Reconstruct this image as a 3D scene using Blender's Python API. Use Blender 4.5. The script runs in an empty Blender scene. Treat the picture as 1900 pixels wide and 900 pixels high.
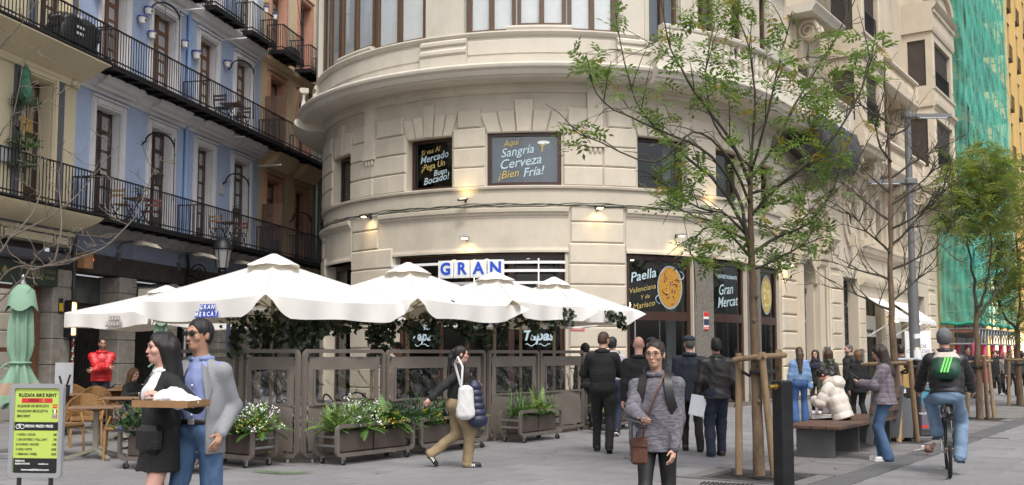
import bpy,math,random
import numpy as np
from mathutils import Vector,Matrix
R_=math.radians
scene=bpy.context.scene
COL=scene.collection
random.seed(7)
rng=np.random.default_rng(7)

# ------------------------------------------------------------------ camera, sky, sun, exposure
F=1900.0;TH=math.atan(F/23000.0);CT,ST=math.cos(TH),math.sin(TH);EYE=1.5
cam_d=bpy.data.cameras.new('camera');cam=bpy.data.objects.new('camera',cam_d);COL.objects.link(cam)
cam.location=(0,0,EYE);cam.rotation_euler=(math.pi/2+TH,0,0)
cam_d.sensor_width=36.0;cam_d.lens=36.0;cam_d.shift_y=50/1900.0
cam_d.clip_start=0.1;cam_d.clip_end=2000
scene.camera=cam
scene.render.resolution_x,scene.render.resolution_y=1024,485
SUN_EL,SUN_AZ=R_(58),R_(166)
world=bpy.data.worlds.new('World');scene.world=world;world.use_nodes=True
_nt=world.node_tree
_bg=_nt.nodes['Background']
_sky=_nt.nodes.new('ShaderNodeTexSky');_sky.sky_type='NISHITA';_sky.sun_disc=False
_sky.sun_elevation=SUN_EL;_sky.sun_rotation=SUN_AZ;_sky.air_density=0.7;_sky.dust_density=5.0;_sky.ozone_density=1.0
_hs=_nt.nodes.new('ShaderNodeHueSaturation');_hs.inputs['Saturation'].default_value=.35
_nt.links.new(_sky.outputs[0],_hs.inputs['Color']);_nt.links.new(_hs.outputs[0],_bg.inputs[0]);_bg.inputs[1].default_value=0.15
sun_d=bpy.data.lights.new('sun','SUN');sun=bpy.data.objects.new('sun',sun_d);COL.objects.link(sun)
sun_d.energy=1.2;sun_d.angle=R_(13);sun_d.color=(1.0,0.95,0.88)
_sd=Vector((math.sin(SUN_AZ)*math.cos(SUN_EL),math.cos(SUN_AZ)*math.cos(SUN_EL),math.sin(SUN_EL)))
sun.rotation_euler=_sd.to_track_quat('Z','Y').to_euler();sun.location=(0,-10,40)
scene.view_settings.view_transform='Standard';scene.view_settings.look='None'
scene.view_settings.exposure=0.64;scene.view_settings.gamma=1.0
scene.cycles.max_bounces=6;scene.cycles.transparent_max_bounces=12
scene.cycles.diffuse_bounces=4;scene.cycles.glossy_bounces=3
scene.cycles.use_denoising=True

# ------------------------------------------------------------------ measuring helpers (photo pixel -> point in the street)
def ray(u,v):
    a=(u-950)/F;b=(500-v)/F
    return a,CT-b*ST,ST+b*CT
def at(u,v,Y):
    d=ray(u,v);t=Y/d[1]
    return Vector((d[0]*t,Y,EYE+d[2]*t))
def gnd(u,v,z=0.0):
    d=ray(u,v);t=(z-EYE)/d[2]
    return Vector((d[0]*t,d[1]*t,z))
def gx(u,Y):
    return(u-950)/F*Y*(1/CT)*1.0

# ------------------------------------------------------------------ objects
def tag(o,label=None,cat=None,group=None,kind=None):
    if label:o['label']=label
    if cat:o['category']=cat
    if group:o['group']=group
    if kind:o['kind']=kind
    return o
def empty(name,loc=(0,0,0),rz=0.0,label=None,cat=None,group=None,kind=None):
    o=bpy.data.objects.new(name,None);COL.objects.link(o)
    o.location=loc;o.rotation_euler=(0,0,rz);o.empty_display_size=0.1
    return tag(o,label,cat,group,kind)
def kids(o):return list(o.children)
def copy_tree(o,parent=None):
    c=o.copy();COL.objects.link(c)
    if parent is not None:c.parent=parent
    for ch in kids(o):copy_tree(ch,c)
    return c
def link(name,data,parent=None,loc=None,rot=None):
    o=bpy.data.objects.new(name,data);COL.objects.link(o)
    if parent is not None:o.parent=parent
    if loc is not None:o.location=loc
    if rot is not None:o.rotation_euler=rot
    return o

class MB:
    """collects faces of one mesh"""
    def __init__(s):s.v=[];s.f=[];s.m=[];s.cur=0
    def add(s,vs,fs):
        n=len(s.v);s.v.extend([tuple(p)for p in vs])
        for f in fs:s.f.append(tuple(i+n for i in f));s.m.append(s.cur)
        return s
    def box(s,c,d,rz=0.0,b=0.0,M=None):
        x,y,z=d[0]/2,d[1]/2,d[2]/2
        if b>0:
            b=min(b,x*.9,y*.9,z*.9)
            vs=[];idx={}
            for sx in(-1,1):
                for sy in(-1,1):
                    for sz in(-1,1):
                        for a in range(3):
                            p=[sx*x,sy*y,sz*z]
                            for k in range(3):
                                if k!=a:p[k]-=(sx,sy,sz)[k]*b
                            idx[(sx,sy,sz,a)]=len(vs);vs.append(p)
            fs=[]
            for a in range(3):
                o1,o2=(a+1)%3,(a+2)%3
                for sg in(-1,1):
                    q=[]
                    for t1,t2 in((-1,-1),(1,-1),(1,1),(-1,1)):
                        k=[0,0,0];k[a]=sg;k[o1]=t1;k[o2]=t2;q.append(idx[(k[0],k[1],k[2],a)])
                    fs.append(q if sg>0 else q[::-1])
            for a in range(3):
                o1,o2=(a+1)%3,(a+2)%3
                for t1 in(-1,1):
                    for t2 in(-1,1):
                        q=[]
                        for e,pl in((-1,o1),(1,o1),(1,o2),(-1,o2)):
                            k=[0,0,0];k[a]=e;k[o1]=t1;k[o2]=t2;q.append(idx[(k[0],k[1],k[2],pl)])
                        fs.append(q if t1*t2>0 else q[::-1])
            for sx in(-1,1):
                for sy in(-1,1):
                    for sz in(-1,1):
                        q=[idx[(sx,sy,sz,a)]for a in range(3)]
                        fs.append(q if sx*sy*sz>0 else q[::-1])
        else:
            vs=[(-x,-y,-z),(x,-y,-z),(x,y,-z),(-x,y,-z),(-x,-y,z),(x,-y,z),(x,y,z),(-x,y,z)]
            fs=[(0,3,2,1),(4,5,6,7),(0,1,5,4),(1,2,6,5),(2,3,7,6),(3,0,4,7)]
        if M is None:
            cr,sr=math.cos(rz),math.sin(rz)
            vs=[(c[0]+p[0]*cr-p[1]*sr,c[1]+p[0]*sr+p[1]*cr,c[2]+p[2])for p in vs]
        else:
            C=Vector(c);vs=[C+M@Vector(p)for p in vs]
        return s.add(vs,fs)
    def bar(s,a,b,w,d=None,up=(0,0,1)):
        """rectangular bar from a to b"""
        a,b=Vector(a),Vector(b);t=b-a;L=t.length
        if L<1e-6:return s
        t.normalize();up=Vector(up)
        if abs(t.dot(up))>.99:up=Vector((0,1,0))
        sd=t.cross(up).normalized();u2=sd.cross(t)
        M=Matrix((sd,t,u2)).transposed()
        return s.box((a+b)/2,(w,L,d or w),M=M)
    def tube(s,pts,r,n=8,cap=True,flat=1.0):
        pts=[Vector(p)for p in pts];m=len(pts)
        rs=r if isinstance(r,(list,tuple))else[r]*m
        vs=[];prev=None
        for i,p in enumerate(pts):
            t=(pts[min(i+1,m-1)]-pts[max(i-1,0)])
            if t.length<1e-9:t=Vector((0,0,1))
            t.normalize()
            if prev is None:
                a=Vector((0,0,1))if abs(t.z)<.9 else Vector((1,0,0))
                u=t.cross(a).normalized()
            else:
                u=prev-t*prev.dot(t)
                u=u.normalized()if u.length>1e-6 else t.orthogonal().normalized()
            prev=u;w=t.cross(u)
            for k in range(n):
                an=2*math.pi*k/n
                vs.append(p+(u*math.cos(an)+w*math.sin(an)*flat)*rs[i])
        fs=[]
        for i in range(m-1):
            for k in range(n):
                k2=(k+1)%n
                fs.append((i*n+k,i*n+k2,(i+1)*n+k2,(i+1)*n+k))
        if cap:
            fs.append(tuple(range(n))[::-1]);fs.append(tuple((m-1)*n+k for k in range(n)))
        return s.add(vs,fs)
    def lathe(s,prof,c=(0,0,0),n=16,cap=True):
        vs=[];m=len(prof)
        for r,z in prof:
            for k in range(n):
                an=2*math.pi*k/n
                vs.append((c[0]+r*math.cos(an),c[1]+r*math.sin(an),c[2]+z))
        fs=[]
        for i in range(m-1):
            for k in range(n):
                k2=(k+1)%n
                fs.append((i*n+k,i*n+k2,(i+1)*n+k2,(i+1)*n+k))
        if cap:
            fs.append(tuple(range(n))[::-1]);fs.append(tuple((m-1)*n+k for k in range(n)))
        return s.add(vs,fs)
    def prism(s,poly,ex,o=(0,0,0),ax=(1,0,0),ay=(0,0,1)):
        """polygon in the plane (ax, ay) at o, extruded by vector ex"""
        o,ax,ay,ex=Vector(o),Vector(ax),Vector(ay),Vector(ex)
        n=len(poly)
        a=[o+ax*p[0]+ay*p[1]for p in poly]
        vs=a+[p+ex for p in a]
        area=sum(poly[i][0]*poly[(i+1)%n][1]-poly[(i+1)%n][0]*poly[i][1]for i in range(n))
        flip=(ax.cross(ay).dot(ex)*area)>0
        fs=[tuple(range(n)),tuple(range(n,2*n))[::-1]]
        fs+=[(i,i+n,(i+1)%n+n,(i+1)%n)for i in range(n)]
        if flip:fs=[f[::-1]for f in fs]
        return s.add(vs,fs)
    def ball(s,c,r,n=10,m=6):
        rr=r if isinstance(r,(tuple,list))else(r,r,r)
        vs=[];fs=[]
        for i in range(m+1):
            ph=math.pi*i/m
            for k in range(n):
                an=2*math.pi*k/n
                vs.append((c[0]+rr[0]*math.sin(ph)*math.cos(an),c[1]+rr[1]*math.sin(ph)*math.sin(an),c[2]-rr[2]*math.cos(ph)))
        for i in range(m):
            for k in range(n):
                k2=(k+1)%n
                fs.append((i*n+k,i*n+k2,(i+1)*n+k2,(i+1)*n+k))
        return s.add(vs,fs)
    def mesh(s,name,mats,smooth=None):
        me=bpy.data.meshes.new(name);me.from_pydata(s.v,[],s.f)
        for m in(mats if isinstance(mats,(list,tuple))else[mats]):me.materials.append(m)
        if any(s.m):me.polygons.foreach_set('material_index',s.m)
        if smooth is not None:
            me.polygons.foreach_set('use_smooth',[True]*len(me.polygons))
            if smooth<179:me.set_sharp_from_angle(angle=R_(smooth))
        me.update()
        return me
    def build(s,name,mats,parent=None,smooth=None,label=None,cat=None,group=None,kind=None,loc=None,rz=None):
        o=link(name,s.mesh(name,mats,smooth),parent,loc,(0,0,rz)if rz is not None else None)
        return tag(o,label,cat,group,kind)

def np_mesh(name,V,Q,mats,smooth=True,mi=None):
    """V (n,3) float, Q (m,3|4) int"""
    me=bpy.data.meshes.new(name);V=np.asarray(V,np.float32);Q=np.asarray(Q,np.int32)
    k=Q.shape[1]
    me.vertices.add(len(V));me.vertices.foreach_set('co',V.ravel())
    me.loops.add(len(Q)*k);me.loops.foreach_set('vertex_index',Q.ravel())
    me.polygons.add(len(Q));me.polygons.foreach_set('loop_start',np.arange(len(Q),dtype=np.int32)*k)
    for m in(mats if isinstance(mats,(list,tuple))else[mats]):me.materials.append(m)
    if mi is not None:me.polygons.foreach_set('material_index',np.asarray(mi,np.int32))
    me.polygons.foreach_set('use_smooth',[bool(smooth)]*len(Q))
    me.update(calc_edges=True);me.validate()
    return me

# ------------------------------------------------------------------ materials
MATS={}
def mat(name,col,rough=.6,metal=0.0,var=.12,scale=3.0,bump=0.0,bscale=40.0,spec=.5,col2=None,stretch=None,dirt=0.0,coat=0.0,trans=0.0,emit=None,estr=0.0,sheen=0.0,alpha=1.0):
    if name in MATS:return MATS[name]
    m=bpy.data.materials.new(name);m.use_nodes=True;MATS[name]=m
    nt=m.node_tree;N=nt.nodes;L=nt.links;b=N['Principled BSDF']
    b.inputs['Roughness'].default_value=rough;b.inputs['Metallic'].default_value=metal
    b.inputs['Specular IOR Level'].default_value=spec
    if coat:b.inputs['Coat Weight'].default_value=coat
    if sheen:b.inputs['Sheen Weight'].default_value=sheen
    if trans:b.inputs['Transmission Weight'].default_value=trans
    if alpha<1:b.inputs['Alpha'].default_value=alpha
    if emit:b.inputs['Emission Color'].default_value=(*emit,1);b.inputs['Emission Strength'].default_value=estr
    tc=N.new('ShaderNodeTexCoord');src=tc.outputs['Object']
    if stretch:
        mp=N.new('ShaderNodeMapping');mp.inputs['Scale'].default_value=stretch;L.new(src,mp.inputs[0]);src=mp.outputs[0]
    c2=col2 or tuple(max(0,c*(1-var*2))for c in col)
    if var>0 or col2:
        n1=N.new('ShaderNodeTexNoise');n1.inputs['Scale'].default_value=scale;n1.inputs['Detail'].default_value=6;n1.inputs['Roughness'].default_value=.65
        L.new(src,n1.inputs['Vector'])
        rp=N.new('ShaderNodeValToRGB');rp.color_ramp.elements[0].position=.32;rp.color_ramp.elements[1].position=.68
        rp.color_ramp.elements[0].color=(*c2,1);rp.color_ramp.elements[1].color=(*col,1)
        L.new(n1.outputs['Fac'],rp.inputs[0]);out=rp.outputs[0]
        if dirt>0:
            n2=N.new('ShaderNodeTexNoise');n2.inputs['Scale'].default_value=scale*.35;n2.inputs['Detail'].default_value=8;n2.inputs['Roughness'].default_value=.7
            mp2=N.new('ShaderNodeMapping');mp2.inputs['Scale'].default_value=(1,1,.35);L.new(tc.outputs['Object'],mp2.inputs[0]);L.new(mp2.outputs[0],n2.inputs['Vector'])
            r2=N.new('ShaderNodeValToRGB');r2.color_ramp.elements[0].position=.5;r2.color_ramp.elements[1].position=.75
            r2.color_ramp.elements[0].color=(0,0,0,1);r2.color_ramp.elements[1].color=(dirt,dirt,dirt,1);L.new(n2.outputs['Fac'],r2.inputs[0])
            mx=N.new('ShaderNodeMix');mx.data_type='RGBA';L.new(r2.outputs[0],mx.inputs['Factor']);L.new(out,mx.inputs['A'])
            mx.inputs['B'].default_value=tuple(c*.42 for c in col)+(1,);out=mx.outputs['Result']
        L.new(out,b.inputs['Base Color'])
    else:b.inputs['Base Color'].default_value=(*col,1)
    if bump>0:
        n3=N.new('ShaderNodeTexNoise');n3.inputs['Scale'].default_value=bscale;n3.inputs['Detail'].default_value=5
        L.new(src,n3.inputs['Vector'])
        bp=N.new('ShaderNodeBump');bp.inputs['Strength'].default_value=bump;bp.inputs['Distance'].default_value=.02
        L.new(n3.outputs['Fac'],bp.inputs['Height']);L.new(bp.outputs[0],b.inputs['Normal'])
    return m
def vary(m,lo,hi):
    """each piece gets its own slight shade"""
    nt=m.node_tree;N=nt.nodes;L=nt.links;b=N['Principled BSDF'];src=b.inputs['Base Color'].links[0].from_socket
    oi=N.new('ShaderNodeObjectInfo');mr=N.new('ShaderNodeMapRange');mr.inputs['To Min'].default_value=lo;mr.inputs['To Max'].default_value=hi
    L.new(oi.outputs['Random'],mr.inputs[0]);hs=N.new('ShaderNodeHueSaturation');L.new(src,hs.inputs['Color']);L.new(mr.outputs[0],hs.inputs['Value']);L.new(hs.outputs[0],b.inputs['Base Color']);return m
def glass(name,tint=(.9,.93,.95),refl=.10,rough=.02,top=.9):
    """thin window pane: clear with a mirror reflection that grows towards grazing"""
    m=bpy.data.materials.new(name);m.use_nodes=True;nt=m.node_tree;N=nt.nodes;L=nt.links
    N.remove(N['Principled BSDF']);out=N['Material Output']
    tr=N.new('ShaderNodeBsdfTransparent');tr.inputs[0].default_value=(*tint,1)
    gl=N.new('ShaderNodeBsdfGlossy');gl.inputs['Roughness'].default_value=rough
    lw=N.new('ShaderNodeLayerWeight');lw.inputs['Blend'].default_value=.25
    mr=N.new('ShaderNodeMapRange');mr.inputs['To Min'].default_value=refl;mr.inputs['To Max'].default_value=top
    L.new(lw.outputs['Fresnel'],mr.inputs['Value'])
    mx=N.new('ShaderNodeMixShader');L.new(mr.outputs[0],mx.inputs[0]);L.new(tr.outputs[0],mx.inputs[1]);L.new(gl.outputs[0],mx.inputs[2])
    L.new(mx.outputs[0],out.inputs[0])
    return m

stone=mat('cream_stone',(.57,.512,.415),.8,var=.06,scale=1.6,bump=.18,bscale=30,dirt=.42)
stone_lt=mat('cream_stone_upper',(.60,.555,.47),.8,var=.05,scale=1.4,bump=.14,bscale=30,dirt=.4)
stone_rt=mat('cream_plaster_street',(.61,.53,.41),.8,var=.06,scale=1.3,bump=.14,bscale=25,dirt=.34)
for _m in(stone,stone_lt,stone_rt):vary(_m,.90,1.06)
stone_gr=mat('grey_granite',(.20,.18,.155),.7,var=.25,scale=14,bump=.2,bscale=60)
wood_dk=mat('dark_stained_wood',(.055,.022,.014),.35,var=.25,scale=5,stretch=(8,8,.8),coat=.2)
wood_mid=mat('brown_window_wood',(.13,.075,.04),.45,var=.2,scale=5,stretch=(8,8,.8))
wood_red=mat('red_brown_door_wood',(.17,.075,.035),.4,var=.2,scale=5,stretch=(8,8,.8))
iron=mat('black_iron',(.018,.018,.02),.5,metal=.3,var=.3,scale=8)
black=mat('black_void',(.012,.011,.011),.9,var=0)
dark_int=mat('dark_interior',(.035,.03,.026),.8,var=.4,scale=.8)
pane_backing=mat('white_blind_and_sky',(.9,.91,.92),.8,var=.04,scale=2)  # white of blinds and side panels, brightened to imitate sky in the upper panes
curtain=mat('grey_curtain',(.17,.165,.16),.9,var=.25,scale=2,stretch=(14,14,.4))
clear=glass('window_glass',(.9,.93,.93),.07)
blindglass=glass('upper_window_glass',(.95,.96,.96),.03,.02,.4)
darkglass=glass('shop_glass',(.62,.65,.65),.035)
white_pt=mat('white_paint',(.8,.8,.8),.5,var=.05,scale=6)
steel=mat('brushed_steel',(.5,.51,.53),.32,metal=.9,var=.08,scale=4)
black_pl=mat('black_plastic',(.02,.02,.02),.45,var=.2,scale=6)

# ------------------------------------------------------------------ lettering: flat print / cut letters as meshes
_FONT_CACHE={}
def lettering(txt,size,m,parent,M,name='lettering',shear=0.0,bold=0.0,align='CENTER',ext=.001,space=1.0,sx=1.0):
    """M: 4x4 matrix; text lies in its XY plane"""
    cu=bpy.data.curves.new(name,'FONT');cu.body=txt;cu.size=size;cu.shear=shear;cu.offset=bold;cu.align_x=align;cu.align_y='CENTER'
    cu.extrude=ext;cu.resolution_u=3;cu.space_character=space
    t=bpy.data.objects.new('tmp_text',cu);COL.objects.link(t)
    dg=bpy.context.evaluated_depsgraph_get();me=bpy.data.meshes.new_from_object(t.evaluated_get(dg))
    bpy.data.objects.remove(t);bpy.data.curves.remove(cu)
    me.materials.clear();me.materials.append(m);me.name=name
    if sx!=1.0:
        for vv in me.vertices:vv.co.x*=sx
    o=bpy.data.objects.new(name,me);COL.objects.link(o);o.parent=parent;o.matrix_local=M
    return o
def frameM(o,ax,ay):
    """matrix with X=ax, Y=ay, at o"""
    ax=Vector(ax).normalized();ay=Vector(ay).normalized();az=ax.cross(ay)
    M=Matrix((ax,ay,az)).transposed().to_4x4();M.translation=Vector(o)
    return M
# ================================================================== the corner building (round front, street wing)
BC=(.9,34.1);BR=7.1;PHR=R_(55.3);PHL=R_(-102)
def Wn(s):
    p=s/BR
    q=min(max(p,PHL),PHR)
    n=(math.sin(q),-math.cos(q));t=(math.cos(q),math.sin(q));k=s-BR*q
    return(BC[0]+BR*n[0]+t[0]*k,BC[1]+BR*n[1]+t[1]*k),n,t
def W(s,z,o=0.0):
    p,n,t=Wn(s);return(p[0]+n[0]*o,p[1]+n[1]*o,z)
def Wang(s):
    return math.atan2(Wn(s)[2][1],Wn(s)[2][0])
def stations(s0,s1,step=.4):
    out=[s0]
    a,b=max(s0,BR*PHL),min(s1,BR*PHR)
    if b>a:
        n=max(1,int(math.ceil((b-a)/step)))
        for i in range(n+1):out.append(a+(b-a)*i/n)
    out.append(s1)
    r=[out[0]]
    for x in out[1:]:
        if x-r[-1]>1e-4:r.append(x)
    return r
def wsweep(mb,prof,s0,s1,step=.4,cap=True):
    """closed profile [(z, off)] (outer face, read bottom to top with the wall behind) swept along the wall"""
    st=stations(s0,s1,step);n=len(prof);vs=[];fs=[]
    for s in st:
        for z,o in prof:vs.append(W(s,z,o))
    for i in range(len(st)-1):
        for k in range(n):
            k2=(k+1)%n
            fs.append((i*n+k,(i+1)*n+k,(i+1)*n+k2,i*n+k2))
    if cap:
        fs.append(tuple(range(n)));fs.append(tuple((len(st)-1)*n+k for k in range(n))[::-1])
    mb.add(vs,fs)
def wslab(mb,s0,s1,z0,z1,o0,o1,step=.4):
    wsweep(mb,[(z0,o0),(z0,o1),(z1,o1),(z1,o0)],s0,s1,step)
def wblock(mb,s0,s1,z0,z1,o0,o1,b=.03):
    """one dressed stone with chamfered face edges"""
    st=[s0,s0+b]+stations(s0+b,s1-b,.6)[1:-1]+[s1-b,s1]
    vs=[];fs=[];m=len(st)
    for i,s in enumerate(st):
        e=i in(0,m-1)
        of=o1-b if e else o1
        zz0,zz1=z0+b,z1-b
        vs+=[W(s,z0,o0),W(s,z0,o1-b),W(s,zz0,of),W(s,zz1,of),W(s,z1,o1-b),W(s,z1,o0)]
    n=6
    for i in range(m-1):
        for k in range(n-1):fs.append((i*n+k,(i+1)*n+k,(i+1)*n+k+1,i*n+k+1))
    fs.append((0,1,2,3,4,5));fs.append(tuple((m-1)*n+k for k in range(6))[::-1])
    mb.add(vs,fs)
def wpoly(mb,pts,o0,o1,b=.025):
    """polygon of (s, z) points set proud of the wall"""
    cs=sum(p[0]for p in pts)/len(pts);cz=sum(p[1]for p in pts)/len(pts);n=len(pts)
    def ins(p):
        d=math.hypot(p[0]-cs,p[1]-cz);k=1-b*1.3/max(d,.05)
        return cs+(p[0]-cs)*k,cz+(p[1]-cz)*k
    vs=[W(s,z,o0)for s,z in pts]+[W(s,z,o1-b)for s,z in pts]+[W(*ins(p),o1)for p in pts]
    ar=sum(pts[i][0]*pts[(i+1)%n][1]-pts[(i+1)%n][0]*pts[i][1]for i in range(n))
    fs=[tuple(range(2*n,3*n))]
    for r in(0,1):
        for i in range(n):fs.append((r*n+i,r*n+(i+1)%n,(r+1)*n+(i+1)%n,(r+1)*n+i))
    if ar<0:fs=[f[::-1]for f in fs]
    mb.add(vs,fs)

bld=empty('corner_building',(0,0,0),0,'cream stone corner building with a round front, big upper windows and a restaurant below','building')

# openings: (s0, s1, z0, z1)
GROUND=[(-8.55,-6.35,0,4.15),(-4.43,.51,0,4.17),(2.2,4.38,0,4.19),(5.23,7.25,0,4.19),(8.35,10.0,0,4.19)]
MEZZ=[(-7.75,-6.5,5.98,7.4),(-4.0,-2.58,5.98,7.42),(-1.58,.42,5.98,7.43),(2.56,4.22,5.98,7.42),(5.45,6.99,5.98,7.42),(8.5,9.6,5.98,7.42)]
SMAX=11.0
def ranges(ops,a,b):
    r=[];c=a
    for o in ops:
        if o[0]>c:r.append((c,o[0]))
        c=o[1]
    if c<b:r.append((c,b))
    return r
mb=MB()
for a,b in ranges(GROUND,-24,SMAX):wslab(mb,a,b,0,4.19,-.45,0)
wslab(mb,-24,SMAX,4.19,5.98,-.45,0)
for a,b in ranges(MEZZ,-24,SMAX):wslab(mb,a,b,5.98,7.42,-.45,0)
wslab(mb,-24,SMAX,7.42,8.75,-.45,0)
mb.build('wall',stone,bld,smooth=25)
# dressed stones between the openings
NB=[0]
def stone_block(s0,s1,z0,z1,o1=.068,b=.038,m=None):
    k=MB();wblock(k,s0+.004,s1-.004,z0+.004,z1-.004,-.02,o1,b);k.build('stone_block',m or stone,bld)
for a,b in[(-9.9,-8.55),(-6.35,-4.5),(.6,2.17)]:
    z=4.44
    while z>-.05:
        z0=max(z-.555,0);stone_block(a,b,z0,z);z-=.555
for a,b in[(-9.9,-8.9),(-6.35,-5.05),(.62,2.17)]:
    for z0,z1 in((4.445,5.0),(5.0,5.44)):stone_block(a+.03,b-.03,z0,z1,.05)
for a,b in[(-9.8,-7.8),(-6.46,-5.3),(-5.3,-4.03),(-2.55,-1.62),(.46,1.55),(1.55,2.52),(4.26,5.41),(7.03,8.46),(9.64,11.0)]:
    for k in range(4):
        z0=5.96+k*.54;z1=min(z0+.54,7.58)
        if k==3:z1=z0+.52
        e=.0
        if k==3:e=.12
        stone_block(a+e,b-e,z0,z1)
for a,b in[(-9.8,-6.6),(-6.46,-4.4),(-2.35,-1.75),(.55,2.4),(4.4,5.2),(7.2,8.3)]:
    pass
# flat arches over the mezzanine windows: wedge stones fanning round a taller keystone
for(s0,s1,z0,z1)in MEZZ:
    c=(s0+s1)/2;w=(s1-s0);zc=z1-1.7-.4*w;k5=[-.5,-.3,-.1,.1,.3,.5]
    for i in range(5):
        f0,f1=k5[i],k5[i+1];top=8.32 if i==2 else(8.02 if i in(1,3)else 7.98)
        def pt(f,z):return(c+f*w*(1.0+(z-z1)/(z1-zc)),z)
        kb=MB();g=.012
        wpoly(kb,[(pt(f0,z1)[0]+g,z1-.015),(pt(f1,z1)[0]-g,z1-.015),(pt(f1,top)[0]-g,top),(pt(f0,top)[0]+g,top)],-.02,.075 if i==2 else .055)
        kb.build('wedge_stone',stone,bld)
for c in(-5.45,1.32):  # flat pilaster strips that end in little drops
    k=MB();wslab(k,c-.21,c+.21,7.12,8.62,-.02,.11);wslab(k,c-.26,c+.26,7.02,7.12,-.02,.14)
    for dx in(-.13,0,.13):
        k.lathe([(.02,-.17),(.05,-.12),(.05,-.04),(.03,0.02)],W(c+dx,7.02,.07),8)
    k.build('pilaster_strip',stone,bld,smooth=30)
# horizontal mouldings
k=MB()
wsweep(k,[(8.50,0),(8.50,.05),(8.56,.06),(8.60,.10),(8.66,.11),(8.67,.14),(8.75,.15),(8.75,0)],-10.5,10.9)
k.build('cornice',stone,bld,smooth=30)
k=MB();wsweep(k,[(5.90,0),(5.90,.06),(5.955,.075),(5.98,.06),(5.98,0)],-10.5,11.0);k.build('sill_course',stone,bld,smooth=30)
for a,b in[(-13,-6.42),(-5.0,.6),(2.19,10.2)]:
    k=MB()
    wsweep(k,[(5.12,0),(5.12,.03),(5.16,.035),(5.19,.07),(5.24,.08),(5.27,.13),(5.36,.14),(5.38,.10),(5.38,0)],a,b)
    wsweep(k,[(4.19,-.3),(4.19,.05),(4.25,.05),(4.28,.03),(4.34,.025),(4.34,0)],a,b)
    wslab(k,a,b,4.34,5.12,-.02,.02)
    k.build('fascia',stone,bld,smooth=30)
# granite shop pillars on the right
for a,b in((4.42,5.2),(7.3,8.3)):
    k=MB();wslab(k,a,b,0,4.18,-.02,.04);wslab(k,a-.03,b+.03,0,.35,-.02,.07);k.build('granite_pillar',stone_gr,bld)
k=MB();wslab(k,-12,11.5,-.02,.11,-.5,.12);k.build('threshold',stone_gr,bld)

# rooms behind the glass
k=MB()
wslab(k,-10,11,0,8.6,-3.4,-3.3);wslab(k,-10,11,4.22,4.4,-3.3,-.46);wslab(k,-10,11,8.5,8.6,-3.3,-.46);wslab(k,-10,11,-.02,.02,-3.3,-.46)
for s in(-10,-5.2,1.3,4.9,7.8,10.4):wslab(k,s,s+.15,0.02,8.5,-3.3,-.47)
k.build('interior',dark_int,bld)
lampm=mat('warm_downlight',(.8,.7,.5),var=0,emit=(1,.82,.55),estr=14)
k=MB()
for s in(-7.4,-3.6,-2.2,-.6,2.7,3.6,5.7,6.4,8.9,9.4):
    for o in(-.9,-1.8):
        p=W(s,4.19,o);k.lathe([(.05,0),(.05,.02)],(p[0],p[1],p[2]),10)
k.build('downlight',lampm,bld)
k=MB()
for s in(-3.9,-2.6,-.2,3.2,6.1):
    p=W(s,2.9,-1.6);k.ball(p,.09,10,6);k.tube([(p[0],p[1],3.0),(p[0],p[1],4.2)],.008,4)
k.build('pendant_lamp',lampm,bld,smooth=60)
# bar shelves with bottles seen through the lower panes
k=MB()
for z in(1.35,1.75):
    wslab(k,2.3,4.2,z,z+.03,-2.2,-1.9)
k.build('shelf',wood_mid,bld)
bcols=[mat('bottle_%s'%n,c,.15,var=.05)for n,c in(('green',(.02,.07,.03)),('amber',(.16,.06,.015)),('clear',(.35,.38,.38)))]
for z in(1.38,1.78):
    for i in range(15):
        k=MB();p=W(2.4+i*.12+random.uniform(-.02,.02),z,-2.05);h=random.uniform(.22,.31)
        k.lathe([(.035,0),(.036,h*.55),(.013,h*.75),(.013,h)],p,8)
        k.build('bottle',random.choice(bcols),bld,smooth=40)

# ---- windows
def win_frame(s0,s1,z0,z1,o,w=.09,d=.09,m=wood_dk,mull=(),trans=(),name='window'):
    k=MB()
    wslab(k,s0,s0+w,z0,z1,o-d,o);wslab(k,s1-w,s1,z0,z1,o-d,o)
    wslab(k,s0+w,s1-w,z0,z0+w,o-d,o);wslab(k,s0+w,s1-w,z1-w,z1,o-d,o)
    for x,ww in mull:wslab(k,x-ww/2,x+ww/2,z0+w,z1-w,o-d,o+.004)
    for z,a,b,ww in trans:wslab(k,a,b,z-ww/2,z+ww/2,o-d,o-.004)
    f=k.build(name,m,bld)
    return f
def pane(f,s0,s1,z0,z1,o,m=clear,name='pane'):
    k=MB();wslab(k,s0,s1,z0,z1,o-.012,o,1.2);return k.build(name,m,f)
blue_print=mat('pale_blue_lettering',(.40,.52,.57),.6,var=0)
gold_print=mat('gold_lettering',(.42,.33,.11),.5,var=0)
white_print=mat('white_lettering',(.85,.86,.85),.6,var=0)
def wtext(f,txt,s,z,size,m,o,shear=.3,bold=.01,rot=0.0,sx=1.0,org=Vector((0,0,0))):
    p,n,t=Wn(s);ca,sa=math.cos(rot),math.sin(rot)
    ax=Vector((t[0]*ca,t[1]*ca,sa));ay=Vector((-t[0]*sa,-t[1]*sa,ca))
    return lettering(txt,size,m,f,frameM(Vector(W(s,z,o))-org,ax,ay),shear=shear,bold=bold,sx=sx)
slate_blind=mat('slate_blue_blind',(.13,.17,.235),.8,var=.06,scale=2)
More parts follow.
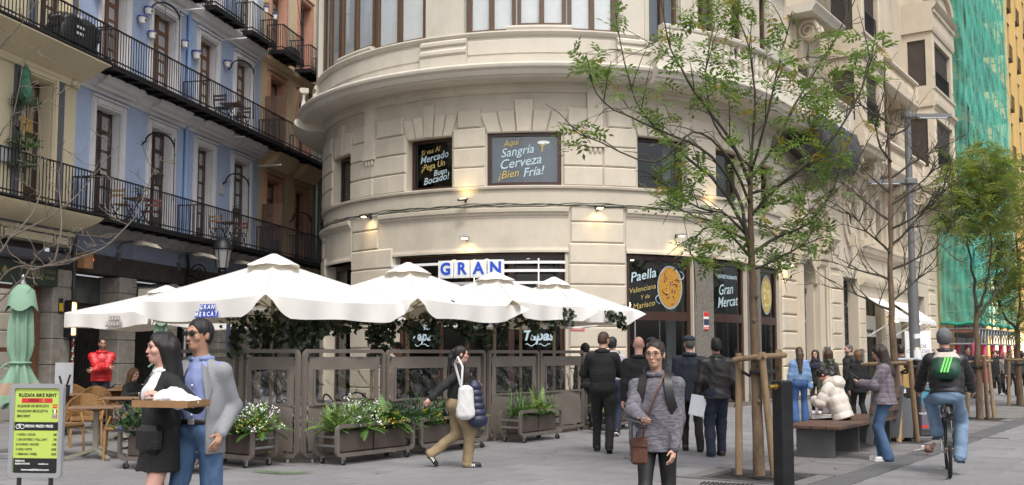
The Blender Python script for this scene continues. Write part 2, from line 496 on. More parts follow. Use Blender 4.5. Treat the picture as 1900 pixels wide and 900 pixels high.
for i,(s0,s1,z0,z1)in enumerate(MEZZ):
    f=win_frame(s0,s1,z0,z1,-.20 if i!=2 else-.06,.1)
    o=-.25 if i!=2 else-.10
    pane(f,s0+.1,s1-.1,z0+.1,z1-.1,o,clear if i==2 else darkglass)
    if i==2:
        k=MB();wslab(k,s0+.08,s1-.08,z0+.08,z1-.08,o-.25,o-.22);k.build('pane_backing',slate_blind,f)
        k=MB();p=W(-.05,7.2,o-.2);k.ball(p,(.17,.02,.05),12,6);k.build('ceiling_lamp',mat('lit_shade',(.9,.9,.9),emit=(1,.96,.9),estr=.5,var=0),f,smooth=60)
    if i in(0,3,4,5):
        k=MB();wslab(k,s1-.42,s1-.1,z0+.1,z1-.1,o-.35,o-.3);k.build('pane_backing',pane_backing if i!=0 else curtain,f)
f1=[c for c in bld.children if c.name.startswith('window')]
fa,fb=f1[1],f1[2]
tl=.16
for txt,s,z,sz,m in(('Si vas Al',-3.42,7.13,.24,gold_print),('Mercado',-3.28,6.93,.33,blue_print),('¡Pega Un',-3.32,6.68,.28,gold_print),('Buen',-3.05,6.47,.27,blue_print),('Bocado!',-3.2,6.27,.32,blue_print)):
    wtext(fa,txt,(s+3.3)*.88-3.3,(z-6.7)*.92+6.7,sz*.84,m,-.235,.35,.002,.16,.92)
for txt,s,z,sz,m in(('Aquí',-.95,7.15,.26,gold_print),('Sangría',-.78,6.92,.37,blue_print),('Y',-.12,7.0,.36,gold_print),('Cerveza',-.7,6.62,.40,blue_print),('¡Bien',-1.02,6.3,.33,gold_print),('Fría!',-.35,6.36,.37,blue_print)):
    wtext(fb,txt,s,z,sz*.9,m,-.085,.35,.003,.14,.95)
# left ground window
f=win_frame(-8.55,-6.35,.12,4.15,-.28,.14,trans=[(2.6,-8.4,-6.5,.16)])
pane(f,-8.4,-6.5,.25,2.52,-.33,darkglass);pane(f,-8.4,-6.5,2.68,4.0,-.33,darkglass)
k=MB();wslab(k,-7.5,-6.6,.3,4.0,-.8,-.75);k.build('pane_backing',mat('pale_blue_panel',(.5,.6,.66),.8,var=.05),f)
gr=mat('purple_flower_print',(.13,.06,.13),.7,var=.3,scale=20)
k=MB()
for i in range(26):
    p=W(-6.95+random.uniform(-.2,.2),1.75+random.uniform(-.25,.3),-.30);a=random.uniform(0,6.28)
    k.lathe([(.045,0),(.045,.004)],p,6)
k.build('flower_decal',gr,f)
# main door opening: glass front with posts and a transom light
f=win_frame(-4.43,.51,.05,4.17,-.22,.12,mull=[(-3.0,.12),(-2.2,.12),(-.95,.16),(-4.15,.1)],trans=[(3.05,-4.3,.4,.16)],name='shopfront')
for a,b in((-4.1,-3.06),(-2.94,-2.26),(-2.14,-1.03),(-.87,.39)):
    pane(f,a,b,.15,2.97,-.27,darkglass)
pane(f,-4.31,.39,3.13,4.05,-.27,darkglass)
for s in(-3.62,-.22):
    wtext(f,'Nuestras',s,2.25,.27,blue_print,-.255,.25,.008);wtext(f,'Tapas',s,1.98,.36,blue_print,-.255,.25,.012)
    k=MB()
    for sg in(-1,1):
        pts=[]
        for q in range(18):
            a=q*.45;r=.02+.012*q;pts.append(W(s+sg*(.52-r*math.cos(a)*.5),2.52+r*math.sin(a)*.6,-.25))
        k.tube(pts,.018,5)
        k.tube([W(s+sg*x,1.74+.03*math.sin(x*26),-.25)for x in np.linspace(.02,.34,12)],.012,5)
    k.build('scroll_print',blue_print,f,smooth=60)
# the three shop windows to the right
for(a,b)in((2.2,4.38),(5.23,7.25),(8.35,10.0)):
    f=win_frame(a,b,.08,4.17,-.10,.13,trans=[(2.53,a+.1,b-.1,.24),(.35,a+.1,b-.1,.3)],name='shop_window')
    pane(f,a+.12,b-.12,2.64,4.06,-.15,darkglass);pane(f,a+.12,b-.12,.5,2.42,-.15,darkglass)
    k=MB();wslab(k,b-.5,b-.14,.5,4.05,-.6,-.55);k.build('side_panel',pane_backing,f)
    k=MB();wslab(k,a+.3,a+.34,.5,2.4,-.19,-.16);wslab(k,(a+b)/2,(a+b)/2+.04,.5,2.4,-.19,-.16);k.build('glass_rail',steel,f)
sw=[c for c in bld.children if c.name.startswith('shop_window')]
wtext(sw[0],'Paella',2.76,3.62,.36,blue_print,-.138,.32,.004,.22);wtext(sw[0],'Valenciana',2.74,3.26,.2,gold_print,-.138,.32,.0,.2)
wtext(sw[0],'Y de',2.82,3.04,.16,gold_print,-.138,.32,.0,.2);wtext(sw[0],'Marisco',2.78,2.82,.22,gold_print,-.138,.32,.0,.2)
rice=mat('saffron_rice',(.52,.27,.035),.7,var=.3,scale=30)
panm=mat('blue_grey_pan',(.30,.38,.44),.4,var=.1)
prawn=mat('prawn_pink',(.62,.25,.13),.5,var=.25,scale=30)
mussel=mat('mussel_dark',(.06,.04,.03),.4,var=.3,scale=20)
def decal(f,s,z,r,kind,o=-.140):
    p,n,t=Wn(s);C=Vector(W(s,z,o));ax=Vector((t[0],t[1],0));az=Vector((0,0,1));nn=Vector((n[0],n[1],0))
    def disc(rx,rz,lift,c=(0,0),nseg=28,a0=0):
        k=MB();vs=[C+nn*lift+ax*c[0]+az*c[1]]
        for i in range(nseg):
            a=2*math.pi*i/nseg;x,y=rx*math.cos(a),rz*math.sin(a)
            vs.append(C+nn*lift+ax*(c[0]+x*math.cos(a0)-y*math.sin(a0))+az*(c[1]+x*math.sin(a0)+y*math.cos(a0)))
        k.add(vs,[(0,i+1,(i+1)%nseg+1)for i in range(nseg)]);return k
    disc(r*.72,r,.001).build('plate_print',panm,f);disc(r*.66,r*.93,.003).build('rice_print',rice if kind=='paella' else mat('pasta_yellow',(.55,.42,.12),.7,var=.25,scale=18),f)
    rr=random.Random(3)
    for i in range(9 if kind=='paella' else 14):
        a=i*2.4;q=r*(.2+.55*rr.random());c=(q*math.cos(a)*.7,q*math.sin(a))
        if kind=='paella':
            if i%2:disc(.07,.05,.005,c,12,rr.random()*3).build('mussel_print',mussel,f);disc(.045,.028,.007,c,10,rr.random()*3).build('mussel_print',prawn,f)
            else:
                k=MB();pts=[C+nn*.004+ax*(c[0]+.12*math.cos(a+t2))+az*(c[1]+.12*math.sin(a+t2))for t2 in np.linspace(0,2.6,9)]
                k.tube(pts,[.018,.03,.034,.034,.03,.026,.02,.014,.01],6,flat=.1);k.build('prawn_print',prawn,f,smooth=60)
        else:
            disc(.1,.03,.005,c,10,rr.random()*3).build('pasta_print',mat('pasta_cream',(.72,.62,.34),.6,var=.1),f)
    if kind=='paella':
        k=MB()
        for sg in(-1,1):k.tube([C+ax*sg*r*(.5+.28*math.sin(q))*1.05+az*(-sg*-.55*r-.2*r*math.cos(q))for q in np.linspace(.2,2.9,9)],.014,5)
        k.build('handle_print',panm,f,smooth=60)
decal(sw[0],3.66,3.32,.6,'paella');decal(sw[2],9.25,3.35,.62,'pasta')
wtext(sw[1],'BAR-RESTAURANTE',6.2,3.72,.15,blue_print,-.138,0,.004,0,.9);wtext(sw[1],'Gran',6.1,3.35,.42,blue_print,-.138,.32,.003,.1);wtext(sw[1],'Mercat',6.2,3.0,.42,blue_print,-.138,.32,.003,.1)

# ---- GRAN sign on white rails over the door
sign=empty('shop_sign',W(-.8,3.3,0),0,'row of white square tiles spelling GRAN in blue on white rails over the door','sign')
def rel(o,k):k.v=[tuple(Vector(p)-o.location)for p in k.v];return k
k=MB()
for z in(3.92,3.70,3.38):wslab(k,-4.5 if z==3.92 else-2.6,.5,z-.035,z+.035,.02,.08)
rel(sign,k).build('rail',white_pt,sign)
sgm=mat('sign_frame_white',(.82,.83,.82),.4,var=.03);blm=mat('royal_blue',(.02,.07,.52),.4,var=0)
sgb=mat('sign_face_white',(.74,.77,.75),.4,var=.03)
for i,ch in enumerate('GRAN'):
    s=-2.67+i*.455;k=MB();wslab(k,s-.212,s+.212,3.52,3.99,.085,.19);b=rel(sign,k).build('letter_tile',sgm,sign)
    k=MB();wslab(k,s-.18,s+.18,3.55,3.96,.19,.196);rel(sign,k).build('tile_face',sgb,b)
    wtext(b,ch,s,3.755,.44,blm,.203,0,.016,0,.95,sign.location)
k=MB();wslab(k,-1.35,-.75,3.28,3.36,.085,.19);rel(sign,k).build('letter_tile',sgm,sign)

# ---- the projecting ledge and the upper floor
lp=[(8.75,0),(8.75,.72),(8.79,.74),(8.80,.80),(8.86,.84),(8.92,.86),(8.97,.93),(9.02,.95),(9.05,.95),(9.10,.90),(9.12,.55),(9.12,0)]
k=MB();wsweep(k,lp,-9.0,2.55,.3);k.build('ledge',stone_lt,bld,smooth=30)
lp2=[(z-.12 if o<.96 and z<8.8 else z,o*1.16)for z,o in lp]
k=MB();wsweep(k,[(8.75,0),(8.66,.9),(8.70,1.0),(8.76,1.02),(8.80,1.1),(8.9,1.14),(8.95,1.2),(9.0,1.2),(9.04,1.14),(9.22,1.12),(9.22,0)],2.56,14.9,.35);k.build('balcony_slab',stone_lt,bld,smooth=30)
k=MB();wsweep(k,[(8.55,0),(8.50,.55),(8.56,.75),(8.62,.9),(8.7,1.0),(8.78,1.02),(8.85,.98),(8.88,.9),(8.88,0)],-14.0,-9.0,.3);k.build('balcony_slab',stone_lt,bld,smooth=30)
k=MB()
wslab(k,-9.0,2.5,9.12,9.42,0,.30,.3);wslab(k,-9.0,2.5,9.42,10.0,0,.26,.3)
wsweep(k,[(9.98,0),(9.98,.28),(10.02,.33),(10.08,.36),(10.12,.35),(10.12,0)],-9.0,2.5,.3)
k.build('parapet',stone_lt,bld,smooth=30)
for a,b in((-8.6,-3.45),(-2.05,1.72)):
    k=MB();wblock(k,a,b,9.5,9.9,.2,.285,.02);k.build('parapet_panel',stone_lt,bld)
    m_=(a+b)/2
    k=MB();wsweep(k,[(10.10,0),(10.10,.30),(10.2,.33),(10.26,.31),(10.26,0)],m_-.85,m_+.85,.3);k.build('raised_sill',stone_lt,bld,smooth=30)
piers=[(-9.6,-8.85),(-3.35,-2.05),(1.85,2.75)]
for a,b in piers:
    k=MB();wslab(k,a+.1,b-.1,9.12,13.6,-.3,.30,.3)
    wslab(k,a,b,9.12,9.52,0,.42,.3)
    wsweep(k,[(9.52,.2),(9.52,.40),(9.58,.46),(9.66,.46),(9.72,.38),(9.80,.36),(9.84,.42),(9.92,.42),(9.98,.34),(9.98,.2)],a,b,.3)
    k.build('pier',stone_lt,bld,smooth=30)
k=MB();wslab(k,-24,11,13.6,13.9,-.45,.25);wslab(k,-24,-9.5,8.75,13.6,-.45,0);wslab(k,2.7,11,9.2,10.1,-.45,0);k.build('upper_wall',stone_lt,bld,smooth=30)
for a,b,n in((-8.86,-3.3,3),(-2.1,1.9,3)):
    st=(b-a)/n
    for i in range(n):
        s0,s1=a+i*st+.02,a+(i+1)*st-.02;mid=(s0+s1)/2;z0=10.26 if i==1 else 10.12
        f=win_frame(s0,s1,z0,13.58,.16,.1,.12,wood_mid,mull=[(mid,.13)])
        for p0,p1 in((s0+.1,mid-.06),(mid+.06,s1-.1)):
            pane(f,p0,p1,z0+.1,13.5,.1,blindglass)
            k=MB();wslab(k,p0-.02,p1+.02,z0+.08,13.52,.03,.05);k.build('pane_backing',pane_backing,f)  # white sheet stands in for bright sky mirrored by the left group's panes
# recessed wall behind the balcony and its tall windows
RW=[(2.95,4.0,10.1,13.4),(4.7,5.6,9.3,13),(6.4,7.4,9.3,13),(8.6,9.5,9.3,13)]
k=MB()
for a,b in ranges(RW,2.7,11):wslab(k,a,b,9.2,13.6,-.45,-.02)
for(a,b,z0,z1)in RW:wslab(k,a,b,z1,13.6,-.45,-.02)
k.build('recessed_wall',stone_lt,bld,smooth=30)
for j,(a,b,z0,z1)in enumerate(RW):
    f=win_frame(a,b,z0,z1,-.12,.09,.1,wood_mid,mull=[((a+b)/2,.1)])
    pane(f,a+.09,b-.09,z0+.09,z1-.09,-.17,clear)
    k=MB();wslab(k,a+.05,b-.05,z0+.06,z1-.05,-.35,-.32);k.build('pane_backing',mat('shaded_curtain',(.16,.19,.22),.8,var=.1)if j==0 else pane_backing,f)
    k=MB();wslab(k,a-.16,a-.02,z0,z1+.1,-.03,.06);wslab(k,b+.02,b+.16,z0,z1+.1,-.03,.06);k.build('surround',stone_lt,bld)
# balustrades: pedestals, rail, turned balusters
bal_prof=[(.075,0),(.075,.06),(.045,.09),(.045,.12),(.085,.24),(.085,.32),(.05,.5),(.038,.6),(.055,.64),(.055,.67),(.04,.69),(.075,.71),(.075,.75)]
bm_=MB();bm_.lathe(bal_prof,(0,0,0),10);bal_me=bm_.mesh('baluster',stone_lt,50)
def balustrade(s0,s1,o,z0,n,peds=(),h=.75,sc=1.0):
    k=MB();wslab(k,s0,s1,z0,z0+.12,o-.14,o+.12,.35)
    wsweep(k,[(z0+h+.12,o-.14),(z0+h+.12,o+.10),(z0+h+.17,o+.14),(z0+h+.24,o+.15),(z0+h+.28,o+.10),(z0+h+.28,o-.14)],s0,s1,.35)
    b=k.build('balustrade',stone_lt,bld,smooth=30)
    for a,c in peds:
        kk=MB();wblock(kk,a,c,z0+.12,z0+h+.12,o-.16,o+.13,.03);kk.build('pedestal',stone_lt,b)
    for i in range(n):
        s=s0+(i+.5)*(s1-s0)/n
        if any(a-.08<s<c+.08 for a,c in peds):continue
        q=link('baluster',bal_me,b,W(s,z0+.12,o));q.scale=(1.1*sc,1.1*sc,h/.75)
balustrade(2.75,14.8,1.0,9.22,46,[(2.75,4.05),(8.9,9.5),(12.1,12.7),(14.3,14.8)])
balustrade(-13.6,-9.0,.72,8.88,24,[],.72)
tarp=MB();pts=22
vs=[];fs=[]
prof=[(9.3,1.16),(9.1,1.24),(8.8,1.28),(8.45,1.25),(8.2,1.0),(8.12,.7),(8.25,.35),(8.5,.05)]
rr=random.Random(5)
for i in range(24):
    s=10.2+i*.21;sag=.35*math.sin(math.pi*i/23)+.25*(i/23)
    for z,o in prof:vs.append(W(s,z-sag*(9.4-z)+rr.uniform(-.05,.05),o+rr.uniform(-.05,.06)*(1 if z<9.2 else .2)))
n=len(prof)
for i in range(23):
    for q in range(n-1):fs.append((i*n+q,(i+1)*n+q,(i+1)*n+q+1,i*n+q+1))
vs.append(W(15.1,8.7,.6));e=len(vs)-1
for q in range(n-1):fs.append((23*n+q,e,23*n+q+1))
tarp.add(vs,fs)
tarp.build('tarpaulin',mat('charcoal_tarp',(.055,.055,.06),.45,var=.25,scale=5,bump=.4,bscale=9),None,smooth=180,label='dark grey tarpaulin wrapped under the stone balcony end above the arched doorway',cat='tarpaulin')

# ---- cable run along the front and the flood lamps
k=MB()
for j in range(4):
    pts=[W(s,5.45+.018*math.sin(s*2.1+j*1.7)+.02*(j-1.5)+(.015*math.sin(s*7+j)),.06+.02*(j%2))for s in np.arange(-10,11.2,.22)]
    k.tube(pts,.013,5)
k.build('cable',mat('green_grey_cable',(.06,.075,.055),.6,var=.3,scale=5),None,smooth=60,label='bundle of thin cables strung along the round stone front under the mezzanine windows',cat='cable')
lampE=mat('lit_lens',(.9,.8,.5),var=0,emit=(1,.78,.38),estr=3)
FL=[(-5.35,5.38,'down','small dark flood lamp lit on the stone left of the door sign'),(-2.15,5.60,'up','dark flood lamp on the stone tilted up between the two lettered windows'),
      (-2.1,4.58,'down','short silver lamp lit directly above the GRAN tiles'),(1.37,5.36,'down','dark caged flood lamp lit on the pier right of the slate blue window'),
      (3.72,4.72,'down','silver lamp lit above the paella window'),(5.1,5.55,'up','lamp glowing upward behind the leaves of the leafy tree'),(10.3,4.35,'down','lit lamp on the stone pier beside the arched doorway')]
for s,z,dr,lb in FL:
    p,n,t=Wn(s);o=empty('flood_lamp',W(s,z,.06),Wang(s),lb,'lamp','flood lamps on the round front')
    k=MB();k.box((0,-.03,0),(.06,.04,.1));k.tube([(0,-.02,0),(-.06,-.12,.02),(-.02,-.22,.0)],.012,6);k.build('bracket',black_pl,o)
    a=R_(18)if dr=='up' else R_(-20)
    M=Matrix.Rotation(a,3,'X')
    k=MB();k.box((0,-.26,0),(.26,.17,.05),b=.012,M=M);k.build('housing',black_pl if z>5 else steel,o)
    k=MB();k.box(Vector((0,-.26,0))+M@Vector((0,0,.027 if dr=='up' else-.027)),(.17,.09,.004),M=M);k.build('lens',lampE,o)
    ld=bpy.data.lights.new('lamp_light','SPOT');ld.energy=17;ld.color=(1,.72,.34);ld.spot_size=R_(120);ld.spot_blend=1;ld.shadow_soft_size=.06
    lo=link('lamp_light',ld,o,(0,-.24,.05 if dr=='up' else-.05));lo.rotation_euler=(R_(148)if dr=='up' else R_(32),0,0)
# small notices
def notice(s,z,w,h,o,bands,label,txt=None):
    p,n,t=Wn(s);e=empty('notice',W(s,z,o),Wang(s),label,'sign')
    k=MB();k.box((0,0,0),(w,.012,h));k.build('board',white_pt,e)
    for(z0,z1,m)in bands:
        k=MB();k.box((0,-.008,(z0+z1)/2*h),(w*.98,.006,(z1-z0)*h));k.build('band',m,e)
    for(tx,zz,sz,m)in(txt or[]):lettering(tx,sz,m,e,frameM((0,-.0125,zz*h),(1,0,0),(0,0,1)))
redm=mat('signal_red',(.55,.03,.035),.5,var=.03);navym=mat('dark_navy_print',(.03,.035,.08),.5,var=0)
notice(4.83,2.42,.21,.5,.06,[(.24,.49,redm),(-.24,.1,navym),(-.49,-.33,redm)],'red and white framed notice on the granite pillar between the shop windows',[('ZONA',.17,.06,white_print),('VIDEOVIGILADA',-.41,.025,white_print)])
notice(.82,2.25,.38,.28,.07,[(-.48,-.2,redm)],'small white and red plate on the stone pier under the umbrella edge',[('VIDEOVIGILANCIA',-.34,.04,white_print)])
k=MB();p=W(-4.35,2.45,.07);k.box(p,(.22,.05,.09),rz=Wang(-4.35));k.build('alarm_plate',mat('yellow_plate',(.6,.38,.02),.5),None,label='small yellow and dark plate on the stone jamb left of the restaurant door',cat='sign')
# ================================================================== ornate street wing, scaffold, yellow house
wing=empty('bay_windowed_house',(0,0,0),0,'ornate cream apartment house with stacked bay windows, balconies and an arched iron street door','building')
WOP=[(11.84,13.32,0,3.9),(16.8,18.6,0,4.4),(19.7,21.9,0,3.75),(23.3,26.0,0,3.75),(28.3,29.5,0,4.2)]
WMZ=[(19.3,20.2,6.15,8.0),(21.2,22.2,6.15,8.0),(23.3,24.3,6.15,8.0),(25.5,26.5,6.15,8.0)]
SE=32.2
k=MB()
for a,b in ranges(WOP,11.0,SE):wslab(k,a,b,0,4.75,-.5,0)
for(a,b,z0,z1)in WOP:wslab(k,a,b,z1,4.75,-.5,0)if a!=11.84 else None
wslab(k,11.0,SE,4.75,6.15,-.5,0)
for a,b in ranges(WMZ,11.0,SE):wslab(k,a,b,6.15,8.0,-.5,0)
wslab(k,11.0,SE,8.0,20.5,-.5,0)
# arch infill over the street door
c,r=12.58,.74
n=10;vs=[]
for o in(0,-.5):
    for i in range(n+1):
        a=math.pi*i/n;vs+=[W(c-r*math.cos(a),3.9+r*math.sin(a)*1.12,o),W(c-r*math.cos(a),4.75,o)]
fs=[]
m=2*(n+1)
for i in range(n):
    fs.append((2*i,2*i+2,2*i+3,2*i+1));fs.append((m+2*i,m+2*i+1,m+2*i+3,m+2*i+2));fs.append((2*i,m+2*i,m+2*i+2,2*i+2))
k.add(vs,fs)
k.build('wall',stone_rt,wing,smooth=25)
def wbl(*a,**q):
    kk=MB();wblock(kk,*a,**q);kk.build('stone_block',stone_rt,wing)
for a,b in((10.15,11.5),(15.25,16.3),(30.2,31.6)):
    z=4.44
    while z>.2:wbl(a,b,max(z-.55,.02),z-.012,-.02,.09,b=.05);z-=.555
    for j in range(3):wbl(a+.05,b-.05,4.6+j*.5,5.09+j*.5,-.02,.06,b=.04)
for a,b in((18.75,19.5),(22.1,23.1),(26.2,28.1)):
    for j in range(6):wbl(a,b,.45+j*.56,1.0+j*.56,-.02,.035,b=.03)
iron_gate=mat('wrought_iron_black',(.03,.03,.034),.4,metal=.5,var=.2,scale=10)
def iron_door(a,b,z1,o,name='street_door',arch=0.0):
    k=MB();wslab(k,a,b,.05,z1,o-.05,o);k.build
    d=k.build(name,iron_gate,wing)
    m_=(a+b)/2;k=MB()
    for x0,x1 in((a,m_),(m_,b)):
        for z0,z2 in((.15,.9),(1.0,z1-1.0),(z1-.9,z1-.1)):
            w=.05;wslab(k,x0+.03,x0+.03+w,z0,z2,o,o+.04);wslab(k,x1-.03-w,x1-.03,z0,z2,o,o+.04);wslab(k,x0+.08,x1-.08,z0,z0+w,o,o+.04);wslab(k,x0+.08,x1-.08,z2-w,z2,o,o+.04)
        cx=(x0+x1)/2
        for zc in np.arange(1.3,z1-1.1,.38):
            for sg in(-1,1):
                pts=[W(cx+sg*(.02+.035*q*math.cos(q*1.1)*.6+.03),zc+.04*q*math.sin(q*1.1)*.6,o+.05)for q in np.linspace(0,5.4,14)]
                k.tube(pts,.012,4)
    k.build('scrollwork',mat('iron_highlight',(.10,.10,.11),.35,metal=.6,var=.1),d,smooth=60)
    return d
iron_door(11.86,13.30,3.62,-.3)
k=MB();n=12;vs=[W(12.58,3.66,-.3)]
for i in range(n+1):a=math.pi*i/n;vs.append(W(12.58-.72*math.cos(a),3.68+.95*math.sin(a),-.3))
k.add(vs,[(0,i+1,i+2)for i in range(n)]);wslab(k,11.86,13.3,3.6,3.76,-.35,-.22)
fl=k.build('fanlight',iron_gate,wing)
k=MB()
for i in range(9):
    a=math.pi*(i+.5)/9;k.tube([W(12.58-x*.66*math.cos(a),3.74+x*.86*math.sin(a),-.26)for x in(.25,.6,1)],.018,4)
for q in(.3,.62):k.tube([W(12.58-q*.7*math.cos(a),3.74+q*.9*math.sin(a),-.26)for a in np.linspace(0,math.pi,14)],.016,4)
k.build('fan_bars',MATS['iron_highlight'],fl)
for a,b in((11.42,11.82),(13.42,13.95)):
    k=MB();wslab(k,a,b,0,4.5,-.02,.2);wslab(k,a-.08,b+.08,0,.8,-.02,.28)
    wsweep(k,[(4.5,0),(4.5,.22),(4.6,.3),(4.72,.3),(4.78,.38),(4.95,.42),(4.95,0)],a-.1,b+.1)
    k.build('pilaster',stone_rt,wing,smooth=30)
def arch_band(k,c,zc,r0,r1,o0,o1,sz=1.0,n=18,a0=0.0,a1=math.pi):
    vs=[];fs=[]
    for i in range(n+1):
        a=a0+(a1-a0)*i/n
        for rr_,oo in((r0,o0),(r0,o1),((r0+r1)/2,o1+.04),(r1,o1),(r1,o0)):
            vs.append(W(c-rr_*math.cos(a),zc+rr_*sz*math.sin(a),oo))
    for i in range(n):
        for q in range(4):fs.append((i*5+q,i*5+q+1,(i+1)*5+q+1,(i+1)*5+q))
    fs+=[(0,4,3,2,1),tuple(n*5+q for q in range(5))]
    k.add(vs,fs)
k=MB();arch_band(k,12.58,3.9,.74,1.0,-.02,.12,1.12);k.build('archivolt',stone_rt,wing,smooth=50)
k=MB();arch_band(k,13.1,5.55,1.35,1.75,-.02,.34,.95);arch_band(k,13.1,5.55,1.05,1.32,-.02,.16,.95);k.build('arched_pediment',stone_rt,wing,smooth=50)
for sg in(-1,1):k=MB();wsweep(k,[(5.15,0),(5.15,.2),(5.3,.34),(5.42,.36),(5.55,.5),(5.62,.5),(5.62,0)],13.1+sg*1.5-.4,13.1+sg*1.5+.4);k.build('pediment_block',stone_rt,wing,smooth=30)
def scroll(k,s,z,o,r,w,dirn=1):
    """volute: spiral ribbon between two cheeks, lying in the plane across the wall"""
    for e in(-w/2,w/2):
        pts=[W(s+e,z+r*(1-q/15)*math.sin(q)*1.0,o+r*(1-q/15)*math.cos(q)*dirn)for q in np.linspace(0,12,34)]
        k.tube(pts,[.16*r*(1.2-q/40)for q in range(34)],6)
    P0,P1=Vector(W(s-w/2,z,o)),Vector(W(s+w/2,z,o));k.tube([P0,P1],r*.9,14)
def corbel(s,ztop,o,h=1.5,w=.42,name='corbel'):
    k=MB();scroll(k,s,ztop-.42,o*.62,.36,w)
    pr=[(ztop,0),(ztop,o),(ztop-.12,o),(ztop-.35,o*.8),(ztop-.7,o*.42),(ztop-h*.8,.2),(ztop-h,.12),(ztop-h,0)]
    wsweep(k,pr[::-1],s-w/2,s+w/2)
    scroll(k,s,ztop-h*.92,.16,.15,w*.8)
    k.build(name,stone_rt,wing,smooth=50)
# oval window
k=MB()
for r0,r1,oo in((.42,.56,.16),(.60,.78,.09)):
    n=26;vs=[];fs=[]
    for i in range(n):
        a=2*math.pi*i/n
        for rr_,o2 in((r0,-.02),(r0,oo),(r1,oo),(r1,-.02)):vs.append(W(17.6+rr_*math.cos(a),7.0+rr_*1.75*math.sin(a),o2))
    for i in range(n):
        j=(i+1)%n
        for q in range(3):fs.append((i*4+q,j*4+q,j*4+q+1,i*4+q+1))
    k.add(vs,fs)
wslab(k,17.45,17.75,5.6,6.1,-.02,.3);wslab(k,17.0,17.25,6.8,7.2,-.02,.25);wslab(k,17.95,18.2,6.8,7.2,-.02,.25)
k.build('oval_surround',stone_rt,wing,smooth=50)
k=MB();vs=[W(17.6,7,.01)]+[W(17.6+.43*math.cos(a),7+.75*math.sin(a),.01)for a in np.linspace(0,2*math.pi,24,endpoint=False)]
k.add(vs,[(0,i+1,(i+1)%24+1)for i in range(24)]);k.build('oval_window',dark_int,wing)
# belts
for a,b,zz in((18.7,28.0,5.38),(15.0,SE,8.35)):
    k=MB();wsweep(k,[(zz,0),(zz,.06),(zz+.08,.08),(zz+.14,.2),(zz+.3,.24),(zz+.34,.3),(zz+.5,.3),(zz+.56,.1),(zz+.56,0)],a,b);k.build('belt_course',stone_rt,wing,smooth=30)
k=MB();wsweep(k,[(4.2,0),(4.2,.08),(4.3,.2),(4.42,.24),(4.5,.24),(4.5,0)],18.9,27.6);k.build('belt_course',stone_rt,wing,smooth=30)
for(a,b,z0,z1)in WMZ:
    k=MB();wslab(k,a+.02,b-.02,z0,z1,-.35,-.3);f=k.build('window',mat('louvre_taupe',(.26,.20,.15),.7,var=.1),wing)
    k=MB()
    for z in np.arange(z0+.1,z1,.11):wslab(k,a+.06,b-.06,z,z+.05,-.3,-.27)
    k.build('shutter_slats',MATS['louvre_taupe'],f)
    tag(f.children[0],kind='stuff')
for s in(18.95,20.7,22.75,24.9,26.95):
    k=MB();wslab(k,s-.24,s+.24,5.95,8.3,-.02,.14);k.build('pilaster',stone_rt,wing)
    corbel(s,8.95,.9,1.2,.36)
# doors and shops
iron_door(16.85,18.55,4.35,-.4,'tall_iron_door');iron_door(28.35,29.45,4.15,-.4,'tall_iron_door')
shop_int=mat('shop_interior',(.20,.18,.15),.8,var=.3,scale=2)
for(a,b)in((19.7,21.9),(23.3,26.0)):
    k=MB();wslab(k,a+.02,b-.02,.02,.1,-2.4,-.1);wslab(k,a+.02,b-.02,.1,3.7,-2.4,-2.3);wslab(k,a+.02,a+.1,.1,3.7,-2.3,-.5);wslab(k,b-.1,b-.02,.1,3.7,-2.3,-.5)
    k.build('shop_interior',shop_int,wing)
    f=win_frame(a+.03,b-.03,.1,3.72,-.25,.08,.06,black_pl,mull=[((a+b)/2,.06),(a+.6,.05)]);f.parent=wing
    pane(f,a+.1,b-.1,.2,3.65,-.28,darkglass)
    k=MB();wslab(k,a+.15,b-.15,2.2,3.05,-.24,-.2);sb=k.build('shop_fascia',white_pt,f)
    k=MB();wslab(k,a+.3,a+.7,2.8,3.0,-.199,-.19);k.build('red_mark',redm,sb)
    k=MB();k.tube([W(a+.35+x*1.2,2.42+.07*math.sin(x*22),-.19)for x in np.linspace(0,1,22)],.025,4);k.build('script_mark',black_pl,sb)
    k=MB();wslab(k,a+.3,b-.4,3.35,3.42,-.9,-.6);k.build('light_strip',lampm,f)
aw_m=mat('white_canvas_awning',(.78,.78,.77),.7,var=.04)
for a,b,lb in((19.6,22.2,'white awning with thin arms nearest the arched iron door'),(23.2,26.2,'white awning with thin arms behind the grey lamp post')):
    o=empty('awning',W((a+b)/2,3.6,0),0,lb,'awning','white shop awnings')
    k=MB();wsweep(k,[(2.92,1.18),(2.9,1.2),(3.72,.06),(3.75,.04)],a,b);wslab(k,a,b,2.78,2.92,1.18,1.2);rel(o,k).build('canvas',aw_m,o)
    for s in(a+.15,b-.15):
        k=MB();k.tube([W(s,2.2,.05),W(s,2.6,.7),W(s,2.92,1.17)],.022,6);rel(o,k).build('arm',white_pt,o)
for s,lb in((22.55,'round lit globe lamp between the two white awnings'),(26.4,'round lit globe lamp at the far end of the awnings')):
    o=empty('globe_lamp',W(s,2.95,0),0,lb,'lamp','globe lamps by the awnings')
    k=MB();k.tube([W(s,3.0,0),W(s,3.15,.2),W(s,3.02,.42)],.02,6);rel(o,k).build('bracket',black_pl,o)
    k=MB();k.ball(W(s,2.94,.45),.13,12,8);rel(o,k).build('globe',lampE,o,smooth=180)
for s in(14.45,14.75):
    k=MB();k.tube([W(s,z,.12)for z in(0.1,3,6,8.3)],.055,8);k.build('downpipe',stone_rt,wing,smooth=60)
k=MB();p=W(14.2,2.05,.06);k.box(p,(.35,.03,.6),rz=Wang(14.2));k.build('plaque',mat('marble_plaque',(.6,.58,.54),.4,var=.15,scale=20),wing)
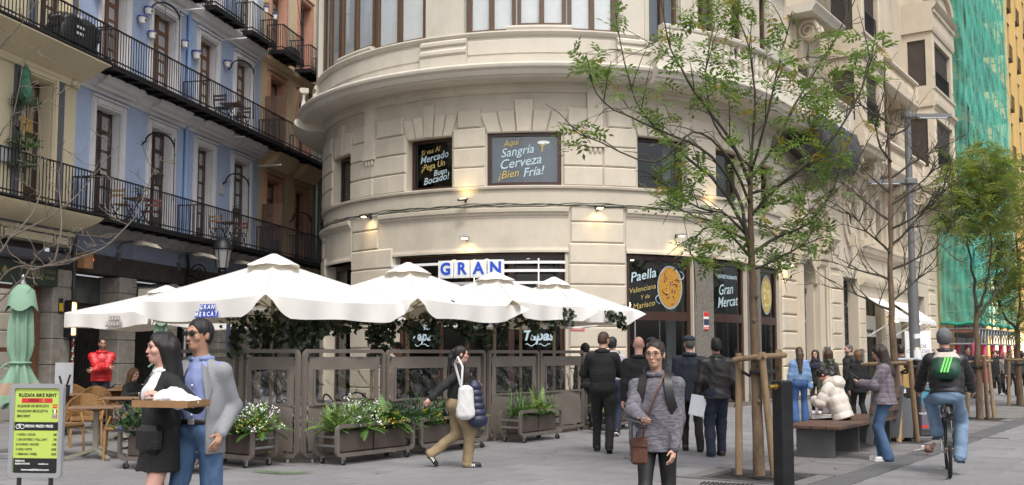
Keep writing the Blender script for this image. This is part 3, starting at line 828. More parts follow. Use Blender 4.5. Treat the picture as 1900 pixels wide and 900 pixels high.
k=MB();wslab(k,13.5,13.95,1.0,1.75,.28,.36);k.build('intercom',steel,wing)
k=MB();wslab(k,18.6,18.95,1.2,1.7,.03,.1);k.build('intercom',steel,wing)
k=MB();wslab(k,11.2,SE,-.02,.16,-.6,.3);k.build('plinth_step',stone_gr,wing)
# ---- bays
def bay(s0,s1,p,zs,name='bay_window'):
    root=None
    for li,(z0,z1)in enumerate(zs):
        k=MB()
        # belt and spandrel
        wsweep(k,[(z0,0),(z0,p+.02),(z0+.12,p+.06),(z0+.2,p+.16),(z0+.32,p+.16),(z0+.36,p+.05),(z0+.9,p+.02),(z0+.96,p+.09),(z0+1.06,p+.09),(z0+1.1,p),(z0+1.1,0)],s0,s1,9)
        # front frame and side frame around one window each
        zt=z1
        for a,b in((s0,s0+.55),(s1-.55,s1)):wslab(k,a,b,z0+1.1,zt,p-.28,p,9)
        wslab(k,s0+.55,s1-.55,zt-.35,zt,p-.28,p,9)
        for e0,e1 in((s0,s0+.25),(s1-.25,s1)):
            wslab(k,e0,e1,z0+1.1,zt,0,.22,9);wslab(k,e0,e1,zt-.35,zt,.22,p-.28,9)
        wslab(k,s0-.08,s1+.08,z0+.12,z0+.3,0,p+.02,9)
        b=k.build(name,stone_rt,wing)
        k=MB();wblock(k,s0+.14,s0+.42,z0+1.5,zt-.4,p-.03,p+.03,.03);wblock(k,s1-.42,s1-.14,z0+1.5,zt-.4,p-.03,p+.03,.03)
        wblock(k,s0+.5,s1-.5,z0+.45,z0+.85,p,p+.05,.03);k.build('panel',stone_rt,b)
        sh=mat('brown_roller_blind',(.085,.065,.055),.6,var=.15,scale=2)
        k=MB();wslab(k,s0+.56,s1-.56,z0+1.1,zt-.36,p-.2,p-.16,9);wslab(k,s0+.1,s0+.14,z0+1.1,zt-.36,.23,p-.29,9)
        w_=k.build('window',sh,b)
        k=MB()
        for z in np.arange(z0+1.2,zt-.4,.1):
            wslab(k,s0+.58,s1-.58,z,z+.05,p-.16,p-.14,9);wslab(k,s0+.085,s0+.1,z,z+.05,.25,p-.3,9)
        tag(k.build('blind_slats',sh,w_),kind='stuff')
        k=MB()
        for s in np.arange(s0+.6,s1-.56,.13):
            k.tube([W(s+.05*math.sin(q*3),z0+1.12+q*.85,p-.07+0.0)for q in np.linspace(0,1,7)],.012,4)
        for z in(z0+1.14,z0+1.98):wslab(k,s0+.56,s1-.56,z,z+.03,p-.09,p-.06,9)
        k.build('window_rail',iron,b)
    return
bay(15.35,18.25,1.3,[(8.85,12.2),(12.2,15.6),(15.6,19)])
bay(26.7,31.1,1.3,[(8.85,12.6),(12.6,16.2)])
k=MB();wsweep(k,[(16.2,0),(16.2,1.35),(16.35,1.4),(16.6,1.38),(17.2,1.36),(17.3,1.5),(17.5,1.6),(17.6,1.4),(17.6,0)],26.6,31.2,9)
arch_band(k,28.9,17.6,1.5,2.0,.9,1.5,.55,a0=.25,a1=math.pi-.25);wslab(k,27.3,30.5,17.6,18.4,.9,1.35,9)
k.build('pediment',stone_rt,wing,smooth=30)
for i in range(20):
    k=MB();s=26.75+i*.225;wslab(k,s,s+.12,17.08,17.22,1.36,1.46,9);k.build('dentil',stone_rt,wing)
k=MB();k.tube([W(24.5+.0*q,18.0+.5*(1-q/12)*math.sin(q),.6+.5*(1-q/12)*math.cos(q))for q in np.linspace(0,10,30)],.04,5);k.tube([W(25.6,18.2+.4*(1-q/12)*math.sin(q),.6+.4*(1-q/12)*math.cos(q))for q in np.linspace(0,10,30)],.04,5)
k.build('iron_scroll',iron,wing,smooth=60)
for s in(15.7,17.9):corbel(s,8.9,1.15,1.6,.5)
for s in(27.1,30.7):corbel(s,8.9,1.15,1.9,.55)
# balconies between the bays
def balus2(s0,s1,o,z0,n):
    k=MB();wsweep(k,[(z0-.3,0),(z0-.3,o-.1),(z0-.22,o+.02),(z0-.1,o+.12),(z0,o+.12),(z0,0)],s0,s1,9)
    wslab(k,s0,s1,z0,z0+.14,o-.1,o+.06,9);wsweep(k,[(z0+.82,o-.12),(z0+.82,o+.08),(z0+.9,o+.13),(z0+1.0,o+.1),(z0+1.0,o-.12)],s0,s1,9)
    b=k.build('balcony',stone_rt,wing,smooth=30)
    for a in(s0,s1-.35):
        kk=MB();wblock(kk,a,a+.35,z0+.14,z0+.82,o-.14,o+.1,.03);kk.build('pedestal',stone_rt,b)
    bb=MB();bb.lathe([(.06,0),(.04,.1),(.075,.24),(.045,.5),(.03,.58),(.06,.66),(.06,.7)],(0,0,0),8)
    me=bb.mesh('baluster',stone_rt,50)
    for i in range(n):link('baluster',me,b,W(s0+.45+(i+.5)*(s1-s0-.9)/n,z0+.13,o-.02))
balus2(18.35,24.8,1.0,12.35,24);balus2(18.35,25.6,1.0,8.95,26)
for s in(19.2,23.9):corbel(s,12.05,.85,1.3,.4)
# upper small balcony with iron rail at the top (seen from below) and carved bracket
k=MB();wsweep(k,[(12.9,0),(12.9,.85),(13.0,.9),(13.15,1.0),(13.2,1.0),(13.2,0)],11.3,14.6,9);k.build('upper_balcony',stone_lt,wing)
k=MB()
for s in np.arange(11.35,14.6,.12):k.tube([W(s,13.2,.95),W(s+.03,13.7,.97),W(s,14.2,.95)],.012,4)
k.build('upper_balcony_rail',iron,wing)
corbel(12.3,12.9,.7,1.6,.5,'carved_bracket')
for a,b,z0,z1 in((12.0,13.2,9.4,12.5),(20,21.2,9.1,11.8),(22.3,23.5,9.1,11.8),(20,21.2,12.5,15.3),(22.3,23.5,12.5,15.3)):
    k=MB();wslab(k,a,b,z0,z1,.0,.03,9);f=k.build('window',mat('brown_roller_blind',(0,0,0)),wing)
    k=MB();wslab(k,a-.18,a,z0,z1+.2,-.02,.1,9);wslab(k,b,b+.18,z0,z1+.2,-.02,.1,9);wslab(k,a,b,z1,z1+.2,-.02,.1,9);k.build('surround',stone_rt,f)

# ================================================================== scaffold with green netting
net=bpy.data.materials.new('green_debris_net');net.use_nodes=True
_n=net.node_tree.nodes;_l=net.node_tree.links;_b=_n['Principled BSDF'];_b.inputs['Base Color'].default_value=(.11,.58,.43,1);_b.inputs['Roughness'].default_value=.7
_tc=_n.new('ShaderNodeTexCoord');_ns=_n.new('ShaderNodeTexNoise');_ns.inputs['Scale'].default_value=.9;_ns.inputs['Detail'].default_value=7
_mp=_n.new('ShaderNodeMapping');_mp.inputs['Scale'].default_value=(2.2,2.2,.5);_l.new(_tc.outputs['Object'],_mp.inputs[0]);_l.new(_mp.outputs[0],_ns.inputs['Vector'])
_mr=_n.new('ShaderNodeMapRange');_mr.inputs['From Min'].default_value=.3;_mr.inputs['From Max'].default_value=.7;_mr.inputs['To Min'].default_value=.25;_mr.inputs['To Max'].default_value=.62
_l.new(_ns.outputs['Fac'],_mr.inputs[0]);_l.new(_mr.outputs[0],_b.inputs['Alpha'])
sc=empty('scaffold',W(32.6,0,0),0,'tall tube scaffold wrapped in green debris netting','scaffold')
S0,S1,P=32.35,44.5,1.6
lev=list(np.arange(2.6,27,2.1));galv=mat('galvanised_tube',(.32,.35,.36),.4,metal=.6,var=.15)
orange=mat('orange_deck_edge',(.38,.13,.05),.7,var=.2,scale=4)
for i,s in enumerate(np.linspace(S0,S1,6)):
    for o in(.35,P):
        k=MB();k.tube([W(s,0,o),W(s,27,o)],.045,6);rel(sc,k).build('standard',galv,sc)
for z in lev:
    k=MB()
    for o in(.35,P):
        for dz in(0,1.0):k.tube([W(S0,z+dz,o),W(S1,z+dz,o)],.035,5)
    for s in np.linspace(S0,S1,6):
        for dz in(0,1.0):k.tube([W(s,z+dz,.3),W(s,z+dz,P+.05)],.035,5)
    rel(sc,k).build('ledger',galv,sc)
    k=MB();wslab(k,S0+.03,S1,z-.02,z+.04,.4,P-.06,9);wslab(k,S0-.03,S0,z,z+.2,.4,P-.06,9);wslab(k,S0,S1,z,z+.2,P-.05,P-.02,9)
    rel(sc,k).build('deck',orange,sc)
k=MB()
for i,z in enumerate(lev[:-1]):
    ss=np.linspace(S0,S1,6)
    for j in range(5):k.tube([W(ss[j]if(i+j)%2 else ss[j+1],z,P+.04),W(ss[j+1]if(i+j)%2 else ss[j],z+2.1,P+.04)],.028,5)
    k.tube([W(S0-.04,z,.4 if i%2 else P),W(S0-.04,z+2.1,P if i%2 else .4)],.028,5)
rel(sc,k).build('brace',galv,sc)
def netsheet(fn,nu,nv):
    V=[];Q=[]
    for i in range(nu+1):
        for j in range(nv+1):V.append(tuple(Vector(fn(i/nu,j/nv))-sc.location))
    for i in range(nu):
        for j in range(nv):Q.append((i*(nv+1)+j,(i+1)*(nv+1)+j,(i+1)*(nv+1)+j+1,i*(nv+1)+j+1))
    me=np_mesh('net',V,Q,net);o=link('net',me,sc);return o
def rip(a,b):return .06*math.sin(a*37+3*math.sin(b*21))*(.4+.6*abs(math.sin(b*math.pi*11.5)))+.03*math.sin(b*90+a*11)
netsheet(lambda a,b:W(S0+a*(S1-S0),3.0+b*24+.1*math.sin(a*40)*(1-b)**8,P+.12+rip(a*3,b)),120,90)
netsheet(lambda a,b:W(S0-.1-rip(a,b),3.0+b*24,.1+a*(P+.02)),18,90)
k=MB();k.tube([W(S0+x*(S1-S0),3.0+.05*math.sin(x*30),P+.14)for x in np.linspace(0,1,60)],.09,6);k.tube([W(S0-.12,3.0+.04*math.sin(x*9),.1+x*P)for x in np.linspace(0,1,10)],.09,6)
rel(sc,k).build('net_hem',mat('green_net_roll',(.02,.30,.20),.7,var=.2),sc,smooth=180)
for z in(2.0,2.75):  # gantry truss over the pavement
    k=MB();k.tube([W(S0,z,P+.1),W(S1,z,P+.1)],.05,6);k.tube([W(S0-.05,z,.1),W(S0-.05,z,P)],.05,6);rel(sc,k).build('gantry_beam',galv,sc)
k=MB()
for s in np.arange(S0+.4,S1,.8):k.tube([W(s,2.0,P+.1),W(s+.4,2.75,P+.1),W(s+.8,2.0,P+.1)],.03,5)
rel(sc,k).build('gantry_lattice',galv,sc)
pinkm=mat('pink_foam_wrap',(.52,.08,.16),.7,var=.15,scale=5)
for s in np.linspace(S0,S1,6):
    for o in(.35,P):
        k=MB();p=W(s,0,o);k.lathe([(.13,.05),(.14,.1),(.14,2.0),(.12,2.05)],p,10);rel(sc,k).build('foam_sleeve',pinkm,sc,smooth=50)
k=MB()
for i in range(9):
    s=33+i*.85;w_=[W(s+q*.5,6.6+.35*math.sin(q*7+i)-.3*q,P-.2-.12*math.sin(q*9))for q in np.linspace(0,1.9,8)]
    k.tube(w_,[.1,.2,.28,.22,.3,.2,.24,.1],7,flat=.35)
k.build('blue_tarpaulin',mat('bright_blue_tarp',(.01,.07,.42),.5,var=.25,scale=6),None,smooth=180,label='crumpled bright blue tarpaulin lying on a scaffold deck behind the green net',cat='tarpaulin')

# ================================================================== yellow house beyond
ych=empty('yellow_house',(0,0,0),0,'deep yellow apartment house with tall narrow windows beyond the scaffold','building')
yel=mat('ochre_yellow_render',(.66,.47,.19),.8,var=.05,scale=1)
k=MB();wslab(k,32.25,90,3.2,32,-.6,-.02,9);wslab(k,32.25,36,0,3.2,-.6,-.02,9);wslab(k,44,90,0,3.2,-.6,-.02,9);wslab(k,36,44,0,3.2,-3,-2.9,9);k.build('wall',yel,ych)
k=MB();wslab(k,36,44,2.4,3.2,-.3,.05,9);k.build('shop_fascia',black_pl,ych)
goods=[mat('goods_%d'%i,c,.6)for i,c in enumerate([(.4,.05,.05),(.5,.35,.05),(.35,.3,.28),(.1,.1,.12)])]
for i in range(14):
    k=MB();z=.6+random.random()*1.2;s=36.3+i*.55;wslab(k,s,s+.3,z,z+.45,-2.4,-2.2,9);k.build('hanging_goods',random.choice(goods),ych)
for i in range(11):
    s=45.0+i*3.6
    for j in range(7):
        z=4.2+j*3.6
        k=MB();wslab(k,s,s+1.1,z,z+2.6,-.02,.015,9);f=k.build('window',mat('dark_brown_shutter',(.05,.035,.025),.6),ych)
        k=MB();wslab(k,s-.25,s-.02,z-.1,z+2.9,-.02,.12,9);wslab(k,s+1.12,s+1.35,z-.1,z+2.9,-.02,.12,9);wslab(k,s-.25,s+1.35,z+2.62,z+2.9,-.02,.14,9);k.build('surround',yel,f)
        k=MB();wslab(k,s-.1,s+1.2,z-.12,z-.06,0,.28,9)
        for x in np.arange(s-.08,s+1.2,.16):k.tube([W(x,z-.08,.26),W(x,z+.9,.26)],.01,4)
        wslab(k,s-.1,s+1.2,z+.9,z+.93,.25,.28,9);k.build('balcony',iron,f)
for i in range(11):
    k=MB();s=44.3+i*3.6;wslab(k,s,s+.45,3.4,32,-.02,.2,9);k.build('pilaster',yel,ych)
k=MB();wslab(k,46,60,1.2,3.0,.02,.08,9);k.build('lit_shop_window',mat('lit_shopfront',(.8,.65,.4),var=.3,scale=.8,emit=(1,.68,.3),estr=2.2),ych)
k=MB();wslab(k,45.5,45.75,.3,6.5,.1,.35,9);k.build('lit_sign_strip',mat('lit_sign_warm',(.9,.7,.4),var=0,emit=(1,.75,.4),estr=3),ych)
pot_t=mat('terracotta',(.26,.09,.045),.8,var=.15)
# ================================================================== left side of the narrow street: cream, blue, ochre and green-grey houses
LD=Vector((.2039,.979,0)).normalized();LN=Vector((.979,-.2039,0)).normalized();LO=Vector((-11.3,22.6,0));LANG=math.atan2(LD.y,LD.x)
def Lp(s,z,o=0.0):return LO+LD*s+LN*o+Vector((0,0,z))
MFL=Matrix((LD,LN,(0,0,1))).transposed()
def lbox(k,s0,s1,z0,z1,o0,o1,b=0.0):
    k.box(Lp((s0+s1)/2,(z0+z1)/2,(o0+o1)/2),(s1-s0,o1-o0,z1-z0),b=b,M=MFL);return k
def lsweep(k,prof,s0,s1):
    n=len(prof);vs=[Lp(s0,z,o)for z,o in prof]+[Lp(s1,z,o)for z,o in prof]
    k.add(vs,[(i,i+n,(i+1)%n+n,(i+1)%n)for i in range(n)]+[tuple(range(n)),tuple(range(n,2*n))[::-1]]);return k
blue=mat('powder_blue_render',(.36,.445,.62),.85,var=.06,scale=1.5,bump=.1,bscale=20,dirt=.35)
blue_dk=mat('grey_blue_render',(.17,.20,.27),.85,var=.1,scale=2,dirt=.3)
white_st=mat('white_stucco',(.62,.61,.62),.8,var=.05,scale=3,bump=.08,bscale=20,dirt=.25)
cream_l=mat('butter_cream_render',(.62,.54,.37),.85,var=.04,scale=1.5,dirt=.2)
ochre=mat('ochre_render',(.68,.53,.35),.85,var=.07,scale=1.3,bump=.1,bscale=20,dirt=.4)
terra=mat('terracotta_trim',(.50,.26,.18),.8,var=.1,scale=3,dirt=.2)
grey_tr=mat('slate_grey_trim',(.115,.12,.14),.7,var=.1,scale=4)
grgreen=mat('pale_green_grey_render',(.36,.40,.35),.85,var=.06,scale=2,dirt=.2)
HOUSES={}
def house(name_label,s0,s1,m,ops,z0=4.52,z1=16.2):
    h=empty('town_house',Lp((s0+s1)/2,0,0),0,name_label,'building','old houses along the narrow street')
    k=MB()
    zs=sorted({z0,z1}|{o[2]for o in ops}|{o[3]for o in ops});zs=[z for z in zs if z0<=z<=z1]
    for a,b in zip(zs[:-1],zs[1:]):
        rows=sorted([o for o in ops if o[2]<=a and o[3]>=b])
        for p,q in ranges(rows,s0,s1):lbox(k,p,q,a,b,-.6,0)
    relb(h,k).build('wall',m,h);return h
def relb(h,k):k.v=[tuple(Vector(p)-h.location)for p in k.v];return k
def hp(h,k,name,m,parent=None,smooth=None,kind=None):
    o=relb(h,k).build(name,m,parent or h,smooth=smooth);return tag(o,kind=kind)
def tall_door(h,a,b,z0,z1,wood,trim,fw=.2,depth=.27,splay=.0,glassm=None,rows=5):
    """French door: moulded surround, deep reveal, leaf with panes"""
    k=MB()
    for x0,x1 in((a-fw,a),(b,b+fw)):
        lbox(k,x0,x1,z0,z1+fw,-.02,.05);lbox(k,x0+.03,x1-.07 if x0<a else x1-.03,z0,z1+fw-.05,.05,.085)
    lbox(k,a,b,z1,z1+fw,-.02,.05);lbox(k,a,b,z1+.05,z1+fw-.04,.05,.085)
    lbox(k,a-fw-.03,b+fw+.03,z1+fw,z1+fw+.05,-.02,.12)
    for x in(a,b-.02):lbox(k,x,x+.02,z0,z1,-depth,-.02)
    lbox(k,a+.02,b-.02,z1-.02,z1,-depth,-.02)
    sur=hp(h,k,'door_surround',trim)
    k=MB();o=-depth+.06;m_=(a+b)/2
    for x0,x1 in((a+.02,a+.12),(m_-.07,m_+.07),(b-.12,b-.02)):lbox(k,x0,x1,z0,z1-.02,o-.06,o)
    zz=[z0+.55+i*(z1-.1-z0-.55)/rows for i in range(rows+1)]
    for x0,x1 in((a+.12,m_-.07),(m_+.07,b-.12)):
        lbox(k,x0,x1,z0,z0+.55,o-.05,o-.015);lbox(k,x0+.06,x1-.06,z0+.1,z0+.45,o-.015,o)
        for i,z in enumerate(zz):lbox(k,x0,x1,z-.03,z+.03+(.05 if i==rows-1 else 0),o-.05,o-.005)
    d=hp(h,k,'balcony_door',wood)
    for x0,x1 in((a+.12,m_-.07),(m_+.07,b-.12)):
        for z,zn in zip(zz[:-1],zz[1:]):
            kk=MB();lbox(kk,x0,x1,z+.03,zn-.03,o-.04,o-.03);hp(h,kk,'pane',darkglass,d)
    k=MB();lbox(k,a+.03,b-.03,z0,z1,o-.16,o-.12);hp(h,k,'curtain',glassm or curtain,d)
    return d
UPP=[(3.38,4.42,8.62,11.25),(5.72,6.95,8.62,11.25),(8.35,9.4,8.62,11.25),(10.75,11.8,8.62,11.25)]
LOW=[(3.2,4.3,4.82,7.85),(5.78,6.86,4.82,7.85),(8.35,9.3,4.82,7.85),(10.72,11.82,4.82,7.85)]
UPP=[(s0,s1,a,b)for(s0,s1,a,b)in UPP];TOP3=[(6.1,7.1,12.1,14.8),(8.55,9.5,12.1,14.8),(11.05,11.95,12.1,14.8),(3.5,4.5,12.1,14.8)]
hb=house('powder blue house with white stone door surrounds and long iron balconies',2.42,12.55,blue,sorted(LOW)+sorted(UPP)+sorted(TOP3),4.52)
for d in LOW:tall_door(hb,*d,wood_dk,white_st,glassm=curtain)
for d in UPP:tall_door(hb,*d,wood_red,white_st,glassm=curtain)
for d in sorted(TOP3):tall_door(hb,*d,wood_mid,white_st,glassm=curtain)
k=MB();lsweep(k,[(11.62,0),(11.62,.05),(11.7,.08),(11.76,.2),(11.88,.26),(11.95,.3),(12.02,.3),(12.02,0)],2.42,12.55);hp(hb,k,'cornice',white_st)
cl=[(8.18,0),(8.18,.06),(8.25,.09),(8.3,.2),(8.42,.26),(8.46,.4),(8.53,.44),(8.53,0)]
k=MB();lsweep(k,cl,2.42,12.55);hp(hb,k,'cornice',white_st)
for c in(3.75,6.3,8.85,11.3):
    k=MB();lsweep(k,[(8.26,.1),(8.26,.24),(8.32,.28),(8.36,.42),(8.46,.52),(8.52,.56),(8.52,.1)],c-.85,c+.85);hp(hb,k,'balcony_bracket',white_st)
k=MB();lsweep(k,[(4.45,0),(4.45,.06),(4.5,.2),(4.6,.26),(4.68,.4),(4.74,.44),(4.74,0)],2.42,12.55);hp(hb,k,'cornice',mat('dark_grey_stucco',(.26,.25,.24),.85,var=.2,scale=3))  # lowest cornice in a darker grey than the white ones above
k=MB();k.tube([Lp(7.6,z,.08)for z in(4.6,8,8.1,11.4,11.6,12,16)],.065,8);hp(hb,k,'downpipe',mat('blue_painted_pipe',(.22,.34,.58),.5,var=.05),smooth=60)
# ochre house
OLOW=[(13.2,14.3,4.82,7.6),(15.6,16.6,4.82,7.6)];OUP=[(13.3,14.4,8.62,11.3),(15.75,16.75,8.62,11.3)];OTP=[(13.3,14.4,12.2,14.9),(15.75,16.75,12.2,14.9)]
ho=house('ochre house with terracotta door surrounds next to the blue house',12.55,17.35,ochre,OLOW+OUP+OTP,4.52)
for d in OLOW+OUP+OTP:tall_door(ho,*d,wood_mid if d in OLOW else wood_dk,terra,fw=.2,depth=.3,rows=4)
k=MB();lsweep(k,[(11.75,0),(11.75,.06),(11.83,.16),(11.95,.18),(11.95,0)],12.55,17.35);hp(ho,k,'cornice',ochre)
k=MB();lsweep(k,cl,12.55,17.35);hp(ho,k,'cornice',ochre)
k=MB();lsweep(k,[(4.45,0),(4.45,.2),(4.6,.3),(4.74,.4),(4.74,0)],12.55,17.35);hp(ho,k,'cornice',ochre)
for c in(13.8,16.2):
    k=MB();lsweep(k,[(8.0,0),(8.0,.2),(8.3,.5),(8.52,.62),(8.52,0)],c-.8,c+.8);hp(ho,k,'balcony_bracket',ochre)
# green-grey house at the end
hg=house('pale green grey house with dark windows at the far end of the narrow street',17.35,40,grgreen,[(18.0,19.1,4.9,7.4),(18.0,19.1,8.7,11.3),(20.4,21.5,4.9,7.4),(20.4,21.5,8.7,11.3)],0)
for z0 in(4.9,8.7):
    for a in(18.0,20.4):tall_door(hg,a,a+1.1,z0,z0+2.5,wood_dk,grgreen,fw=.15,depth=.25,rows=3)
for i in range(9):
    k=MB();lbox(k,17.4,17.98,4.6+i*.48,4.63+i*.48,0,.02);hp(hg,k,'groove_course',grey_tr)
k=MB();lbox(k,17.36,17.5,.1,18,.0,.12);hp(hg,k,'downpipe',steel)
# cream house
CLOW=[(.52,1.5,4.85,7.95)];CUP=[(.9,1.9,8.65,11.3),(-2.3,-1.2,8.65,11.3)]
hc=house('butter cream house with slate grey window trim at the left edge',-7,2.42,cream_l,[(-2.6,-1.6,4.85,7.95)]+CLOW+sorted(CUP),4.1)
for d in CLOW+[(-2.6,-1.6,4.85,7.95)]:tall_door(hc,*d,wood_dk,cream_l,fw=.16,depth=.4,rows=2)
for d in CUP:tall_door(hc,*d,wood_dk,cream_l,fw=.16,depth=.3,rows=3)
for(a,b,z0,z1)in CLOW+CUP:
    k=MB();lbox(k,a-.38,a-.17,z0,z1+.38,-.01,.07);lbox(k,b+.17,b+.38,z0,z1+.38,-.01,.07);lbox(k,a-.17,b+.17,z1+.22,z1+.38,-.01,.07)
    hp(hc,k,'trim',grey_tr)
k=MB();lsweep(k,[(8.05,0),(8.05,.08),(8.2,.12),(8.3,.35),(8.5,.75),(8.56,.95),(8.6,.95),(8.6,0)],-7,2.42);hp(hc,k,'balcony_slab',cream_l,smooth=30)
k=MB();lsweep(k,[(4.35,0),(4.35,.1),(4.5,.2),(4.62,.55),(4.74,.85),(4.8,.9),(4.8,0)],-7,2.42);hp(hc,k,'balcony_slab',cream_l,smooth=30)
for z0 in(4.05,):
    for a,b in((-4.5,-2.2),(-2.1,-.4),(-.3,-.1),(0,1.75),(1.82,2.35)):
        k=MB();w=.03
        for q in((a,b,z0+.06,z0+.06+w),(a,b,z0+.27,z0+.27+w),(a,a+w,z0+.06,z0+.3),(b-w,b,z0+.06,z0+.3)):lbox(k,*q,0,.012)
        hp(hc,k,'frieze_panel',grey_tr)
k=MB();lsweep(k,[(4.42,.18),(4.44,.24),(4.47,.22),(4.45,.16)],-7,2.42);hp(hc,k,'trim',grey_tr)

# ---- iron balconies (floor grid, rail, bars)
def railing(k,s0,s1,z0,h,o,n=None,ends=(),inner=None):
    for z in(z0+h,z0+.1):k.bar(Lp(s0,z,o),Lp(s1,z,o),.05 if z>z0+.5 else .03,.03)
    n=n or int((s1-s0)/.115)
    for i in range(n+1):
        s=s0+(s1-s0)*i/n;k.bar(Lp(s,z0,o),Lp(s,z0+h,o),.018,.018)
    for e in ends:
        for z in(z0+h,z0+.1):k.bar(Lp(e,z,.03),Lp(e,z,o),.03,.03)
        for i in range(7):k.bar(Lp(e,z0,.05+(o-.05)*i/7),Lp(e,z0+h,.05+(o-.05)*i/7),.02,.02)
def iron_floor(k,s0,s1,z,o):
    lbox(k,s0,s1,z-.05,z,0,o+.04)
    k.bar(Lp(s0,z-.06,o),Lp(s1,z-.06,o),.06,.12);k.bar(Lp(s0,z-.09,o*.5),Lp(s1,z-.09,o*.5),.05,.08)
    s=s0
    while s<s1:k.bar(Lp(s,z-.1,0),Lp(s,z-.1,o),.05,.1);s+=.62
def balcony(h,s0,s1,z,o,ends,fl=True,hh=.98):
    k=MB()
    if fl:iron_floor(k,s0,s1,z,o)
    else:lbox(k,s0,s1,z-.03,z+.02,0,o+.03)
    b=hp(h,k,'balcony',iron)
    k=MB();railing(k,s0,s1,z,hh,o,ends=ends);hp(h,k,'railing',iron,b);return b
balcony(hc,-6.5,2.36,4.86,.9,(2.33,),False);balcony(hb,2.42,12.5,4.86,.9,(2.5,7.3,12.45));balcony(ho,12.6,17.3,4.86,.9,(12.65,15.1));balcony(hg,17.4,23,4.86,.9,())
balcony(hc,-6.5,2.36,8.65,.95,(2.33,),False,.9);balcony(hb,2.42,12.5,8.65,.95,(2.5,7.4,12.45),hh=.9);balcony(ho,12.6,17.3,8.65,.95,(12.65,15.0),hh=.9);balcony(hg,17.4,23,8.65,.8,())
for a,b in((5.6,7.5),(8.1,10.0),(10.6,12.4),(3.0,4.9)):balcony(hb,a,b,12.1,.62,(a,b),hh=.95)
for a,b in((12.95,14.8),(15.4,17.1)):balcony(ho,a,b,12.15,.62,(a,b),hh=.9)
# gauze panel at ochre first floors
for s_,z_ in((12.7,4.9),(12.75,8.7)):
    k=MB();lbox(k,s_,s_+.02,z_,z_+1.75,.1,.85);hp(ho,k,'lattice_screen',mat('rusty_lattice',(.12,.07,.045),.8,alpha=.5,var=.2,scale=20))

# ---- ground floors
shopm=mat('near_black_front',(.045,.035,.03),.8,var=.35,scale=3,dirt=.3)  # one near-black brown for the lintel band and the recess backs
st_pil=mat('weathered_limestone',(.28,.255,.215),.85,var=.2,scale=5,bump=.3,bscale=30,dirt=.5)
k=MB();lbox(k,2.42,12.55,4.03,4.52,-.6,.02);lbox(k,12.55,17.35,4.03,4.52,-.6,.02);hp(hb,k,'fascia_band',blue_dk)
for a in(2.6,5.0,8.0):
    k=MB();lbox(k,a,a+1.7,4.1,4.32,.02,.035);hp(hb,k,'fascia_panel',blue_dk)
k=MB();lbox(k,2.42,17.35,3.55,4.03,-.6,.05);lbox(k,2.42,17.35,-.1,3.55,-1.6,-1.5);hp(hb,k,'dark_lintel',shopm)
PIL=[(1.72,2.55),(4.45,5.25),(7.05,7.4),(9.9,10.7),(12.3,13.0),(15.3,16.0)]
for a,b in PIL:
    z=0.0
    while z<3.5:
        h_=.62 if z<3.0 else 3.53-z
        k=MB();lbox(k,a+.004,b-.004,z+.006,z+h_-.006,-.6,.06,b=.02);hp(hb,k,'stone_block',st_pil);z+=h_
    k=MB();lbox(k,a+.03,b-.03,0,3.53,-.6,.03);hp(hb,k,'pier',st_pil)
gate_m=mat('dark_accordion_gate',(.03,.026,.024),.55,metal=.4,var=.3,scale=6)
for a,b in((2.6,4.4),(5.3,7.0),(7.45,9.85),(10.75,12.25),(13.05,15.25)):
    k=MB();lbox(k,a,b,0,3.5,-.55,-.5);g=hp(hb,k,'folding_gate',gate_m)
    k=MB()
    for s in np.arange(a+.06,b,.125):
        k.bar(Lp(s,.02,-.42),Lp(s,2.6,-.42),.035,.03)
    for z in(.35,.8,1.3,1.8,2.3):
        for i,s in enumerate(np.arange(a+.06,b-.1,.125)):k.bar(Lp(s,z,-.40),Lp(s+.125,z+(.1 if i%2 else-.1),-.40),.02,.012)
    hp(hb,k,'gate_bars',gate_m,g);k=MB();lbox(k,a,b,2.62,2.75,-.5,-.38);hp(hb,k,'gate_rail',gate_m,g)
    k=MB();lbox(k,a+.04,b-.04,2.8,3.45,-.5,-.46);hp(hb,k,'transom_pane',mat('dull_glass',(.06,.07,.065),.2,var=.2),g)
# tapas bar front in the cream house
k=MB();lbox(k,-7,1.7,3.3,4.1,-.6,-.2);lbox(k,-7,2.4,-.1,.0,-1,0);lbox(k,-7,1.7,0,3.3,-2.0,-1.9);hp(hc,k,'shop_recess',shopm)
k=MB();lbox(k,-7,1.9,3.62,3.86,-.1,.42,b=.05);hp(hc,k,'awning_box',mat('charcoal_awning_box',(.05,.055,.065),.5,var=.1))
dg=mat('bottle_green_board',(.012,.03,.022),.4,var=.1);gp=mat('dull_gold_print',(.24,.2,.09),.5,var=.1)
sg2=empty('shop_sign',Lp(0,3.35,.1),LANG,'dark green fascia board with gold TAPAS lettering under the awning box','sign')
k=MB();k.box((-.7,0,0),(4.9,.1,.52));k.build('board',dg,sg2)
for tx,x,z,sz in(('TAPAS',.9,0,.3),('COCINA DE',1.45,.07,.1),('MERCADO',1.45,-.08,.1),('Bar',.45,.07,.1),('Tinto',.45,-.07,.1),('MERCADO',-1.5,0,.22)):
    lettering(tx,sz,gp,sg2,frameM((x,-.055,z),(1,0,0),(0,0,1)),sx=.75)
for x in(-.1,-.55):
    k=MB();k.prism([(0,.12),(.1,0),(0,-.12),(-.1,0)],(0,-.01,0),(x,-.051,0));k.build('diamond',gp,sg2)
k=MB()
for a,b in((-.55,-.4),(.0,.12),(1.48,1.62)):lbox(k,a,b,.6,3.05,-.32,-.2)
for z in(.62,1.55,2.98):lbox(k,-.55,1.62,z,z+.1,-.33,-.21)
w_=hp(hc,k,'bar_window',wood_red)
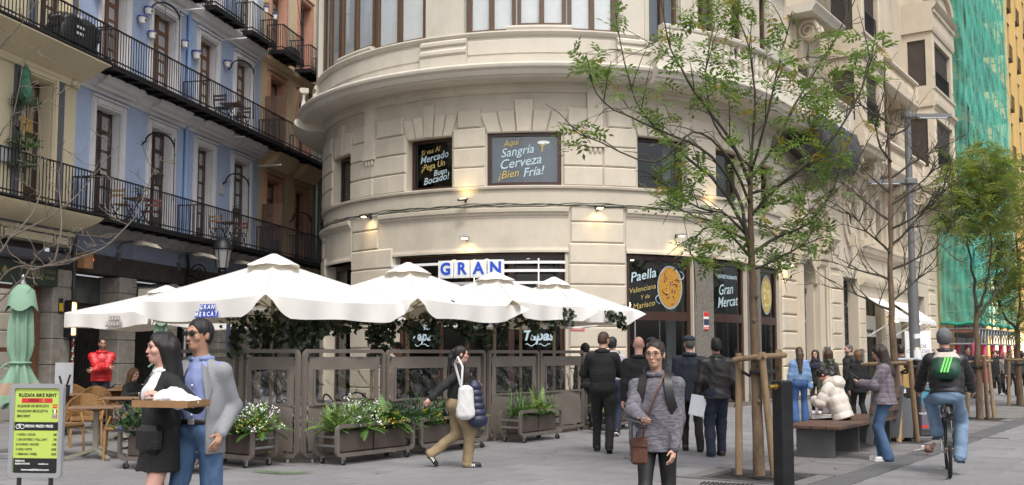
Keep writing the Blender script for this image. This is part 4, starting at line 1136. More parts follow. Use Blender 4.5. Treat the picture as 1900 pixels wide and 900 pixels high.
k=MB();lbox(k,-.4,1.48,.7,3.0,-.29,-.27);hp(hc,k,'pane',darkglass,w_)
for i in range(10):
    k=MB();lbox(k,-.5+i*.215,-.5+i*.215+.205,.0,.28,-.34,-.2,b=.008);hp(hc,k,'tile',mat('glazed_cream_tile',(.42,.4,.35),.3,var=.1))
    k=MB();lbox(k,-.5+i*.215,-.5+i*.215+.205,.29,.58,-.34,-.2,b=.008);hp(hc,k,'tile',MATS['glazed_cream_tile'])
k=MB();lbox(k,-1.1,-.58,0,3.3,-.5,.02);lbox(k,-2.4,-2.0,0,3.3,-.5,.02);hp(hc,k,'pier',st_pil)
k=MB();lbox(k,-2.0,-1.15,0,3.2,-.35,-.3);hp(hc,k,'red_door',mat('oxblood_door',(.11,.012,.02),.5,var=.1))
glowm=mat('ribbed_lit_glass',(.8,.6,.3),.4,var=0,emit=(1,.62,.22),estr=3.5)
for s,o,lb in((-.78,.08,'lit brass wall lantern left of the big folded green parasol'),(2.28,.1,'lit brass wall lantern on the stone pier right of the big folded green parasol')):
    e=empty('wall_lantern',Lp(s,2.35,o),LANG,lb,'lamp','wall lanterns of the tapas bar')
    k=MB();k.box((0,.03,0),(.26,.06,.86));
    for x in(-.12,.12):k.box((x,-.08,0),(.03,.16,.86))
    for z in(-.43,.43):k.box((0,-.08,z),(.26,.18,.03))
    k.build('frame',iron,e);k=MB();k.box((0,-.07,0),(.2,.11,.78));k.build('glass',glowm,e)
    k=MB();k.ball((0,-.1,.2),.06);k.ball((0,-.1,-.2),.06);k.build('bulb',lampE,e,smooth=180)
k=MB()
for z0 in np.arange(.1,4.4,.6):k.tube([Lp(2.42,z0,.1),Lp(2.44,z0+.3,.1),Lp(2.42,z0+.62,.1)],.04,6)
hp(hb,k,'drain_cable',black_pl)
stk=[mat('sticker_%d'%i,c,.5,var=0)for i,c in enumerate([(.7,.7,.7),(.5,.06,.06),(.1,.2,.5),(.75,.7,.5)])]
for i in range(22):
    k=MB();z=.6+i*.065;k.box(Lp(2.43+random.uniform(-.02,.02),z,.145),(.06,.006,.05),M=MFL@Matrix.Rotation(random.uniform(-.5,.5),3,'Y'));hp(hb,k,'sticker',random.choice(stk))
k=MB();k.box(Lp(2.0,2.65,.075),(.16,.012,.36),M=MFL);o=k.build('notice_plate',mat('black_enamel',(.02,.02,.02),.4),None,label='small black and yellow plate on the limestone pier above the lantern',cat='sign')
k=MB();k.box(Lp(2.0,2.62,.084),(.13,.008,.2),M=MFL);yb=k.build('yellow_band',MATS['yellow_plate'],o)
k=MB();lbox(k,2.62,2.98,3.62,3.98,.05,.24);e=k.build('alarm_box',mat('tan_box',(.36,.19,.09),.6),None,label='square tan alarm box with an orange lens above the first folding gate',cat='alarm box')
k=MB();k.ball(Lp(3.0,3.85,.18),.06);k.build('lens',mat('orange_lens',(.8,.15,.02),.3,emit=(1,.2,.03),estr=.6,var=0),e,smooth=180)
# hanging banner with pastries
e=empty('banner',Lp(5.0,2.95,.1),LANG,'small cream banner with pastry pictures on a rod beside the folding gates','banner')
k=MB();k.tube([(0,.05,.33),(0,-1.0,.33)],.014,6);k.build('rod',steel,e)
k=MB();vs=[(0.002*math.sin(i),-.12-.62*(i/6)-(.0 if j else .04),.3-.62*j)for j in(0,1)for i in range(7)];k.add(vs,[(i,i+1,i+8,i+7)for i in range(6)]);k.build('cloth',mat('cream_cloth',(.62,.56,.46),.8,var=.05),e)
for y,z,c in((-.25,.14,(.14,.07,.03)),(-.35,.17,(.16,.08,.03)),(-.6,.0,(.4,.24,.08)),(-.45,-.14,(.35,.2,.07)),(-.62,-.16,(.42,.27,.1))):
    k=MB();k.ball((.006,y,z),(.004,.09,.06),10,6);k.build('pastry_print',mat('pastry_%g'%c[0],c,.7,var=.3,scale=30),e,smooth=180)
# swan-neck shop lamps, street lantern on a scroll bracket
for s,lb in((4.35,'grey hooded arm lamp nearest the alarm box on the blue grey fascia'),(7.4,'grey hooded arm lamp between the other two on the fascia'),(10.0,'grey hooded arm lamp behind the street lantern on the fascia')):
    e=empty('arm_lamp',Lp(s,4.35,.03),LANG,lb,'lamp','hooded arm lamps on the fascia')
    k=MB();k.tube([(0,0,-.1),(0,-.12,.06),(0,-.4,.1),(0,-.55,.06)],.03,6);k.box((0,-.02,-.3),(.16,.05,.22));k.build('arm',mat('dull_grey_metal',(.12,.12,.12),.5,metal=.4),e,smooth=60)
    k=MB();k.prism([(-.5,.0),(-.75,.03),(-1.05,-.04),(-1.2,-.16),(-1.1,-.14),(-.9,-.08),(-.6,-.08)],(.3,0,0),(-.15,0,.06),(0,1,0),(0,0,1));k.build('hood',mat('pale_lamp_hood',(.34,.31,.26),.5,var=.15),e)
e=empty('street_lantern',Lp(7.75,4.3,.1),LANG,'black old style street lantern on a scrolled wall bracket','street lamp')
k=MB();k.tube([(0,0,.35),(0,-.06,-.2),(0,-.02,-.9),(0,0,-1.2)],.05,6)
k.tube([(0,0,-.45),(0,-.4,-.62),(0,-.8,-.55),(0,-1.05,-.5)],.035,6)
k.tube([(0,-.4+.28*(1-q/14)*math.cos(q),-.42+.28*(1-q/14)*math.sin(q))for q in np.linspace(0,11,30)],.022,5)
k.tube([(0,-.85+.16*(1-q/14)*math.cos(q),-.68+.16*(1-q/14)*math.sin(q))for q in np.linspace(0,11,24)],.018,5)
k.build('bracket',iron,e,smooth=60)
k=MB();k.lathe([(.1,-.45),(.14,-.38),(.1,-.32),(.17,-.28)],(0,-1.15,.0),12);k.lathe([(.27,.25),(.3,.28),(.28,.36),(.2,.5),(.1,.58),(.05,.6),(.04,.68),(0.005,.74)],(0,-1.15,0),14)
for q in range(6):
    a=q*math.pi/3;k.tube([(.17*math.cos(a),-1.15+.17*math.sin(a),-.3),(.27*math.cos(a),-1.15+.27*math.sin(a),.27)],.014,5)
k.build('lantern_cap',iron,e,smooth=40)
k=MB();k.lathe([(.16,-.29),(.255,.26)],(0,-1.15,0),12,cap=False);k.build('lantern_glass',mat('frosted_lantern',(.35,.36,.36),.3,alpha=.7,var=.05),e,smooth=60)
k=MB();k.tube([Lp(7.75,0,.1),Lp(7.75,3.4,.1)],.06,8);k.build('pipe',steel,None,smooth=60,label='thin light grey pipe rising to the street lantern',cat='pipe')

# ---- things on the balconies
def pot(s,z,o,lb,h=.2,r=.12,m=None,grp='painted pots on the blue wall'):
    e=empty('flower_pot',Lp(s,z,o),LANG,lb,'flower pot',grp)
    k=MB();k.lathe([(r*.68,0),(r*.95,h*.8),(r*.95,h*.82)],(0,0,0),12);k.build('pot',m or mat('white_glazed_pot',(.72,.71,.70),.3,var=.05),e,smooth=40)
    k=MB();k.lathe([(r*.96,h*.8),(r*1.08,h*.8),(r*1.08,h),(r*.9,h),(r*.9,h*.85)],(0,0,0),12,cap=False);k.build('rim',mat('blue_glaze',(.05,.07,.28),.3,var=.1),e,smooth=40)
    k=MB();k.ball((.01,-r*.82,h*.42),(r*.33,.03,h*.2),8,5);k.build('painted_fruit',mat('painted_green',(.14,.22,.04),.4,var=.4,scale=20,col2=(.12,.03,.03)),e,smooth=180)
    return e
pot(3.0,10.55,.14,'painted white pot by the leftmost upper brown door');pot(5.28,10.9,.14,'painted white pot, upper of two side by side left of the second upper door')
pot(4.98,10.55,.14,'painted white pot, lower of two side by side left of the second upper door');pot(6.05-.55,10.28,.14,'painted white pot hard against the second upper door surround');pot(7.25,10.55,.14,'painted white pot just left of the blue downpipe',.2)
pot(7.95,10.4,.14,'larger painted pot left of the third upper door',.24,.15);pot(9.9,10.7,.14,'painted pot between the third and fourth upper doors')
leafm=mat('leaf_green',(.05,.10,.025),.55,var=.3,scale=9)
def tuft(loc,r,n,m=leafm,name='foliage',parent=None,up=.6,L=.07,seed=1):
    k=MB();rr=random.Random(seed)
    for i in range(n):
        d=Vector((rr.gauss(0,1),rr.gauss(0,1),abs(rr.gauss(0,1))*up));d.normalize();p=Vector(loc)+d*r*rr.random()**.5
        t=d.orthogonal().normalized()*L*.35;q=p+(d+Vector((rr.gauss(0,.4),rr.gauss(0,.4),rr.gauss(0,.4))))*L
        k.add([p,(p+q)/2+t,q,(p+q)/2-t],[(0,1,2,3)])
    return k.build(name,m,parent)
for s,lb in((11.5,'little white pot of flowers on the small top balcony, nearer one'),(12.2,'little white pot of flowers at the corner of the small top balcony')):
    e=pot(s,12.98,.68,lb,.2,.1,None,'flower pots on the top balcony');tuft((0,0,.25),.12,60,leafm,'flowers',e)
hook_m=iron
for s,z,pz,lb,plant in((5.45,11.05,0,'arched iron hook with a cord left of the second upper door',0),(10.2,10.75,0,'arched iron hook with a cord left of the fourth upper door',0),(5.35,7.3,-.85,'arched iron hook with a hanging dark pot by the second lower door',1),(10.0,6.95,-.8,'arched iron hook with a hanging mossy pot by the fourth lower door',1),(15.2,6.4,-.5,'arched iron hook with a small bell on the ochre house',1)):
    e=empty('hanging_hook',Lp(s,z,.02),LANG,lb,'plant hook','arched hooks on the balcony walls')
    k=MB();pts=[(-.0,-.0,-.05),(0,-.06,.02)]+[(0.0+.9*(1-math.cos(a))/2,-.1-.35*(1-math.cos(a))/2,.02+.34*math.sin(a))for a in np.linspace(0,math.pi,12)]
    k.tube(pts,.025,6);k.tube([(.92,-.45,.3),(.92,-.45,-1.5)],.014,5);k.build('hook',hook_m,e,smooth=60)
    k=MB();k.tube([(.45,-.27,.36),(.43,-.27,pz if plant else-.3)],.006,4);k.build('cord',iron,e)
    if plant:
        r=.13 if s<15 else .05
        k=MB();k.lathe([(r*.6,-r*2.2),(r,0),(r*1.05,.01)],(.43,-.27,pz),10);k.build('hanging_pot',mat('mossy_pot',(.06,.055,.04),.9,var=.4,scale=20),e,smooth=40);tuft((.43,-.27,pz),r,50,leafm,'foliage',e)
for s,z in((6.9,11.55),(9.75,11.55),(9.75,8.35),(12.5,7.95)):
    k=MB();k.bar(Lp(s,z,0),Lp(s+.02,z+.02,.85),.03,.03);k.build('flag_rod',white_pt,None,label={11.55:'thin white rod under the top blue cornice, '+('right of the second upper door' if s<8 else 'right of the third upper door'),8.35:'thin white rod above the fourth lower door of the blue house',7.95:'thin white rod at the joint of the blue and ochre houses'}[z],cat='rod',group='thin rods on the facades')
# folding bistro sets
bw=mat('pale_slat_wood',(.30,.2,.11),.6,var=.2,scale=6);bwr=mat('red_slat_wood',(.18,.05,.03),.6,var=.2,scale=6)
def bistro_chair(s,z,o,rz,m,lb):
    e=empty('folding_chair',Lp(s,z,o),LANG+rz,lb,'chair','folding chairs on the balconies')
    k=MB()
    for x in(-.2,.2):k.bar((x,.22,0),(x,-.16,.46),.02);k.bar((x,-.22,0),(x,.2,.46),.02);k.bar((x,.2,.46),(x,.26,.86),.02)
    k.build('frame',iron,e)
    for y in(-.15,-.07,.01,.09,.17):kk=MB();kk.box((0,y,.47),(.42,.06,.016));kk.build('slat',m,e)
    for zz in(.68,.8):kk=MB();kk.box((0,.25,zz),(.44,.016,.07));kk.build('slat',m,e)
def bistro_table(s,z,o,lb):
    e=empty('folding_table',Lp(s,z,o),LANG,lb,'table','folding tables on the balconies')
    k=MB();k.box((0,0,.72),(.6,.6,.025));k.build('tabletop',bwr,e)
    for x in(-.25,.25):k=MB();k.bar((x,-.25,0),(x,.25,.7),.02);k.bar((x,.25,0),(x,-.25,.7),.02);k.build('leg_frame',iron,e)
bistro_table(4.55,4.88,.45,'small folding table with a plant behind the lower railing');bistro_chair(3.85,4.88,.45,R_(90),bw,'pale slatted folding chair left of the lower balcony table');bistro_chair(5.15,4.88,.5,R_(-70),bwr,'red slatted folding chair right of the lower balcony table')
e=pot(4.6,5.62,.45,'small plant pot standing on the lower balcony table',.14,.07,mat('dark_pot',(.03,.03,.03),.5),'plants on balcony tables');tuft((0,0,.18),.14,60,leafm,'foliage',e)
bistro_table(9.6,4.88,.45,'folding table between two chairs at the fourth lower door');bistro_chair(9.0,4.88,.45,R_(90),bw,'pale folding chair left of the far lower balcony table');bistro_chair(10.25,4.88,.45,R_(-90),bwr,'dark folding chair right of the far lower balcony table')
bistro_table(9.7,8.67,.45,'folding table on the upper balcony');bistro_chair(9.1,8.67,.45,R_(90),mat('dark_slat',(.04,.03,.025),.6),'dark folding chair left of the upper balcony table');bistro_chair(10.3,8.67,.45,R_(-90),MATS['dark_slat'],'dark folding chair right of the upper balcony table')
# bin bag wrapped bundle on the cream balcony
k=MB();rr=random.Random(2);vs=[];fs=[];nu,nv=26,16
for i in range(nv+1):
    t=i/nv
    for j in range(nu):
        a=2*math.pi*j/nu;r=1+.10*math.sin(5*a+4*t)+.07*math.sin(11*a-7*t)+rr.uniform(-.04,.04)
        sh=min(1,6*t,5*(1.03-t))**.35
        ca,sa=math.cos(a),math.sin(a);q=(abs(ca)**4+abs(sa)**4)**-.25
        vs.append(Lp(1.55+.72*q*ca*r*sh,8.7+.86*t+.02*math.sin(7*a),.5+.3*q*sa*r*sh))
for i in range(nv):
    for j in range(nu):fs.append((i*nu+j,i*nu+(j+1)%nu,(i+1)*nu+(j+1)%nu,(i+1)*nu+j))
fs.append(tuple(nv*nu+j for j in range(nu)))
k.add(vs,fs);e=k.build('wrapped_bundle',mat('shiny_black_plastic',(.012,.012,.013),.22,var=.2,bump=.6,bscale=9),None,smooth=180,label='bulky bundle wrapped in shiny black plastic on the upper cream balcony',cat='bundle')
for s,z in((1.25,9.45),(1.3,9.2),(1.28,9.05)):
    k=MB();k.box(Lp(s,z,.84),(.26,.012,.06),M=MFL);k.build('white_tape',white_pt,e)
# wire plant holder with gold letters on the cream wall
e=empty('wall_planter',Lp(.22,6.1,.12),LANG,'wire wall basket with trailing ivy, a green knotted cloth and gold letters','plant')
k=MB()
for x in np.linspace(-.3,.3,7):k.tube([(x,0,-.5),(x,-.02,1.2)],.008,4)
for z in(-.4,.1,.6,1.1):k.tube([(-.3,0,z),(.3,-.02,z)],.008,4)
k.tube([(-.5,-.3,.4),(-.3,-.1,.5),(0,0,.45)],.02,5);k.build('wire_frame',iron,e)
for i,(z,r,n)in enumerate(((1.0,.32,130),(.05,.38,200),(-.4,.3,120))):tuft((0,-.1,z),r,n,leafm,'ivy',e,.6,.1,i)
k=MB();k.lathe([(.02,1.95),(.12,1.8),(.10,1.6),(.15,1.4),(.12,1.15),(.03,1.0)],(0.05,-.08,0),9);k.build('green_cloth',mat('verdigris_cloth',(.10,.28,.18),.8,var=.3,scale=9,bump=.5,bscale=12),e,smooth=180)
lettering('TB',.42,mat('gold_leaf',(.5,.3,.06),.35,metal=.5),e,frameM((0,-.14,.55),(1,0,0),(0,0,1)),shear=.2,bold=.01)
k=MB();k.box(Lp(-.25,5.95,.03),(.6,.03,.36),M=MFL);e=k.build('street_plate',mat('grey_marble',(.5,.52,.55),.5,var=.15,scale=15),None,label='pale marble street plate on the cream wall below the wire basket',cat='sign')
k=MB();k.box(Lp(9.95,6.75,.02),(.3,.02,.36),M=MFL);k.build('house_plate',mat('white_tile_plate',(.6,.6,.62),.4,var=.25,scale=18),None,label='small white tile plate on the blue wall beside the fourth lower door',cat='sign')
k=MB();k.lathe([(.06,0),(.1,.02),(.11,.12),(.05,.16)],Lp(2.15,8.05,.1),10);k.build('wall_cup',cream_l,None,smooth=40,label='small round cream fitting on the cream wall beside the grey trim',cat='wall fitting')
k=MB();lbox(k,12.7,12.95,4.9,5.4,.4,.65);k.build('pail',mat('navy_tub',(.03,.04,.07),.5),None,label='dark tub on the first floor balcony of the ochre house',cat='tub')
k=MB();lbox(k,13.9,14.5,12.2,12.55,.25,.6,b=.03);k.build('planter_crate',mat('black_crate',(.02,.02,.03),.6,var=.3,scale=20,bump=.5),None,label='black crate on the small top balcony of the ochre house',cat='crate')
k=MB();k.tube([Lp(14.6,13.1,.64),Lp(14.9,14.5,.3),Lp(15.2,17,.1)],.012,4);k.tube([Lp(14.7,13.1,.64),Lp(15.2,15.5,.3),Lp(15.5,17,.1)],.012,4);k.build('hanging_cable',black_pl,None,label='pair of loose cables hanging across the top of the ochre house',cat='cable')
e=empty('flood_light',Lp(12.9,3.9,.6),LANG,'small grey flood light pointing up above the nearest white umbrella','lamp')
k=MB();k.box((0,-.1,0),(.4,.25,.08),b=.02,M=Matrix.Rotation(.4,3,'X'));k.tube([(0,.3,-.1),(0,-.1,0)],.02,6);k.build('housing',mat('dull_grey_metal',(0,0,0)),e)
# ================================================================== ground
DD=Vector((.569,.822,0)).normalized();EE=Vector((-DD.y,DD.x,0));Q0=Vector((-1.93,15.6,0));DANG=math.atan2(DD.y,DD.x)
def DE(k,e,z=0.0):return Q0+DD*k+EE*e+Vector((0,0,z))
def toDE(p):d=Vector((p[0],p[1],0))-Q0;return d.dot(DD),d.dot(EE)
joint=mat('paving_joint',(.13,.127,.125),.9,var=.2,scale=6)
gm=MB();gm.add([(-300,-60,-.045),(300,-60,-.045),(300,900,-.045),(-300,900,-.045)],[(0,1,2,3)])
pav=gm.build('pavement',joint,None,kind='structure')
def pavemat(name,col):
    m=mat(name,col,.68,var=.13,scale=2.2,bump=.3,bscale=55,dirt=.55);nt=m.node_tree;N=nt.nodes;L=nt.links
    b=N['Principled BSDF'];src=b.inputs['Base Color'].links[0].from_socket
    oi=N.new('ShaderNodeObjectInfo');mr=N.new('ShaderNodeMapRange');mr.inputs['To Min'].default_value=.9;mr.inputs['To Max'].default_value=1.08
    vo=N.new('ShaderNodeTexNoise');vo.inputs['Scale'].default_value=17;vo.inputs['Detail'].default_value=1;ge=N.new('ShaderNodeNewGeometry');L.new(ge.outputs['Position'],vo.inputs['Vector']);gr_=N.new('ShaderNodeMapRange');gr_.inputs['From Min'].default_value=.66;gr_.inputs['From Max'].default_value=.72;gr_.inputs['To Max'].default_value=.45;L.new(vo.outputs['Fac'],gr_.inputs[0]);gx_=N.new('ShaderNodeMix');gx_.data_type='RGBA';L.new(gr_.outputs[0],gx_.inputs['Factor']);L.new(src,gx_.inputs['A']);gx_.inputs['B'].default_value=(.06,.058,.056,1);src=gx_.outputs['Result']
    L.new(oi.outputs['Random'],mr.inputs[0]);hs=N.new('ShaderNodeHueSaturation');L.new(src,hs.inputs['Color']);L.new(mr.outputs[0],hs.inputs['Value']);L.new(hs.outputs[0],b.inputs['Base Color'])
    return m
slabm=[pavemat('grey_paving_%d'%i,c)for i,c in enumerate([(.235,.23,.238),(.222,.218,.226),(.248,.244,.25)])]
plankm=[pavemat('grey_plank_paving_%d'%i,c)for i,c in enumerate([(.20,.19,.185),(.18,.172,.168),(.22,.21,.205)])]
bandm=pavemat('dark_band_paving',(.115,.115,.12))
STRIP_A,STRIP_B=None,None
eA=toDE((2.16,12.9))[1];eB=toDE((3.26,11.75))[1]  # furniture strip between these two lines (eA > eB)
def inview(p,mar=.6):
    return p.y>9 and abs(p.x)<p.y*.5+mar
cells=[];SW,SL=.80,.40
for i in range(-40,175):
    k0=-14+i*SL
    for j in range(-60,40):
        off=(SW/2 if i%2 else 0)
        for side in(0,1):
            e0=eA+.02+j*SW+off if side==0 else eB-.42-(j+1)*SW+off
            if side==0 and(j<-1 or j>38):continue
            if side==1 and(j<-1 or j>30):continue
            a,b=e0,e0+SW
            if side==0:a=max(a,eA+.01)
            else:b=min(b,eB-.41)
            if b-a<.1:continue
            c=DE(k0+SL/2,(a+b)/2)
            if not inview(c,5.5)or c.y>58:continue
            cells.append((c.y+(0 if inview(c)and c.y>11.4 else 100),c,b-a))
cells.sort(key=lambda t:t[0])
slab_me={}
def slab_mesh(w,l,mi,mats,name):
    key=(round(w,2),l,mi,name)
    if key not in slab_me:
        k=MB();k.box((0,0,-.02),(l-.006,w-.006,.04),b=.004);slab_me[key]=k.mesh(name,mats[mi])
    return slab_me[key]
for t in cells[:300]:
    o=link('paving_slab',slab_mesh(t[2],SL,random.randrange(3),slabm,'paving_slab'),pav,(t[1].x,t[1].y,random.uniform(-.0015,.0015)),(random.gauss(0,.0012),random.gauss(0,.0012),DANG))
for mi in range(3):
    k=MB()
    for t in cells[300+mi::3]:
        k.box((t[1].x,t[1].y,-.02+random.uniform(-.0015,.0015)),(SL-.008,t[2]-.008,.04),rz=DANG)
    k.build('distant_paving',slabm[mi],pav,kind='stuff')
# narrow plank paving of the tree strip, with a dark band on its street side
pits=[toDE((3.05,12.72)),toDE((6.95,17.9)),toDE(gnd(1818,778)),toDE(gnd(1893,752))]
planks=[]
i=0
while True:
    k0=-8+i*.165;i+=1
    if k0>45:break
    for h in(0,1):
        w=(eA-eB)/2;e0=eB+h*w;c=DE(k0+.08,e0+w/2)
        if not inview(c,4):continue
        if any(abs(k0+.08-p[0])<.62 for p in pits):continue
        planks.append((c.y+(0 if inview(c)and c.y>11.4 else 100),c,w))
planks.sort(key=lambda t:t[0])
for t in planks[:300]:
    link('paving_plank',slab_mesh(t[2],.165,random.randrange(3),plankm,'paving_plank'),pav,(t[1].x,t[1].y,random.uniform(-.003,.003)),(random.gauss(0,.002),random.gauss(0,.002),DANG))
if planks[300:]:
    k=MB()
    for t in planks[300:]:k.box((t[1].x,t[1].y,-.02),(.159,t[2]-.008,.04),rz=DANG)
    k.build('distant_planks',plankm[0],pav,kind='stuff')
n=0
for i in range(100):
    k0=-9+i*.6;c=DE(k0+.3,eB-.2)
    if not inview(c,4):continue
    kk=MB();kk.box((0,0,-.02),(.594,.39,.04),b=.004);kk.build('band_slab',bandm,pav,loc=(c.x,c.y,random.uniform(-.002,.001)),rz=DANG)
soil=mat('dark_soil',(.035,.028,.022),.95,var=.4,scale=14,bump=.6,bscale=30)
for p in pits:
    for sgn in(0,):
        k=MB();c=DE(p[0],(eA+eB)/2);k.box((0,0,-.038),(1.2,(eA-eB)*.72,.012));k.build('tree_pit_soil',soil,pav,loc=c,rz=DANG)
        for kx in(-.6,.6):
            k=MB();k.box((0,0,-.015),(.05,eA-eB,.06),b=.005);k.build('pit_edge',bandm,pav,loc=DE(p[0]+kx,(eA+eB)/2),rz=DANG)
        for ex in(-1,1):
            k=MB();k.box((0,0,-.018),(1.14,(eA-eB)*.13,.05),b=.005);k.build('pit_edge',plankm[1],pav,loc=DE(p[0],(eA+eB)/2+ex*(eA-eB)*.43),rz=DANG)
c=gnd(1352,899);k=MB()
for i in range(12):k.box((i*.05-.3,0,-.004),(.022,.22,.03),b=.004)
g=k.build('drain_grate',mat('cast_iron',(.035,.035,.036),.5,metal=.5,var=.2),pav,loc=c,rz=DANG-R_(90)+.2)
k=MB();c=gnd(1825,812);k.box((0,0,.001),(.8,.25,.012));k.build('manhole_plate',bandm,pav,loc=c,rz=DANG-R_(90))
# dropped leaves
k=MB();lf=mat('fallen_leaf',(.32,.24,.06),.7,var=.4,scale=20)
for u,v in[(1070,835),(1045,808),(1100,800),(1010,850),(1222,815),(1340,862),(1030,838),(1500,885),(1550,870),(860,862),(1160,850),(1600,862),(700,880),(1085,818),(980,842)]:
    p=gnd(u,v);a=random.random()*6;k.add([(p.x-.04*math.cos(a),p.y-.04*math.sin(a),.005),(p.x+.018*math.sin(a),p.y-.018*math.cos(a),.014),(p.x+.04*math.cos(a),p.y+.04*math.sin(a),.006),(p.x-.018*math.sin(a),p.y+.018*math.cos(a),.012)],[(0,1,2,3)])
k.build('fallen_leaves',lf,None,kind='stuff',label='scattered dry yellow leaves on the grey paving',cat='leaves')

# ================================================================== terrace: umbrellas
def canvas(name,col,tr=.25):
    m=mat(name,col,.8,var=.03,scale=2,sheen=.1);nt=m.node_tree;N=nt.nodes;L=nt.links
    out=N['Material Output'];b=N['Principled BSDF'];t=N.new('ShaderNodeBsdfTranslucent');t.inputs[0].default_value=(col[0]*.95,col[1]*.82,col[2]*.62,1)
    mx=N.new('ShaderNodeMixShader');mx.inputs[0].default_value=tr;L.new(b.outputs[0],mx.inputs[1]);L.new(t.outputs[0],mx.inputs[2]);L.new(mx.outputs[0],out.inputs[0]);return m
cv=canvas('white_canvas',(.80,.785,.75),.2)
pole_m=mat('cream_pole',(.45,.38,.26),.5,var=.08)
tile_b=mat('logo_blue',(.02,.06,.42),.5,var=0)
CORN=[-DD*.0]*0
def umbrella(cx,cy,r,zr,zt,label,logo=None,seed=1,pole=True,corner_flip=0,val=.27):
    e=empty('patio_umbrella',(cx,cy,0),0,label,'umbrella','white umbrellas over the terrace')
    rr=random.Random(seed);dirs=[(-DD+EE).normalized(),(-DD-EE).normalized(),(DD-EE).normalized(),(DD+EE).normalized()]
    # corner order: left, front, right, back
    corners=[d*r for d in dirs];N_=16
    per=[];info=[]
    for q in range(4):
        a,b=corners[q],corners[(q+1)%4]
        for i in range(N_):
            f=i/N_;per.append(a.lerp(b,f));info.append((q,f))
    n=len(per);vs=[];fs=[];rings=7
    ph=[rr.random()*6 for _ in range(4)]
    for j in range(rings+1):
        t=.06+.94*j/rings
        for i,p in enumerate(per):
            q,f=info[i];mid=math.sin(math.pi*f);hb=abs(math.sin(2*math.pi*f))
            z=zt-(zt-zr)*(t**.92)-.05*hb*math.sin(math.pi*t)-.045*mid*t*t*(1 if hb else 1)
            w=1-.035*mid*t
            vs.append((p.x*t*w,p.y*t*w,z))
    for j in range(rings):
        for i in range(n):fs.append((j*n+i,(j+1)*n+i,(j+1)*n+(i+1)%n,j*n+(i+1)%n))
    fs.append(tuple(range(n)))
    vs_c=list(vs);k=MB();k.add(vs,fs);can=k.build('canopy',cv,e,smooth=60)
    k=MB()
    for q in range(4):
        for f in(0,.5):
            i=int(q*N_+f*N_);k.tube([Vector(vs_c[j*n+i])+Vector((0,0,.004))for j in range(rings+1)],.007,4)
    k.build('seam',mat('canvas_seam',(.62,.60,.57),.8,var=.05),can)
    # valance, one flap per side, corners curl up
    for q in range(4):
        vs=[];fs=[];M_=28;a,b=corners[q],corners[(q+1)%4];out=((a+b)/2).normalized()
        for i in range(M_+1):
            f=i/M_;mid=math.sin(math.pi*f);p=a.lerp(b,f)*(1-.035*mid);zt2=zr-.045*mid+.005
            if 0:pass
            wv=.028*math.sin(7*f*math.pi+ph[q])+.016*math.sin(17*f+ph[q]*2)
            curl=max(0,1-f/.14)+max(0,1-(1-f)/.14)
            for j in range(4):
                h=j/3;lift=(curl**1.5)*corner_flip*h*.2
                o=out*(.012+h*(.03+wv)+lift*.8)
                vs.append((p.x+o.x,p.y+o.y,zt2-val*h*(1-.5*curl*corner_flip)+.02*math.sin(3*math.pi*f+ph[q])*h+lift*.5))
        for i in range(M_):
            for j in range(3):fs.append((i*4+j,i*4+j+1,(i+1)*4+j+1,(i+1)*4+j))
        k=MB();k.add(vs,fs);k.build('valance',cv,e,smooth=70)
        # logo tiles
        if logo and q in logo:
            ax=(b-a).normalized();c0=(a+b)/2*(1-.03)+ax*(.3 if q==0 else 0)+out*.075+Vector((0,0,zr-.045-.14))
            up=(Vector((0,0,1))-out*.12).normalized();dim=logo[q]
            mt=tile_b if dim else mat('logo_faint',(.25,.22,.2),.7,var=0);lt=white_print if dim else cv
            for row,word in enumerate(('GRAN','MERCAT')):
                for i,ch in enumerate(word):
                    x=(i-(len(word)-1)/2)*.083;z=.05-row*.1
                    pp=c0+ax*x+up*z;kk=MB();kk.box((0,0,0),(.076,.088,.006),b=.002);tl_=kk.build('logo_tile',mt,e);tl_.matrix_local=frameM(pp,ax,up)
                    lettering(ch,.085,lt,tl_,frameM((0,0,.0045),(1,0,0),(0,1,0)),bold=.002)
    # crown vent
    vs=[];fs=[];m=24
    for j,(t,dz)in enumerate(((.02,.10),(.12,.07),(.2,.015))):
        for i in range(m):
            a=2*math.pi*i/m;s_=max(abs(math.cos(a)),abs(math.sin(a)));rad=r*t*(1.0+.08*math.sin(6*a+seed)*(j==2))
            vs.append((rad*math.cos(a+DANG),rad*math.sin(a+DANG),zt-(zt-zr)*t+dz+(.025*abs(math.sin(3*a+seed))if j==2 else 0)))
    for j in range(2):
        for i in range(m):fs.append((j*m+i,(j+1)*m+i,(j+1)*m+(i+1)%m,j*m+(i+1)%m))
    fs.append(tuple(range(m)))
    k=MB();k.add(vs,fs);k.build('crown_vent',cv,e,smooth=70)
    if pole:
        k=MB();k.tube([(0,0,.05),(0,0,zt-.02)],.032,10);k.box((0,0,.03),(.6,.6,.06),rz=DANG,b=.01);k.build('pole',pole_m,e,smooth=60)
        for q in range(4):
            for p in(corners[q],(corners[q]+corners[(q+1)%4])/2*.98):
                kk=MB();kk.tube([(0,0,zt-.12),(p.x*.97,p.y*.97,zr-.05)],.014,5);kk.tube([(0,0,zr-.1),(p.x*.5,p.y*.5,(zt+zr)/2-.08)],.01,5);kk.build('rib',pole_m,e,smooth=60)
    return e
umbrella(-3.62,15.5,2.03,2.28,2.93,'nearest and largest white umbrella with a blue tile logo on its rim',{0:True,2:False},3,corner_flip=.75)
umbrella(-1.78,17.5,1.95,2.34,2.98,'second white umbrella, right behind the nearest one, its rim touching it',{},5,corner_flip=.75)
umbrella(-.33,19.5,1.9,2.42,2.98,'third white umbrella below the GRAN tiles with a small blue logo',{0:True},9,corner_flip=.75)
